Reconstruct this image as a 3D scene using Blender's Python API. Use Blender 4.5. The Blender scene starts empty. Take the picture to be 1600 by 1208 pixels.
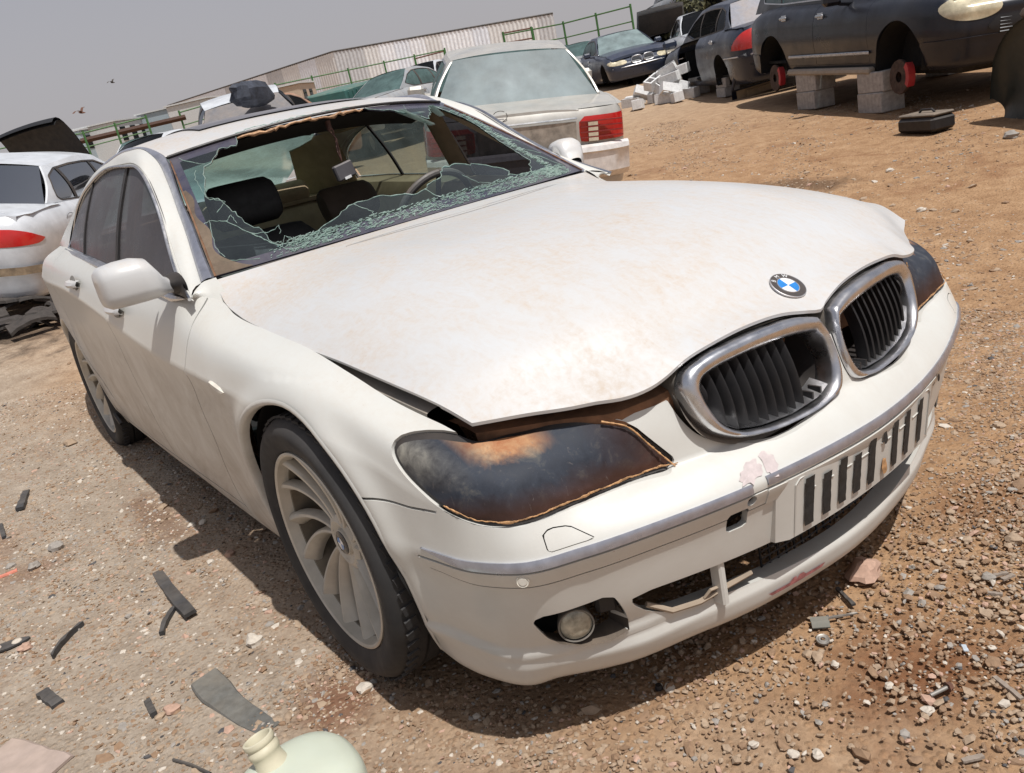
import bpy, math, random
import numpy as np
from mathutils import Vector, Matrix
R = math.radians
# ---------------------------------------------------------------- camera, world, sun
scene = bpy.context.scene
COL = scene.collection
CAMPOS = (1.80872863, -1.47704717, 1.2687258)
YAW, PITCH, ROLL, FPX = R(146.29295), R(-18.32134), R(-12.53007), 1275.512
def cam_axes():
    cy, sy, cp, sp = math.cos(YAW), math.sin(YAW), math.cos(PITCH), math.sin(PITCH)
    f = np.array([cy*cp, sy*cp, sp]); r = np.array([sy, -cy, 0]); u = np.cross(r, f)
    c, s = math.cos(ROLL), math.sin(ROLL)
    return c*r+s*u, -s*r+c*u, f
_r, _u, _f = cam_axes()
cam = bpy.data.cameras.new('camera'); camo = bpy.data.objects.new('camera', cam); COL.objects.link(camo)
cam.sensor_width = 36.0; cam.lens = FPX/1600*36.0; cam.clip_start = 0.02; cam.clip_end = 3000
m = Matrix(((_r[0], _u[0], -_f[0], CAMPOS[0]), (_r[1], _u[1], -_f[1], CAMPOS[1]), (_r[2], _u[2], -_f[2], CAMPOS[2]), (0, 0, 0, 1)))
camo.matrix_world = m
scene.camera = camo
LIGHT = Vector((-.42, .0, -1)).normalized()          # direction the sunlight travels
SUNDIR = -LIGHT
sun_el = math.asin(SUNDIR.z); sun_az = math.atan2(SUNDIR.x, SUNDIR.y)
world = bpy.data.worlds.new('World'); scene.world = world; world.use_nodes = True
wn = world.node_tree; wn.nodes.clear()
sky = wn.nodes.new('ShaderNodeTexSky'); sky.sky_type = 'NISHITA'; sky.sun_disc = False
sky.sun_elevation = sun_el; sky.sun_rotation = sun_az
sky.air_density = 1.0; sky.dust_density = 7.0; sky.ozone_density = 1.0; sky.altitude = 0
hsv = wn.nodes.new('ShaderNodeHueSaturation'); hsv.inputs['Saturation'].default_value = 0.35; hsv.inputs['Value'].default_value = 1.0
mixc = wn.nodes.new('ShaderNodeMix'); mixc.data_type = 'RGBA'; mixc.inputs[0].default_value = 0.72
stc = wn.nodes.new('ShaderNodeTexCoord'); ssp = wn.nodes.new('ShaderNodeSeparateXYZ'); wn.links.new(stc.outputs['Generated'], ssp.inputs[0])
srp = wn.nodes.new('ShaderNodeValToRGB'); wn.links.new(ssp.outputs['Z'], srp.inputs[0])       # dust haze: pale at the horizon, greyer blue overhead
e_ = srp.color_ramp.elements; e_[0].position = 0.0; e_[0].color = (.555, .520, .520, 1); e_[1].position = .85; e_[1].color = (.18, .21, .29, 1)
e3_ = e_.new(.30); e3_.color = (.385, .40, .465, 1)
scl = wn.nodes.new('ShaderNodeVectorMath'); scl.operation = 'SCALE'; scl.inputs['Scale'].default_value = 10.5; wn.links.new(srp.outputs[0], scl.inputs[0]); wn.links.new(scl.outputs[0], mixc.inputs[7])
bg = wn.nodes.new('ShaderNodeBackground'); bg.inputs['Strength'].default_value = 0.095
wo = wn.nodes.new('ShaderNodeOutputWorld')
wn.links.new(sky.outputs[0], hsv.inputs['Color']); wn.links.new(hsv.outputs[0], mixc.inputs[6])
wn.links.new(mixc.outputs[2], bg.inputs['Color']); wn.links.new(bg.outputs[0], wo.inputs['Surface'])
sl = bpy.data.lights.new('sun', 'SUN'); sl.energy = 4.3; sl.angle = R(0.53); sl.color = (1, .982, .950)
so = bpy.data.objects.new('sun', sl); COL.objects.link(so); so.rotation_mode = 'QUATERNION'
so.rotation_quaternion = LIGHT.to_track_quat('-Z', 'Y'); so.location = (0, 0, 20)
scene.view_settings.view_transform = 'Standard'; scene.view_settings.look = 'None'
scene.view_settings.exposure = 0.05; scene.view_settings.gamma = 1.0
scene.view_settings.use_curve_mapping = False
scene.render.engine = 'CYCLES'
scene.cycles.max_bounces = 8; scene.cycles.transparent_max_bounces = 24

# ---------------------------------------------------------------- helpers
def empty(name, label, cat, loc=(0, 0, 0), rotz=0, group=None, rot=None):
    o = bpy.data.objects.new(name, None); COL.objects.link(o); o.empty_display_size = .2
    o.location = loc; o.rotation_euler = rot if rot else (0, 0, rotz)
    tag(o, label, cat, group); return o
def tag(o, label=None, cat=None, group=None, kind=None):
    if label: o['label'] = label
    if cat: o['category'] = cat
    if group: o['group'] = group
    if kind: o['kind'] = kind
    return o
def mesh_obj(name, V, F, mat, parent=None, smooth=True, mats=None, fm=None, label=None, ang=None):
    me = bpy.data.meshes.new(name)
    V = np.asarray(V, dtype=float).reshape(-1, 3)
    me.from_pydata(V.tolist(), [], [tuple(int(i) for i in f) for f in F]); 
    for mm in (mats or [mat]): me.materials.append(mm)
    if fm is not None: me.polygons.foreach_set('material_index', list(fm))
    me.polygons.foreach_set('use_smooth', [smooth]*len(me.polygons))
    if ang is not None and smooth: me.set_sharp_from_angle(angle=R(ang))
    me.update()
    o = bpy.data.objects.new(name, me); COL.objects.link(o)
    if parent is not None: o.parent = parent
    if label: o['label'] = label
    return o
def copy_tree(o, parent=None, depth=0):
    c = o.copy(); COL.objects.link(c)
    if parent is not None: c.parent = parent; c.matrix_parent_inverse = o.matrix_parent_inverse.copy()
    for ch in list(o.children): copy_tree(ch, c, depth+1)
    return c
class MB:
    """collects shapes into one mesh"""
    def __init__(s): s.V = []; s.F = []; s.M = []
    def add(s, V, F, mi=0):
        b = len(s.V); s.V += [tuple(v) for v in V]; s.F += [tuple(b+i for i in f) for f in F]; s.M += [mi]*len(F); return s
    def box(s, c, d, rot=None, mi=0, bev=0):
        x, y, z = d[0]/2, d[1]/2, d[2]/2
        if bev > 0:
            b = min(bev, x*.9, y*.9, z*.9); V = []
            for sx in (-1, 1):
                for sy in (-1, 1):
                    for sz in (-1, 1):
                        V += [(sx*x, sy*(y-b), sz*(z-b)), (sx*(x-b), sy*y, sz*(z-b)), (sx*(x-b), sy*(y-b), sz*z)]
            idx = lambda sx, sy, sz, k: ((sx > 0)*4+(sy > 0)*2+(sz > 0))*3+k
            F = []
            S = (-1, 1)
            for sx in S: F.append([idx(sx, -1, -1, 0), idx(sx, 1, -1, 0), idx(sx, 1, 1, 0), idx(sx, -1, 1, 0)])
            for sy in S: F.append([idx(-1, sy, -1, 1), idx(1, sy, -1, 1), idx(1, sy, 1, 1), idx(-1, sy, 1, 1)])
            for sz in S: F.append([idx(-1, -1, sz, 2), idx(1, -1, sz, 2), idx(1, 1, sz, 2), idx(-1, 1, sz, 2)])
            for sx in S:
                for sy in S:
                    F.append([idx(sx, sy, -1, 0), idx(sx, sy, 1, 0), idx(sx, sy, 1, 1), idx(sx, sy, -1, 1)])
            for sx in S:
                for sz in S:
                    F.append([idx(sx, -1, sz, 0), idx(sx, 1, sz, 0), idx(sx, 1, sz, 2), idx(sx, -1, sz, 2)])
            for sy in S:
                for sz in S:
                    F.append([idx(-1, sy, sz, 1), idx(1, sy, sz, 1), idx(1, sy, sz, 2), idx(-1, sy, sz, 2)])
            for sx in S:
                for sy in S:
                    for sz in S: F.append([idx(sx, sy, sz, 0), idx(sx, sy, sz, 1), idx(sx, sy, sz, 2)])
        else:
            V = [(sx*x, sy*y, sz*z) for sx in (-1, 1) for sy in (-1, 1) for sz in (-1, 1)]
            F = [(0, 1, 3, 2), (4, 6, 7, 5), (0, 4, 5, 1), (2, 3, 7, 6), (0, 2, 6, 4), (1, 5, 7, 3)]
        M = rot if rot is not None else Matrix.Identity(3)
        return s.add([tuple(M @ Vector(v)+Vector(c)) for v in V], F, mi)
    def tube(s, pts, r, n=8, mi=0, caps=True, ry=None):
        pts = [Vector(p) for p in pts]; V = []; F = []
        rr = r if hasattr(r, '__len__') else [r]*len(pts)
        up = Vector((0, 0, 1)); prev = None
        for i, p in enumerate(pts):
            t = (pts[min(i+1, len(pts)-1)]-pts[max(i-1, 0)])
            t = t.normalized() if t.length > 1e-9 else Vector((0, 0, 1))
            if prev is None:
                a = t.cross(up)
                if a.length < .1: a = t.cross(Vector((1, 0, 0)))
            else: a = prev-t*prev.dot(t)
            a.normalize(); prev = a; b = t.cross(a)
            for k in range(n):
                th = 2*math.pi*k/n
                V.append(tuple(p+a*math.cos(th)*rr[i]+b*math.sin(th)*(ry if ry else 1)*rr[i]))
        for i in range(len(pts)-1):
            for k in range(n):
                F.append((i*n+k, i*n+(k+1) % n, (i+1)*n+(k+1) % n, (i+1)*n+k))
        if caps: F.append(tuple(range(n))); F.append(tuple((len(pts)-1)*n+k for k in range(n)))
        return s.add(V, F, mi)
    def grid(s, P, mi=0, closeu=False, closev=False):
        P = np.asarray(P); a, b = P.shape[:2]; F = []
        for i in range(a if closeu else a-1):
            for j in range(b if closev else b-1):
                F.append((i*b+j, i*b+(j+1) % b, ((i+1) % a)*b+(j+1) % b, ((i+1) % a)*b+j))
        return s.add(P.reshape(-1, 3), F, mi)
    def lathe(s, prof, n=48, axis='y', c=(0, 0, 0), mi=0, close=False):
        """prof: (r, h) along axis"""
        P = np.zeros((len(prof), n, 3))
        for i, (r_, h) in enumerate(prof):
            for k in range(n):
                t = 2*math.pi*k/n; a, b = r_*math.cos(t), r_*math.sin(t)
                P[i, k] = {'y': (a, h, b), 'z': (a, b, h), 'x': (h, a, b)}[axis]
        P += np.array(c)
        return s.grid(P, mi, closeu=close, closev=True)
    def build(s, name, mat, parent=None, smooth=True, mats=None, label=None, ang=35):
        return mesh_obj(name, s.V, s.F, mat, parent, smooth, mats, s.M if mats else None, label, ang if smooth else None)
# ---------- surface cutting
class Sheet:
    """polygon soup with per-vertex position+normal, clippable by scalar fields"""
    def __init__(s, V, N, F): s.V = np.asarray(V); s.N = np.asarray(N); s.F = F
    @staticmethod
    def from_grid(P, Nn, mask=None):
        a, b = P.shape[:2]
        I = np.arange(a*b).reshape(a, b)
        Q = np.stack([I[:-1, :-1], I[1:, :-1], I[1:, 1:], I[:-1, 1:]], -1).reshape(-1, 4)
        return Sheet(P.reshape(-1, 3), Nn.reshape(-1, 3), [tuple(q) for q in Q.tolist()])
    def clip(s, f):
        """returns (part with f<0, part with f>0)"""
        f = np.where(np.abs(f) < 1e-7, 1e-7, f)
        V = [*s.V]; N = [*s.N]; neg = []; pos = []; cache = {}; sg = (f > 0).tolist(); fl = f.tolist()
        for F in s.F:
            k = [sg[i] for i in F]
            if all(k): pos.append(F)
            elif not any(k): neg.append(F)
            else:
                a = []; b = []; n = len(F)
                for j in range(n):
                    i0, i1 = F[j], F[(j+1) % n]
                    (b if k[j] else a).append(i0)
                    if k[j] != k[(j+1) % n]:
                        e = (i0, i1) if i0 < i1 else (i1, i0)
                        if e not in cache:
                            t = fl[e[0]]/(fl[e[0]]-fl[e[1]])
                            cache[e] = len(V); V.append(s.V[e[0]]*(1-t)+s.V[e[1]]*t); N.append(s.N[e[0]]*(1-t)+s.N[e[1]]*t)
                        a.append(cache[e]); b.append(cache[e])
                if len(a) > 2: neg.append(tuple(a))
                if len(b) > 2: pos.append(tuple(b))
        V = np.array(V); N = np.array(N)
        return Sheet(V, N, neg).compact(), Sheet(V, N, pos).compact()
    def compact(s):
        if not s.F: return Sheet(np.zeros((0, 3)), np.zeros((0, 3)), [])
        used = np.unique(np.concatenate([np.array(f) for f in s.F])); m_ = np.full(len(s.V), -1); m_[used] = np.arange(len(used)); ml = m_.tolist()
        return Sheet(s.V[used], s.N[used], [tuple(ml[i] for i in f) for f in s.F])
    def boundary(s):
        c = {}
        for F in s.F:
            n = len(F)
            for j in range(n):
                e = (F[j], F[(j+1) % n]); k = (e[1], e[0])
                if k in c: c[k] = None
                else: c[e] = 1
        return [e for e, v in c.items() if v]
    def build(s, name, mat, parent=None, flange=.012, fdir=None, lip=None, label=None, off=0., mats=None, skip=None):
        if not s.F: return None
        nl = s.N/(np.linalg.norm(s.N, axis=1, keepdims=True)+1e-9)
        V = (s.V+nl*off); F = list(s.F); V = V.tolist()
        if flange:
            B = s.boundary(); mp = {}; rings = lip or [(0, 0), (1, 0)]
            for i0, i1 in B:
                if skip is not None and skip(s.V[i0]) and skip(s.V[i1]): continue
                q = []
                for i in (i0, i1):
                    if i not in mp:
                        b = np.array(V[i]); d = (-nl[i] if fdir is None else (np.array(fdir(s.V[i])) if callable(fdir) else np.array(fdir)))
                        e = b+d*flange
                        mp[i] = (len(V), len(V)+1); V.append(b.tolist()); V.append(e.tolist())
                    q.append(mp[i])
                F.append((q[0][0], q[1][0], q[1][1], q[0][1]))
        return mesh_obj(name, V, F, mat, parent, True, mats, None, label, None)
def poly_sdf(px, py, poly):
    """signed distance, negative inside"""
    P = np.asarray(poly, float); px = np.asarray(px); py = np.asarray(py)
    d = np.full(px.shape, 1e9); ins = np.zeros(px.shape, bool); n = len(P)
    for i in range(n):
        a, b = P[i], P[(i+1) % n]; e = b-a; wx, wy = px-a[0], py-a[1]
        t = np.clip((wx*e[0]+wy*e[1])/(e@e+1e-12), 0, 1)
        d = np.minimum(d, (wx-e[0]*t)**2+(wy-e[1]*t)**2)
        c = (a[1] > py) != (b[1] > py)
        with np.errstate(divide='ignore', invalid='ignore'):
            xi = (b[0]-a[0])*(py-a[1])/(b[1]-a[1])+a[0]
        ins ^= c & (px < xi)
    return np.where(ins, -1, 1)*np.sqrt(d)
def chaikin(P, n=2, closed=True):
    P = [np.array(p, float) for p in P]
    for _ in range(n):
        Q = []
        L = len(P)
        for i in range(L if closed else L-1):
            a, b = P[i], P[(i+1) % L]; Q += [a*.75+b*.25, a*.25+b*.75]
        if not closed: Q = [P[0]]+Q+[P[-1]]
        P = Q
    return np.array(P)
def interp_curve(C, n):
    """resample a polyline by smooth interpolation"""
    C = np.array(C, float); t = np.concatenate([[0], np.cumsum(np.linalg.norm(np.diff(C, axis=0), axis=1))])
    W = _hermite_w(t, [max(1, int(round(n*(t[i+1]-t[i])/t[-1]))) for i in range(len(t)-1)])
    return W @ C

def _hermite_w(t, n_dense_per, crease=()):
    """t: control params; returns dense params index matrix W (dense x n) of non-uniform Hermite interpolation"""
    n=len(t); D=np.zeros((n,n)); 
    Dl=np.zeros((n,n)); Dr=np.zeros((n,n))
    for i in range(n):
        if i==0:
            D[0,0]=-1/(t[1]-t[0]);D[0,1]=-D[0,0]
        elif i==n-1:
            D[i,i]=1/(t[i]-t[i-1]);D[i,i-1]=-D[i,i]
        else:
            h0=t[i]-t[i-1];h1=t[i+1]-t[i]
            s0=h1/(h0+h1);s1=h0/(h0+h1)   # 3-point
            D[i,i-1]-=s0/h0;D[i,i]+=s0/h0;D[i,i]-=s1/h1;D[i,i+1]+=s1/h1
    Dl[:]=D;Dr[:]=D
    for i in crease:
        Dl[i]=0;Dl[i,i]=1/(t[i]-t[i-1]);Dl[i,i-1]=-Dl[i,i]
        Dr[i]=0;Dr[i,i]=-1/(t[i+1]-t[i]);Dr[i,i+1]=-Dr[i,i]
    rows=[]
    for i in range(n-1):
        h=t[i+1]-t[i];m=n_dense_per[i]
        for k in range(m+(1 if i==n-2 else 0)):
            s=k/m
            w=np.zeros(n)
            w[i]+=2*s**3-3*s**2+1; w[i+1]+=-2*s**3+3*s**2
            w+=h*(s**3-2*s**2+s)*Dr[i]+h*(s**3-s**2)*Dl[i+1]
            rows.append(w)
    return np.array(rows)
def tensor(P, du, dv, crease_u=(), crease_v=()):
    """P: (nu,nv,3) -> dense (U,V,3); du/dv target spacing in metres"""
    P=np.asarray(P,float)
    cu=np.concatenate([[0],np.cumsum(np.linalg.norm(np.diff(P,axis=0),axis=2).mean(1))])
    cv=np.concatenate([[0],np.cumsum(np.linalg.norm(np.diff(P,axis=1),axis=2).mean(0))])
    fu=du if callable(du) else (lambda i:du)
    fv=dv if callable(dv) else (lambda i:dv)
    nu=[max(1,int(round((cu[i+1]-cu[i])/fu(i)))) for i in range(len(cu)-1)]
    nv=[max(1,int(round((cv[i+1]-cv[i])/fv(i)))) for i in range(len(cv)-1)]
    A=_hermite_w(cu,nu,crease_u);B=_hermite_w(cv,nv,crease_v)
    return np.einsum('ui,ijk,vj->uvk',A,P,B)
ST=[ # x, y, angle, [(d,z)*11]
(.923,0,0,   [(.16,.15),(.105,.165),(.07,.24),(.04,.33),(.018,.435),(0,.488),(.006,.512),(.035,.548),(.068,.575),(.088,.65),(.122,.735)]),
(.905,.20,10,[(.16,.15),(.105,.165),(.07,.24),(.04,.33),(.018,.435),(0,.488),(.006,.512),(.035,.548),(.068,.573),(.088,.65),(.122,.733)]),
(.868,.38,15,[(.16,.15),(.105,.165),(.07,.24),(.04,.33),(.018,.435),(0,.488),(.006,.512),(.040,.545),(.075,.566),(.092,.64),(.122,.725)]),
(.815,.55,20,[(.16,.15),(.115,.165),(.075,.24),(.042,.33),(.018,.435),(0,.488),(.006,.512),(.042,.545),(.080,.563),(.092,.64),(.118,.708)]),
(.757,.70,30,[(.17,.15),(.130,.165),(.085,.24),(.045,.33),(.018,.435),(0,.488),(.006,.512),(.025,.54),(.048,.566),(.080,.645),(.140,.702)]),
(.700,.80,42,[(.17,.15),(.135,.165),(.085,.24),(.045,.33),(.018,.435),(0,.488),(.005,.512),(.012,.54),(.024,.575),(.055,.65),(.150,.702)]),
(.616,.85,66,[(.13,.15),(.095,.165),(.06,.24),(.032,.33),(.015,.435),(0,.488),(.003,.512),(.008,.55),(.014,.60),(.035,.665),(.105,.708)]),
(.50,.876,80,[(.10,.15),(.070,.165),(.045,.24),(.025,.33),(.012,.435),(0,.488),(.002,.515),(.006,.56),(.010,.62),(.028,.69),(.100,.735)]),
(.38,.893,84,[(.09,.15),(.065,.17),(.040,.25),(.022,.34),(.010,.435),(0,.49),(.001,.53),(.004,.59),(.010,.66),(.034,.725),(.100,.762)]),
(.20,.915,86,[(.09,.15),(.065,.18),(.040,.27),(.022,.36),(.010,.45),(0,.52),(.000,.57),(.003,.63),(.010,.70),(.042,.77),(.115,.805)]),
(.0,.928,88, [(.09,.15),(.065,.19),(.040,.28),(.022,.38),(.010,.47),(0,.54),(.000,.60),(.002,.655),(.008,.725),(.042,.80),(.128,.842)]),
(-.25,.938,89,[(.09,.15),(.065,.195),(.042,.29),(.024,.39),(.012,.485),(.004,.565),(.001,.63),(.000,.68),(.004,.735),(.044,.825),(.138,.866)]),
(-.50,.943,90,[(.095,.15),(.075,.20),(.050,.30),(.035,.40),(.025,.50),(.016,.58),(.009,.65),(.004,.70),(.000,.75),(.046,.845),(.142,.897)]),
(-.62,.944,90,[(.095,.15),(.075,.20),(.050,.30),(.035,.40),(.025,.50),(.016,.58),(.009,.65),(.004,.70),(.000,.755),(.050,.862),(.150,.93)]),
(-.75,.945,90,[(.095,.15),(.075,.20),(.050,.30),(.035,.40),(.025,.50),(.016,.58),(.009,.65),(.004,.70),(.000,.76),(.046,.875),(.100,.955)]),
(-1.0,.946,90,[(.095,.15),(.075,.20),(.050,.30),(.035,.40),(.025,.50),(.016,.58),(.009,.65),(.004,.71),(.000,.775),(.040,.89),(.091,.97)]),
(-1.4,.948,90,[(.095,.16),(.075,.20),(.050,.30),(.035,.40),(.025,.50),(.016,.59),(.009,.67),(.004,.74),(.000,.82),(.038,.92),(.092,1.0)]),
(-1.9,.948,90,[(.095,.16),(.075,.20),(.050,.30),(.035,.41),(.025,.52),(.016,.62),(.009,.71),(.004,.80),(.000,.885),(.036,.97),(.096,1.04)]),
(-2.4,.945,90,[(.095,.17),(.075,.20),(.050,.31),(.035,.42),(.022,.54),(.014,.65),(.007,.75),(.003,.84),(.000,.93),(.036,1.01),(.105,1.075)]),
(-2.75,.94,91,[(.095,.17),(.075,.20),(.050,.31),(.032,.43),(.018,.55),(.010,.66),(.005,.76),(.003,.86),(.000,.94),(.040,1.03),(.12,1.092)]),
(-3.1,.925,93,[(.095,.18),(.075,.21),(.050,.32),(.030,.44),(.016,.56),(.008,.67),(.004,.77),(.003,.86),(.002,.94),(.042,1.03),(.135,1.09)]),
(-3.5,.89,98,[(.095,.20),(.075,.23),(.050,.34),(.030,.45),(.016,.57),(.008,.68),(.004,.78),(.003,.87),(.006,.95),(.05,1.03),(.15,1.08)]),
(-3.85,.82,112,[(.11,.22),(.075,.25),(.050,.36),(.030,.46),(.016,.58),(.008,.69),(.006,.79),(.008,.88),(.016,.95),(.06,1.02),(.15,1.07)]),
(-4.05,.66,138,[(.11,.22),(.075,.25),(.050,.36),(.030,.46),(.016,.58),(.008,.69),(.008,.79),(.012,.88),(.022,.95),(.06,1.02),(.15,1.07)]),
(-4.13,.4,168,[(.11,.22),(.075,.25),(.050,.36),(.030,.46),(.016,.58),(.01,.69),(.015,.79),(.022,.88),(.032,.95),(.06,1.02),(.15,1.065)]),
(-4.15,0,180,[(.11,.22),(.075,.25),(.050,.36),(.030,.46),(.016,.58),(.01,.69),(.015,.79),(.022,.88),(.032,.95),(.06,1.02),(.15,1.065)]),
]
def belt_control():
    cols=[]
    for x,y,a,dz in ST:
        n=np.array([np.cos(np.radians(a)),np.sin(np.radians(a))])
        k=np.clip((-.15-x)/.35,0,1)*(y>.7)
        cols.append([[x-n[0]*(d+.007*k*(j<8)),y-n[1]*(d+.007*k*(j<8)),z] for j,(d,z) in enumerate(dz)])
    R=np.array(cols);L=R.copy();R=R*[1,-1,1]
    return np.concatenate([R[::-1],L[1:]],0)
def sm(a,b,x):
    t=np.clip((x-a)/(b-a),0,1);return t*t*(3-2*t)
ARC=(0.005,.365,.385)   # front arch centre x,z,R
ARR=(-2.985,.365,.375)
def belt_displace(S):
    n=np.cross(np.gradient(S,axis=1),np.gradient(S,axis=0));n/=np.linalg.norm(n,axis=2,keepdims=True)+1e-12
    # make outward
    out=S-np.array([-1.6,0,.5]); s=np.sign((n*out*[1,3,0]).sum(2,keepdims=True)); n=n*s
    x,y,z=S[...,0],S[...,1],S[...,2]
    d=np.zeros_like(x)
    side=sm(.75,.84,abs(y))
    for cx,cz,R in(ARC,ARR):
        r=np.hypot(x-cx,z-cz)
        g=np.exp(-((r-R-.012)/.040)**2)*.016
        d+=g*side*sm(.20,.34,z)*(z<.80)*(1-sm(.66,.8,z)*.5)
    # ledge line on lower bumper corner
    zl=.262+ .05*np.clip((.62-x)/.4,0,1)
    d+=.012*sm(zl+.012,zl-.004,z)*sm(.30,.42,x)*sm(.42,.6,abs(y))*0.9
    d+=.015*sm(.248,.226,z)*sm(.48,.62,x)*(1-sm(.55,.8,abs(y))*.6)-.006*sm(.19,.15,z)*sm(.48,.62,x)
    return S+n*d[...,None],n
def belt(res=.009,rear=.03):
    P=belt_control();k=len(ST)-1
    def du(i):
        j=min(abs(i-k),abs(i+1-k)) # station index from centre
        return res if j<14 else rear
    S=tensor(P,du,lambda i:res if i>0 else .01,crease_v=(8,))
    return belt_displace(S)
# ---------------- greenhouse curves (|y|)
WE=[(-.71,.765,.985),(-.83,.738,1.06),(-.975,.70,1.14),(-1.11,.672,1.218),(-1.25,.634,1.296),(-1.383,.600,1.364),(-1.55,.594,1.408),(-1.85,.592,1.441),(-2.15,.592,1.438),(-2.45,.590,1.412),(-2.70,.588,1.37),(-3.05,.60,1.265),(-3.50,.63,1.09)]
B1=[(-.745,.795,.976),(-.86,.762,1.045),(-1.0,.722,1.122),(-1.125,.690,1.188),(-1.29,.648,1.285),(-1.42,.624,1.362),(-1.52,.626,1.408),(-1.74,.634,1.428),(-2.10,.638,1.415),(-2.42,.645,1.388),(-2.72,.655,1.335),(-3.08,.678,1.235),(-3.52,.72,1.082)]
DL=[(-.66,.862,.948),(-.80,.838,1.0),(-.95,.800,1.075),(-1.12,.750,1.195),(-1.25,.722,1.288),(-1.39,.702,1.345),(-1.62,.694,1.370),(-1.95,.692,1.382),(-2.25,.700,1.352),(-2.50,.718,1.30),(-2.68,.745,1.215),(-2.73,.780,1.130),(-2.735,.812,1.086)]

# ---------------------------------------------------------------- materials
def new_mat(name):
    m_ = bpy.data.materials.new(name); m_.use_nodes = True; nt = m_.node_tree
    b = nt.nodes['Principled BSDF']; return m_, nt, b
def node(nt, t, **k):
    n = nt.nodes.new(t)
    for a, v in k.items():
        if a in n.inputs.keys(): n.inputs[a].default_value = v
        else: setattr(n, a, v)
    return n
def noise(nt, scale, detail=6, rough=.6, dist=0., vec=None, dim='3D'):
    n = nt.nodes.new('ShaderNodeTexNoise'); n.inputs['Scale'].default_value = scale; n.inputs['Detail'].default_value = detail
    n.inputs['Roughness'].default_value = rough; n.inputs['Distortion'].default_value = dist
    if vec is not None: nt.links.new(vec, n.inputs['Vector'])
    return n.outputs['Fac']
def ramp(nt, fac, stops, interp='LINEAR'):
    r = nt.nodes.new('ShaderNodeValToRGB'); r.color_ramp.interpolation = interp
    e = r.color_ramp.elements
    while len(e) < len(stops): e.new(.5)
    for i, (p, c) in enumerate(stops):
        e[i].position = p; e[i].color = (*c, 1) if hasattr(c, '__len__') else (c, c, c, 1)
    nt.links.new(fac, r.inputs[0]); return r.outputs[0]
def mixrgb(nt, fac, a, b, mode='MIX'):
    n = nt.nodes.new('ShaderNodeMix'); n.data_type = 'RGBA'; n.blend_type = mode
    for sock, v in ((n.inputs[0], fac), (n.inputs[6], a), (n.inputs[7], b)):
        if hasattr(v, 'is_linked') or hasattr(v, 'links'): nt.links.new(v, sock)
        else: sock.default_value = (*v, 1) if hasattr(v, '__len__') and len(v) == 3 else v
    return n.outputs[2]
def maths(nt, op, a, b=None, clamp=False):
    n = nt.nodes.new('ShaderNodeMath'); n.operation = op; n.use_clamp = clamp
    for i, v in enumerate((a, b)):
        if v is None: continue
        if hasattr(v, 'links'): nt.links.new(v, n.inputs[i])
        else: n.inputs[i].default_value = v
    return n.outputs[0]
def objcoord(nt, scale=(1, 1, 1), generated=False):
    t = nt.nodes.new('ShaderNodeTexCoord'); mp = nt.nodes.new('ShaderNodeMapping'); mp.inputs['Scale'].default_value = scale
    nt.links.new(t.outputs['Object'], mp.inputs[0]); return mp.outputs[0]
def bump(nt, b, h, strength=.3, dist=.002):
    n = nt.nodes.new('ShaderNodeBump'); n.inputs['Strength'].default_value = strength; n.inputs['Distance'].default_value = dist
    nt.links.new(h, n.inputs['Height']); nt.links.new(n.outputs[0], b.inputs['Normal'])
def simple(name, col, rough=.5, metal=0., coat=0., var=.15, scale=20, bumpy=0., dust=0., dustcol=(.42, .31, .22), ior=None, bscale=None):
    m_, nt, b = new_mat(name); vec = objcoord(nt)
    n1 = noise(nt, scale, 6, .6, vec=vec)
    dark = tuple(c*(1-var) for c in col); lite = tuple(min(1, c*(1+var)) for c in col)
    c = ramp(nt, n1, [(.3, dark), (.7, lite)])
    rgh = ramp(nt, noise(nt, scale*.6, 5, .6, vec=vec), [(.3, max(.02, rough-.12)), (.7, min(1, rough+.12))])
    if dust > 0:
        geo = nt.nodes.new('ShaderNodeNewGeometry'); sep = nt.nodes.new('ShaderNodeSeparateXYZ'); nt.links.new(geo.outputs['Normal'], sep.inputs[0])
        up = ramp(nt, sep.outputs['Z'], [(.0, .25), (.75, 1.)])
        dn = ramp(nt, noise(nt, 3.5, 8, .68, .5, vec=vec), [(.3, .0), (.75, 1.)])
        k = maths(nt, 'MULTIPLY', maths(nt, 'MULTIPLY', up, dn), dust, True)
        c = mixrgb(nt, k, c, dustcol); rgh = mixrgb(nt, k, rgh, (.9, .9, .9))
    nt.links.new(c, b.inputs['Base Color']); nt.links.new(rgh, b.inputs['Roughness'])
    b.inputs['Metallic'].default_value = metal; b.inputs['Coat Weight'].default_value = coat; b.inputs['Coat Roughness'].default_value = .08
    if bumpy: bump(nt, b, noise(nt, bscale or scale*4, 8, .6, vec=vec), .4, bumpy)
    return m_
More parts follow.
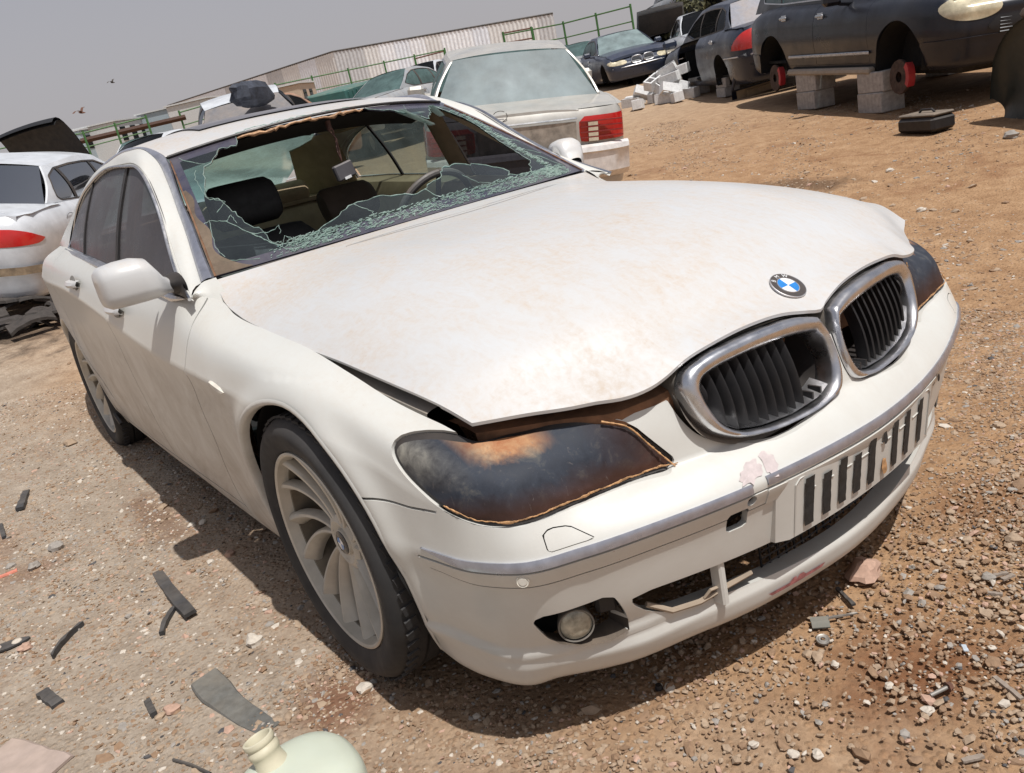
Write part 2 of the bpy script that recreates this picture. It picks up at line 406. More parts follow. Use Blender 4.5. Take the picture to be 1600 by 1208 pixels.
def paint_white(name, base=(.79, .775, .74), hood=False, dustamt=.6):
    """old white car paint, settled pinkish dust on upward faces, road dirt and painted shade low on the sides"""
    m_, nt, b = new_mat(name); vec = objcoord(nt)
    geo = nt.nodes.new('ShaderNodeNewGeometry'); sep = nt.nodes.new('ShaderNodeSeparateXYZ'); nt.links.new(geo.outputs['Normal'], sep.inputs[0])
    tc = nt.nodes.new('ShaderNodeTexCoord'); sp = nt.nodes.new('ShaderNodeSeparateXYZ'); nt.links.new(tc.outputs['Object'], sp.inputs[0])
    up = ramp(nt, sep.outputs['Z'], [(.25, .05), (.9, 1.)])
    big = ramp(nt, noise(nt, 2.6, 9, .62, .8, vec=vec), [(.36, 0.), (.66, 1.)])
    vst = objcoord(nt, (3.0, 9, 6)); streak = ramp(nt, noise(nt, 3.2, 10, .72, 1.2, vec=vst), [(.42, 0.), (.74, 1.)])
    fine = ramp(nt, noise(nt, 55, 8, .7, .3, vec=vec), [(.35, .25), (.7, 1.)])
    d = maths(nt, 'MULTIPLY', maths(nt, 'ADD', maths(nt, 'MULTIPLY', big, .6), maths(nt, 'MULTIPLY', streak, .55)), fine)
    k = maths(nt, 'MULTIPLY', maths(nt, 'MULTIPLY', d, up), dustamt, True)
    # base variation
    bc = ramp(nt, noise(nt, 1.3, 5, .5, vec=vec), [(.3, tuple(c*.96 for c in base)), (.7, base)])
    c = mixrgb(nt, k, bc, (.46, .35, .25))
    # low side dirt (splash) plus shade below the door crease, painted as colour
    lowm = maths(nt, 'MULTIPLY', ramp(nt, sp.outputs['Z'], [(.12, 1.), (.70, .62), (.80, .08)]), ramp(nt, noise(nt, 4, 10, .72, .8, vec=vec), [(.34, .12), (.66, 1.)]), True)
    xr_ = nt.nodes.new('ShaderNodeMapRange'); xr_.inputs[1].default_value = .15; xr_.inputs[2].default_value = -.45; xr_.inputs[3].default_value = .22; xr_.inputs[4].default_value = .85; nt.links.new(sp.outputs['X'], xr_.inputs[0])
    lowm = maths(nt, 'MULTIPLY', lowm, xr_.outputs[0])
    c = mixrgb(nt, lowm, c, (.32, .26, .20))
    # specks and chips
    sv = nt.nodes.new('ShaderNodeTexVoronoi'); sv.inputs['Scale'].default_value = 38; nt.links.new(vec, sv.inputs['Vector'])
    spk = ramp(nt, sv.outputs['Distance'], [(.03, 1.), (.07, 0.)])
    gate = ramp(nt, noise(nt, 4.2, 3, .5, vec=vec), [(.62, 0.), (.66, 1.)])
    c = mixrgb(nt, maths(nt, 'MULTIPLY', maths(nt, 'MULTIPLY', spk, gate), .6), c, (.30, .19, .12))
    nt.links.new(c, b.inputs['Base Color'])
    rg = ramp(nt, maths(nt, 'ADD', k, maths(nt, 'MULTIPLY', lowm, .5)), [(0., .36), (.6, .75)])
    nt.links.new(rg, b.inputs['Roughness']); b.inputs['Coat Weight'].default_value = .35; b.inputs['Coat Roughness'].default_value = .22
    bump(nt, b, noise(nt, 180, 6, .7, vec=vec), .12, .0006)
    return m_
WHITE = paint_white('dusty_white_paint', base=(.555, .555, .555), dustamt=1.0)
WHITE_SIDE = paint_white('dirty_shaded_white_side_paint', base=(.60, .595, .56), dustamt=.35)
CHROME = simple('weathered_chrome', (.62, .63, .66), .22, 1., dust=.45, scale=30)
CHROME_B = simple('bluish_anodised_trim', (.40, .42, .49), .32, .75, dust=.25, scale=40)
BLACK = simple('black_plastic', (.010, .010, .012), .5, dust=.12, bumpy=.0004)
BLACKG = simple('gloss_black_plastic', (.012, .012, .014), .22, dust=.2)
DARK = simple('dark_void_lining', (.008, .008, .008), .95)
UNDER = simple('rusty_inner_metal', (.19, .095, .05), .85, var=.5, scale=14, bumpy=.001)
RUBBER = simple('tyre_rubber', (.020, .020, .021), .78, dust=.28, scale=25, bumpy=.0006, dustcol=(.20, .17, .15))
ALLOY = simple('dusty_alloy', (.56, .53, .47), .45, .35, dust=.7, scale=14, dustcol=(.40, .34, .25))
PLASTW = simple('aged_white_plastic', (.66, .63, .56), .6, dust=.4)
LEATHER = simple('dark_grey_leather', (.012, .0115, .011), .7, scale=40, bumpy=.0006)
BEIGE = simple('beige_interior_trim', (.40, .30, .19), .75, scale=12, bumpy=.0004)
DASH = simple('dash_vinyl', (.05, .045, .045), .7, scale=30, dust=.6, dustcol=(.30, .25, .2))
RED = simple('red_lamp_plastic', (.50, .012, .012), .2, coat=.5, dust=.2, scale=5)
AMBER = simple('amber_plastic', (.60, .25, .05), .35, dust=.3)
def glass_mat(name, tint, alpha, dustcol, dust, rough=.08, gloss=1.):
    """thin dusty glass: tinted transparency with a dust film"""
    m_ = bpy.data.materials.new(name); m_.use_nodes = True; nt = m_.node_tree; nt.nodes.clear()
    out = nt.nodes.new('ShaderNodeOutputMaterial'); vec = objcoord(nt)
    tr = nt.nodes.new('ShaderNodeBsdfTransparent'); tr.inputs[0].default_value = (*tint, 1)
    gl = nt.nodes.new('ShaderNodeBsdfGlossy'); gl.inputs['Roughness'].default_value = rough; gl.inputs['Color'].default_value = (.9*gloss, .92*gloss, .95*gloss, 1)
    fr = nt.nodes.new('ShaderNodeFresnel'); fr.inputs[0].default_value = 1.5
    m1 = nt.nodes.new('ShaderNodeMixShader'); nt.links.new(fr.outputs[0], m1.inputs[0]); nt.links.new(tr.outputs[0], m1.inputs[1]); nt.links.new(gl.outputs[0], m1.inputs[2])
    df = nt.nodes.new('ShaderNodeBsdfDiffuse')
    dc = ramp(nt, noise(nt, 9, 6, .6, vec=vec), [(.3, tuple(c*.8 for c in dustcol)), (.7, dustcol)]); nt.links.new(dc, df.inputs[0])
    dn = maths(nt, 'MULTIPLY', ramp(nt, noise(nt, 3.0, 9, .66, .7, vec=vec), [(.25, dust*.55), (.75, min(1, dust*1.5))]), ramp(nt, noise(nt, 60, 5, .7, vec=vec), [(.3, .75), (.7, 1.)]), True)
    tl = nt.nodes.new('ShaderNodeBsdfTranslucent'); nt.links.new(dc, tl.inputs[0]); mx = nt.nodes.new('ShaderNodeMixShader'); mx.inputs[0].default_value = .5; nt.links.new(df.outputs[0], mx.inputs[1]); nt.links.new(tl.outputs[0], mx.inputs[2])
    m2 = nt.nodes.new('ShaderNodeMixShader'); nt.links.new(dn, m2.inputs[0]); nt.links.new(m1.outputs[0], m2.inputs[1]); nt.links.new(mx.outputs[0], m2.inputs[2])
    nt.links.new(m2.outputs[0], out.inputs[0]); return m_
GLASS_WS = glass_mat('dusty_laminated_glass', (.56, .72, .76), 1, (.33, .38, .39), .11)
GLASS_SIDE = glass_mat('dust_coated_side_glass', (.25, .24, .26), 1, (.22, .195, .20), .62, .25)
GLASS_REAR = glass_mat('dusty_greenish_rear_glass', (.50, .72, .66), 1, (.36, .52, .47), .60, .15)
GLASS_SHARD = glass_mat('shattered_glass_edge', (.55, .78, .74), 1, (.62, .72, .66), .75, .3)
TINT = glass_mat('dark_tinted_glass', (.05, .05, .06), 1, (.12, .12, .12), .12, .05, .45)
TEALG = glass_mat('dusty_teal_glass', (.10, .20, .21), 1, (.24, .36, .35), .72, .35, .35)
def headlight_mat():
    """sun-burnt headlight lens: black film, rust orange and ochre blotches, peeling lower edge"""
    m_, nt, b = new_mat('burnt_headlight_lens'); vec = objcoord(nt)
    tc = nt.nodes.new('ShaderNodeTexCoord'); sp = nt.nodes.new('ShaderNodeSeparateXYZ'); nt.links.new(tc.outputs['Object'], sp.inputs[0])
    n1 = noise(nt, 7, 8, .65, .6, vec=vec); n2 = noise(nt, 24, 9, .7, .4, vec=vec)
    grey = ramp(nt, n2, [(.3, (.012, .015, .024)), (.55, (.030, .036, .050)), (.75, (.11, .105, .095))])
    brown = ramp(nt, n1, [(.3, (.018, .007, .004)), (.55, (.045, .017, .010)), (.8, (.11, .042, .022))])
    # lens rises from the bumper: lower band brown, middle black-blue, top ochre patch near outer corner
    zz = maths(nt, 'ADD', sp.outputs['Z'], maths(nt, 'MULTIPLY', maths(nt, 'SUBTRACT', n1, .5), .09))
    low = ramp(nt, zz, [(.585, 1.), (.63, 0.)])
    inn = ramp(nt, maths(nt, 'ABSOLUTE', sp.outputs['Y']), [(.50, .75), (.60, 0.)])
    k = maths(nt, 'MAXIMUM', low, inn)
    c = mixrgb(nt, k, grey, brown)
    hi = maths(nt, 'MULTIPLY', ramp(nt, zz, [(.672, 0.), (.692, 1.)]), ramp(nt, maths(nt, 'ABSOLUTE', sp.outputs['Y']), [(.635, 0.), (.68, 1.), (.755, 1.), (.80, .0)]))
    och = ramp(nt, n2, [(.3, (.30, .10, .035)), (.55, (.40, .22, .11)), (.8, (.48, .35, .22))])
    c = mixrgb(nt, hi, c, och)
    side = ramp(nt, maths(nt, 'ABSOLUTE', sp.outputs['Y']), [(.80, 0.), (.85, 1.)])
    c = mixrgb(nt, maths(nt, 'MULTIPLY', side, ramp(nt, zz, [(.64, 0.), (.70, .8)])), c, ramp(nt, n2, [(.35, (.07, .06, .05)), (.62, (.26, .24, .20))]))
    st = objcoord(nt, (26, 26, 5)); sc = ramp(nt, noise(nt, 3, 10, .75, 1., vec=st), [(.60, 0.), (.68, 1.)])
    c = mixrgb(nt, maths(nt, 'MULTIPLY', sc, .45), c, (.16, .14, .13))
    nt.links.new(c, b.inputs['Base Color'])
    rg = ramp(nt, n2, [(.3, .58), (.7, .85)]); b.inputs['Specular IOR Level'].default_value = .35; nt.links.new(rg, b.inputs['Roughness'])
    bump(nt, b, n2, .25, .0012); return m_
LENS = headlight_mat()
PEEL = simple('peeled_ochre_sealant', (.40, .22, .10), .8, var=.55, scale=60, bumpy=.002)

# ================================================================ THE WHITE SALOON
hero = empty('saloon_car', 'dusty white saloon in front with smashed windscreen, burnt headlights and twin kidney grilles', 'car')
BS, BN = belt(.010, .035)
belt_sheet = Sheet.from_grid(BS, BN)
def q_of(V): return (-V[:, 0]+np.abs(V[:, 1]))/math.sqrt(2)
HLP = [(.768,.444,.561),(.74,.517,.565),(.723,.612,.569),(.712,.679,.571),(.70,.745,.571),(.67,.799,.576),(.639,.824,.581),(.60,.844,.594),(.564,.854,.606),(.516,.861,.628),(.465,.867,.661),(.435,.866,.689),(.428,.857,.709),(.445,.841,.721),(.50,.806,.722),(.545,.75,.712),(.589,.704,.701),(.636,.634,.699),(.671,.586,.695),(.698,.548,.685),(.723,.51,.664),(.744,.479,.616)]
HLq = chaikin([((-a+b)/math.sqrt(2), c) for a, b, c in HLP], 1)
def side_mask(V): return np.abs(V[:, 1])
sh = belt_sheet
def split(sh, f): return sh.clip(f(sh.V))
G = .0030    # half panel gap
# --- rear/side openings: wheel arches
for (cx, cz, Ra) in (ARC, ARR):
    f = lambda V, cx=cx, cz=cz, Ra=Ra: np.maximum(np.hypot(V[:, 0]-cx, V[:, 2]-cz)-Ra, .55-np.abs(V[:, 1]))
    arch, sh = split(sh, f)
# headlights
def hlf(V, grow=0.):
    d = poly_sdf(q_of(V), V[:, 2], HLq)-grow
    return np.maximum(d, .25-V[:, 0])
_, sh = split(sh, lambda V: hlf(V, .006))
lens, _ = split(belt_sheet, lambda V: hlf(V, -.004))
lensrim, _ = split(split(belt_sheet, lambda V: hlf(V, .005))[0], lambda V: -hlf(V, -.005))
# bumper / fender boundary, door lines etc.
def bumpline(V): return np.interp(V[:, 0], [-1, .224, .357, .462, .542, .60, 1.2], [.57, .581, .594, .590, .594, .9, .9])
def fbump(V): # negative = bumper cover
    return np.maximum(V[:, 2]-bumpline(V), .012-V[:, 0])
bumper, rest = split(sh, lambda V: fbump(V)+G)
_, rest = split(rest, lambda V: fbump(V)-G)
# upper limit of the bumper between headlamp and grille, and the slam panel above
bumper, _ = split(bumper, lambda V: np.where(V[:, 0] > .60, V[:, 2]-(.682+.02*np.clip(.52-np.abs(V[:, 1]), -1, .1)), -.01))
# fender
doorx = lambda z: np.interp(z, [.15, .24, .43, .53, .62, .72, .86, .95, 1.05], [-.82, -.80, -.745, -.715, -.70, -.665, -.645, -.67, -.69])
fender, rest = split(rest, lambda V: doorx(V[:, 2])-V[:, 0]+G)
_, rest = split(rest, lambda V: doorx(V[:, 2])-V[:, 0]-G)
fender, _ = split(fender, lambda V: np.abs(V[:, 0]-0)*0+(V[:, 0]-.56))       # ends at the headlamp
# sill below the doors
sill, rest = split(rest, lambda V: np.maximum(V[:, 2]-.235, -2.62-V[:, 0])+G)
_, rest = split(rest, lambda V: np.maximum(V[:, 2]-.235, -2.62-V[:, 0])-G)
d2x = lambda z: np.interp(z, [.2, .6, .95, 1.1], [-1.60, -1.61, -1.60, -1.60])
d3x = lambda z: np.interp(z, [.2, .45, .60, .72, .80, 1.1], [-2.50, -2.56, -2.66, -2.74, -2.77, -2.76])
fdoor, rest = split(rest, lambda V: d2x(V[:, 2])-V[:, 0]+G)
_, rest = split(rest, lambda V: d2x(V[:, 2])-V[:, 0]-G)
rdoor, rest = split(rest, lambda V: d3x(V[:, 2])-V[:, 0]+G)
_, rest = split(rest, lambda V: d3x(V[:, 2])-V[:, 0]-G)
quarter, rbump = split(rest, lambda V: np.maximum(-3.42-V[:, 0], -5)+np.where(V[:, 2] > .66, -1., 0))
def halves(sheet): return split(sheet, lambda V: V[:, 1])
tailR = [(-4.2, .78), (-3.72, .82), (-3.70, .93), (-3.9, .965), (-4.2, .965)]
tl, quarter = split(quarter, lambda V: np.maximum(poly_sdf(V[:, 0], V[:, 2], tailR), .36-np.abs(V[:, 1])))
for sgn, part in zip(('r', 'l'), halves(tl)): part.build('tail_light', RED, hero, .01)
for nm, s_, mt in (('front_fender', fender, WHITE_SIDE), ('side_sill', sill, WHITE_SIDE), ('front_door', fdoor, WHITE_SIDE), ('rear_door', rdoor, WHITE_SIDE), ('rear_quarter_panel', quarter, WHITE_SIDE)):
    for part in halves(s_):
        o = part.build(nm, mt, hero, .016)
        if nm == 'front_door': (globals().setdefault('FD', [])).append(o)
        if nm == 'rear_door': (globals().setdefault('RD', [])).append(o)
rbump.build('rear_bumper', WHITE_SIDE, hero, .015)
# --- bumper openings
KOUT = [(.03,.735),(.08,.749),(.16,.757),(.265,.757),(.35,.750),(.395,.735),(.408,.715),(.405,.68),(.395,.645),(.375,.612),(.335,.585),(.27,.568),(.18,.561),(.08,.566),(.025,.582),(.012,.615),(.012,.67),(.02,.71)]
KIN = [(.042,.708),(.085,.716),(.16,.723),(.26,.724),(.335,.719),(.362,.712),(.373,.698),(.373,.675),(.366,.645),(.352,.618),(.322,.596),(.265,.581),(.173,.573),(.085,.579),(.048,.594),(.031,.622),(.026,.660),(.031,.692)]
def kx(y, z): y = abs(y); return .855-.27*(z-.575)-.05*y-.15*y*y
kpoly = chaikin(KOUT, 1)
_, bumper = split(bumper, lambda V: np.maximum(poly_sdf(np.abs(V[:, 1]), V[:, 2], kpoly)-(.004+.012*sm(.10, .28, np.abs(V[:, 1]))), .5-V[:, 0]))
OPEN = chaikin([(0,.345),(.26,.338),(.44,.343),(.575,.345),(.612,.347),(.60,.318),(.565,.285),(.52,.262),(.46,.252),(.37,.246),(.2,.236),(0,.233),(-.2,.236),(-.37,.246),(-.46,.252),(-.52,.262),(-.565,.285),(-.6,.318),(-.612,.347),(-.44,.343),(-.26,.338)], 1)
cen, bumper = split(bumper, lambda V: np.maximum(poly_sdf(V[:, 1], V[:, 2], OPEN), .5-V[:, 0]))
FOG = [(.79,.366),(.772,.325),(.752,.292),(.715,.262),(.655,.250),(.612,.256),(.603,.275),(.625,.330),(.648,.372),(.71,.366)]
fogp = chaikin(FOG, 1)
_, bumper = split(bumper, lambda V: np.maximum(poly_sdf(np.abs(V[:, 1]), V[:, 2], fogp), .4-V[:, 0]))
for yy, zz, hy, hz in ((-.388, .4345, .024, .022),):     # towing-eye hole
    _, bumper = split(bumper, lambda V: np.maximum(np.maximum(np.abs(V[:, 1]-yy)-hy, np.abs(V[:, 2]-zz)-hz), .5-V[:, 0]))
for yy, zz, rr in ((-.362, .471, .0115), (.330, .474, .010)):
    _, bumper = split(bumper, lambda V: np.maximum(np.hypot(V[:, 1]-yy, V[:, 2]-zz)-rr, .5-V[:, 0]))
# rub strip band below the chrome, separate panel with a fine joint
bandend = lambda V: .448-V[:, 0]+ (V[:, 2]-.49)*-.9
def bandf(V): return np.maximum(np.maximum(.4445-V[:, 2]+.012*sm(.62, .45, V[:, 0]), V[:, 2]-.4865), bandend(V))
band, bumper = split(bumper, lambda V: bandf(V)+.0001)
band, _ = split(band, lambda V: bandf(V)+.0042)
# split band into right / middle (pushed up) / left
bandR, rest_ = split(band, lambda V: V[:, 1]+.325)
bandM, bandL = split(rest_, lambda V: V[:, 1]-.315)
# washer cover outline joint
WC = chaikin([(.757,.512),(.752,.545),(.735,.552),(.700,.545),(.668,.512)], 0)
wc, bumper = split(bumper, lambda V: np.maximum(poly_sdf(np.abs(V[:, 1]), V[:, 2], WC), .5-V[:, 0])+.0002)
wcin, _ = split(wc, lambda V: np.maximum(poly_sdf(np.abs(V[:, 1]), V[:, 2], WC), .5-V[:, 0])+.0022)
# lower lip flange runs deeper below the openings so that its top ledge is seen
def bfl(p):
    y, z = abs(p[1]), p[2]
    if z < .30 and z > .2 and p[0] > .55: return np.array([-3.6, 0, -.35])
    return np.array([-1.2, -np.sign(p[1])*.4, 0]) if p[0] > .5 else np.array([0, -np.sign(p[1])*1.0, 0])
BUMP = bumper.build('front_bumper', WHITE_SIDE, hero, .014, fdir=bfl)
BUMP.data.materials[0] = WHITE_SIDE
for b_ in (bandR, bandM, bandL):
    b_.build('rub_strip', WHITE_SIDE, BUMP, .010, off=.0015 if b_ is not bandM else .004)
for h_ in halves(wcin): h_.build('headlight_washer_cover', WHITE_SIDE, BUMP, .006, off=.0006)
# chrome strip following row 5/6 of the belt
crest = split(belt_sheet, lambda V: np.maximum(np.maximum(.4885+.0165*sm(.62,.45,V[:,0])-V[:, 2], V[:, 2]-.5065), .448-V[:, 0]))[0]
def taper(V): return V[:, 0]-0
for lo, hi, up in ((-2, -.362, 0), (-.326, .20, .0045), (.2, 2, 0)):
    c_ = split(split(crest, lambda V: lo-V[:, 1])[0], lambda V: V[:, 1]-hi)[0]
    c_.V = c_.V.copy(); c_.V[:, 2] += up*np.clip((.2-c_.V[:, 1])*4, 0, 1)
    c_.build('chrome_strip', CHROME_B, BUMP, .007, off=.0040)
# parking sensor
for sy in (-1, 1):
    s_ = MB(); c0 = Vector((.693, sy*.802, .468)); nrm = Vector((.74, sy*.67, 0)); q = nrm.to_track_quat('Y', 'Z').to_matrix()
    s_.lathe([(0, .004), (.0075, .004), (.0078, .002), (.0105, .002), (.0115, .0035), (.0125, .001), (.0125, -.01)], 28, 'y')
    s_.V = [tuple(q @ Vector(v)+c0) for v in s_.V]; s_.build('parking_sensor', PLASTW, BUMP)
# headlight lenses, rims and buckets
for part in halves(lens):
    L_ = part.build('headlight', LENS, hero, .03, off=-.004)
    HLO = L_
for part in halves(lensrim): part.build('headlight_seal', BLACK, hero, .02, off=-.007)
for sy in (-1, 1):
    # crusty peeled sealant along the lower edge
    m_ = MB(); rnd = random.Random(4+sy)
    P = [p for p in HLP[0:9]]; P = interp_curve(P, 160)
    nz_ = np.convolve(np.random.default_rng(9).normal(0, .0042, len(P)+8), np.ones(9)/9, 'valid')[:len(P)]; rz_ = np.convolve(np.random.default_rng(3).uniform(-.6, 1, len(P)+6), np.ones(7)/7, 'valid')[:len(P)]
    for i in range(len(P)-1):
        a = Vector((P[i][0]+.001, sy*P[i][1], P[i][2]+.006+nz_[i])); b_ = Vector((P[i+1][0]+.001, sy*P[i+1][1], P[i+1][2]+.006+nz_[i+1]))
        m_.tube([a, b_], [.0009+.0034*max(0, rz_[i]), .0009+.0034*max(0, rz_[i+1])], 5)
    P = interp_curve([HLP[0], HLP[21], HLP[20], HLP[19]], 30)
    for i in range(len(P)-1):
        a = Vector((P[i][0]+.001, sy*(P[i][1]+.008), P[i][2]+.002)); b_ = Vector((P[i+1][0]+.001, sy*(P[i+1][1]+.008), P[i+1][2]+.002))
        m_.tube([a, b_], [.0010+rnd.random()*.0014]*2, 4)
    m_.build('sealant_bead', PEEL, hero)
# ---------------- hood
CZ = [(.812,.742),(.735,.792),(.66,.838),(.56,.884),(.45,.918),(.34,.943),(.12,.973),(-.1,.987),(-.3,.994),(-.44,.999),(-.54,1.003)]
FR = [(0,.812,.742),(.03,.803,.748),(.10,.792,.764),(.20,.782,.772),(.30,.773,.768),(.38,.766,.758),(.43,.760,.741),(.47,.757,.734),(.53,.735,.731),(.565,.706,.733),(.60,.684,.734),(.675,.632,.740),(.766,.587,.749)]
ED = [(.587,.766,.748),(.45,.779,.785),(.30,.785,.804),(.13,.791,.825),(-.1,.80,.847),(-.33,.80,.873),(-.5,.797,.897),(-.62,.785,.930),(-.70,.765,.978)]
def edge_at(x):
    xs = [e[0] for e in ED][::-1]; return np.interp(x, xs, [e[1] for e in ED][::-1]), np.interp(x, xs, [e[2] for e in ED][::-1])
tt = [0, .04, .13, .26, .39, .5, .56, .615, .69, .74, .785, .88, .95, 1.0]
ctrl = []
for i, (cx, cz) in enumerate(CZ):
    a = (CZ[0][0]-cx)/(CZ[0][0]-CZ[-1][0]); row = []
    for t in tt:
        yF = t*.766; xF = np.interp(yF, [f[0] for f in FR], [f[1] for f in FR]); zF = np.interp(yF, [f[0] for f in FR], [f[2] for f in FR])
        xsm = .812-.225*t**2.2                                   # smooth front for the inner rows
        w = [1, .45, .12, 0, 0, 0, 0, 0, 0, 0, 0][i]
        xB = -.545-.155*t*t; xx = (xF*w+xsm*(1-w))*(1-a)+xB*a
        ex = (.587)*(1-a)+(-.70)*a; ey, ez = edge_at(ex)
        y = t*ey
        p = t**(3.6+1.8*(1-a)**2)
        z = cz-(cz-ez)*p
        if i == 0: z = zF; xx = xF; y = yF
        if i == 1: z = max(z*.72+(zF+.030)*.28, (zF+.046*(1-t**8)) if t > .55 else 0)
        # power dome shoulder line: broad shallow crease outside the grille line
        if 0 < i < 10: z += .006*math.exp(-((t-.50)/.10)**2)*(1-a)-.003*math.exp(-((t-.70)/.12)**2)*(1-a*.9)
        if i == len(CZ)-1: z = 1.003-.025*t*t
        row.append((xx, y, z))
    ctrl.append(row)
ctrl = np.array(ctrl); ctl = ctrl.copy()          # the bonnet's left front corner sits a little proud
for i in range(1, len(CZ)):
    a_ = (CZ[0][0]-CZ[i][0])/(CZ[0][0]-CZ[-1][0])
    for j, t in enumerate(tt): ctl[i, j, 2] += .026*float(sm(.45, .85, t))*max(0., 1-a_*2.4)
full = np.concatenate([ctrl[:, :0:-1]*[1, -1, 1], ctl], 1)
HP = tensor(full, .013, .016)
HNn = np.cross(np.gradient(HP, axis=0), np.gradient(HP, axis=1)); HNn /= np.linalg.norm(HNn, axis=2, keepdims=True)
if HNn[HP.shape[0]//2, HP.shape[1]//2, 2] < 0: HNn = -HNn
hs = Sheet.from_grid(HP, HNn)
# air-intake groove near the rear edge
def groove(V):
    cxg = -.425-.06*(np.abs(V[:, 1])/.43)**2
    return np.maximum(np.abs(V[:, 0]-cxg)-.0065, np.abs(V[:, 1])-.43)
hood_slit, hs = split(hs, groove)
HOOD = hs.build('hood', WHITE, hero, .007, fdir=lambda p: np.array([-.25, 0, -1.]) if p[0] > .5 else np.array([0, -np.sign(p[1])*.25, -1.]))
hood_slit.V = hood_slit.V-np.array([0, 0, .0012]); hood_slit.build('wiper_slot', BLACK, HOOD, 0)
m_ = MB()          # raised crescent in front of the slot
P = []
for k in range(41):
    y = -.40+.02*k; x0 = -.425-.06*(abs(y)/.43)**2+.009; w = .034*(1-(abs(y)/.42)**2)
    row = []
    for j in range(6):
        s_ = j/5; xx = x0+w*s_
        row.append((xx, y, 0))
    P.append(row)
P = np.array(P, float)
HV = HP.reshape(-1, 3)
def hood_z(x, y):
    d = (HV[:, 0]-x)**2+(HV[:, 1]-y)**2; i = np.argpartition(d, 4)[:4]; w = 1/(d[i]+1e-7); return float((HV[i, 2]*w).sum()/w.sum())
for a in range(P.shape[0]):
    for b_ in range(P.shape[1]): P[a, b_, 2] = hood_z(P[a, b_, 0], P[a, b_, 1])+.0010
m_.grid(P); m_.build('slot_lip', WHITE, HOOD, ang=60)
# hood underside frame (rusty) and the slam panel under its raised front edge
m_ = MB()
und = HP[:int(HP.shape[0]*.9), :].copy(); und[..., 2] -= .018; und[..., 0] -= .018
m_.grid(und[6:, 3:-3]); m_.build('hood_inner_frame', UNDER, HOOD)
m_ = MB(); P = []
for k in range(61):
    y = -.74+1.48*k/60; a = abs(y); x = np.interp(a, [.0, .44, .53, .6, .675, .74], [.74, .74, .712, .655, .60, .55]); z = np.interp(a, [0, .44, .53, .6, .675, .766], [.715, .705, .700, .708, .712, .716])
    P.append([(x-.10, y, z+.004), (x-.03, y, z), (x-.004, y, z-.006), (x, y, z-.03), (x-.02, y, z-.09)])
m_.grid(P); m_.build('slam_panel', UNDER, hero, ang=60)
for sy in (-1, 1):   # drip channel along the hood/fender gap
    m_ = MB(); P = []
    for (x, y, z) in interp_curve(ED[1:], 60): P.append([(x, sy*(y+.006), z-.060), (x, sy*(y+.002), z-.036), (x, sy*(y-.010), z-.032), (x, sy*(y-.05), z-.028)])
    m_.grid(P); m_.build('hood_channel', simple('grey_channel_paint', (.20, .185, .165), .7, dust=.5) if sy < 0 else bpy.data.materials['grey_channel_paint'], hero, ang=60)
# badge
BADGE_BLK = simple('badge_black', (.02, .02, .022), .3, coat=.5, dust=.15); BADGE_BLUE = simple('badge_blue', (.02, .20, .55), .3, coat=.5); BADGE_WHITE = simple('badge_white', (.75, .75, .75), .3, coat=.5)
bp = Vector((.735, 0, hood_z(.735, 0)+.002)); bn = Vector((.50, 0, .80)).normalized()
i_ = np.argmin((HV[:, 0]-.735)**2+HV[:, 1]**2); bn = Vector(HNn.reshape(-1, 3)[i_])
fwd = (Vector((1, 0, 0))-bn*bn.x).normalized(); lat = bn.cross(fwd)     # lat = +y-ish
bM = Matrix((lat, -fwd, bn)).transposed()     # local x -> lateral, local y -> up the hood, local z -> normal
def badge_xf(V, s=1.): return [tuple(bp+bM @ Vector(v)) for v in V]
m_ = MB(); m_.lathe([(.0385, -.004), (.0412, .0015), (.0405, .0036), (.0392, .0040), (.0388, .0030)], 64, 'z'); m_.V = badge_xf(m_.V); BADGE = m_.build('badge', CHROME, HOOD)
m_ = MB(); m_.lathe([(.0392, .0030), (.036, .0036), (.0265, .0038), (.0255, .0034)], 64, 'z'); m_.V = badge_xf(m_.V); m_.build('badge_ring', BADGE_BLK, BADGE)
m_ = MB(); m_.lathe([(.0262, .0036), (.0258, .0046), (.0240, .0046), (.0238, .0036)], 64, 'z'); m_.V = badge_xf(m_.V); m_.build('badge_bezel', CHROME, BADGE)
for k in range(4):
    m_ = MB(); n = 14; V = [(0, 0, .0040)]+[(.0240*math.cos(math.pi/2*(k+j/n)), .0240*math.sin(math.pi/2*(k+j/n)), .0040) for j in range(n+1)]
    m_.add(V, [(0, j+1, j+2) for j in range(n)]); m_.V = badge_xf(m_.V); m_.build('badge_quarter', BADGE_BLUE if k in (1, 3) else BADGE_WHITE, BADGE, smooth=False)
for ch, ang in (('B', 128), ('M', 90), ('W', 52)):
    cu = bpy.data.curves.new('badge_letter', 'FONT'); cu.body = ch; cu.size = .0135; cu.align_x = 'CENTER'; cu.align_y = 'CENTER'; cu.extrude = .0003
    ob = bpy.data.objects.new('tmp', cu); COL.objects.link(ob); dg = bpy.context.evaluated_depsgraph_get(); me = bpy.data.meshes.new_from_object(ob.evaluated_get(dg)); bpy.data.objects.remove(ob)
    th = R(ang); q = Matrix.Rotation(th-math.pi/2, 3, 'Z')
    for v in me.vertices:
        v.co = bp+bM @ (q @ v.co+Vector((.0320*math.cos(th), .0320*math.sin(th), .0042)))
    o = bpy.data.objects.new('badge_letter', me); COL.objects.link(o); me.materials.clear(); me.materials.append(BADGE_WHITE); o.parent = BADGE
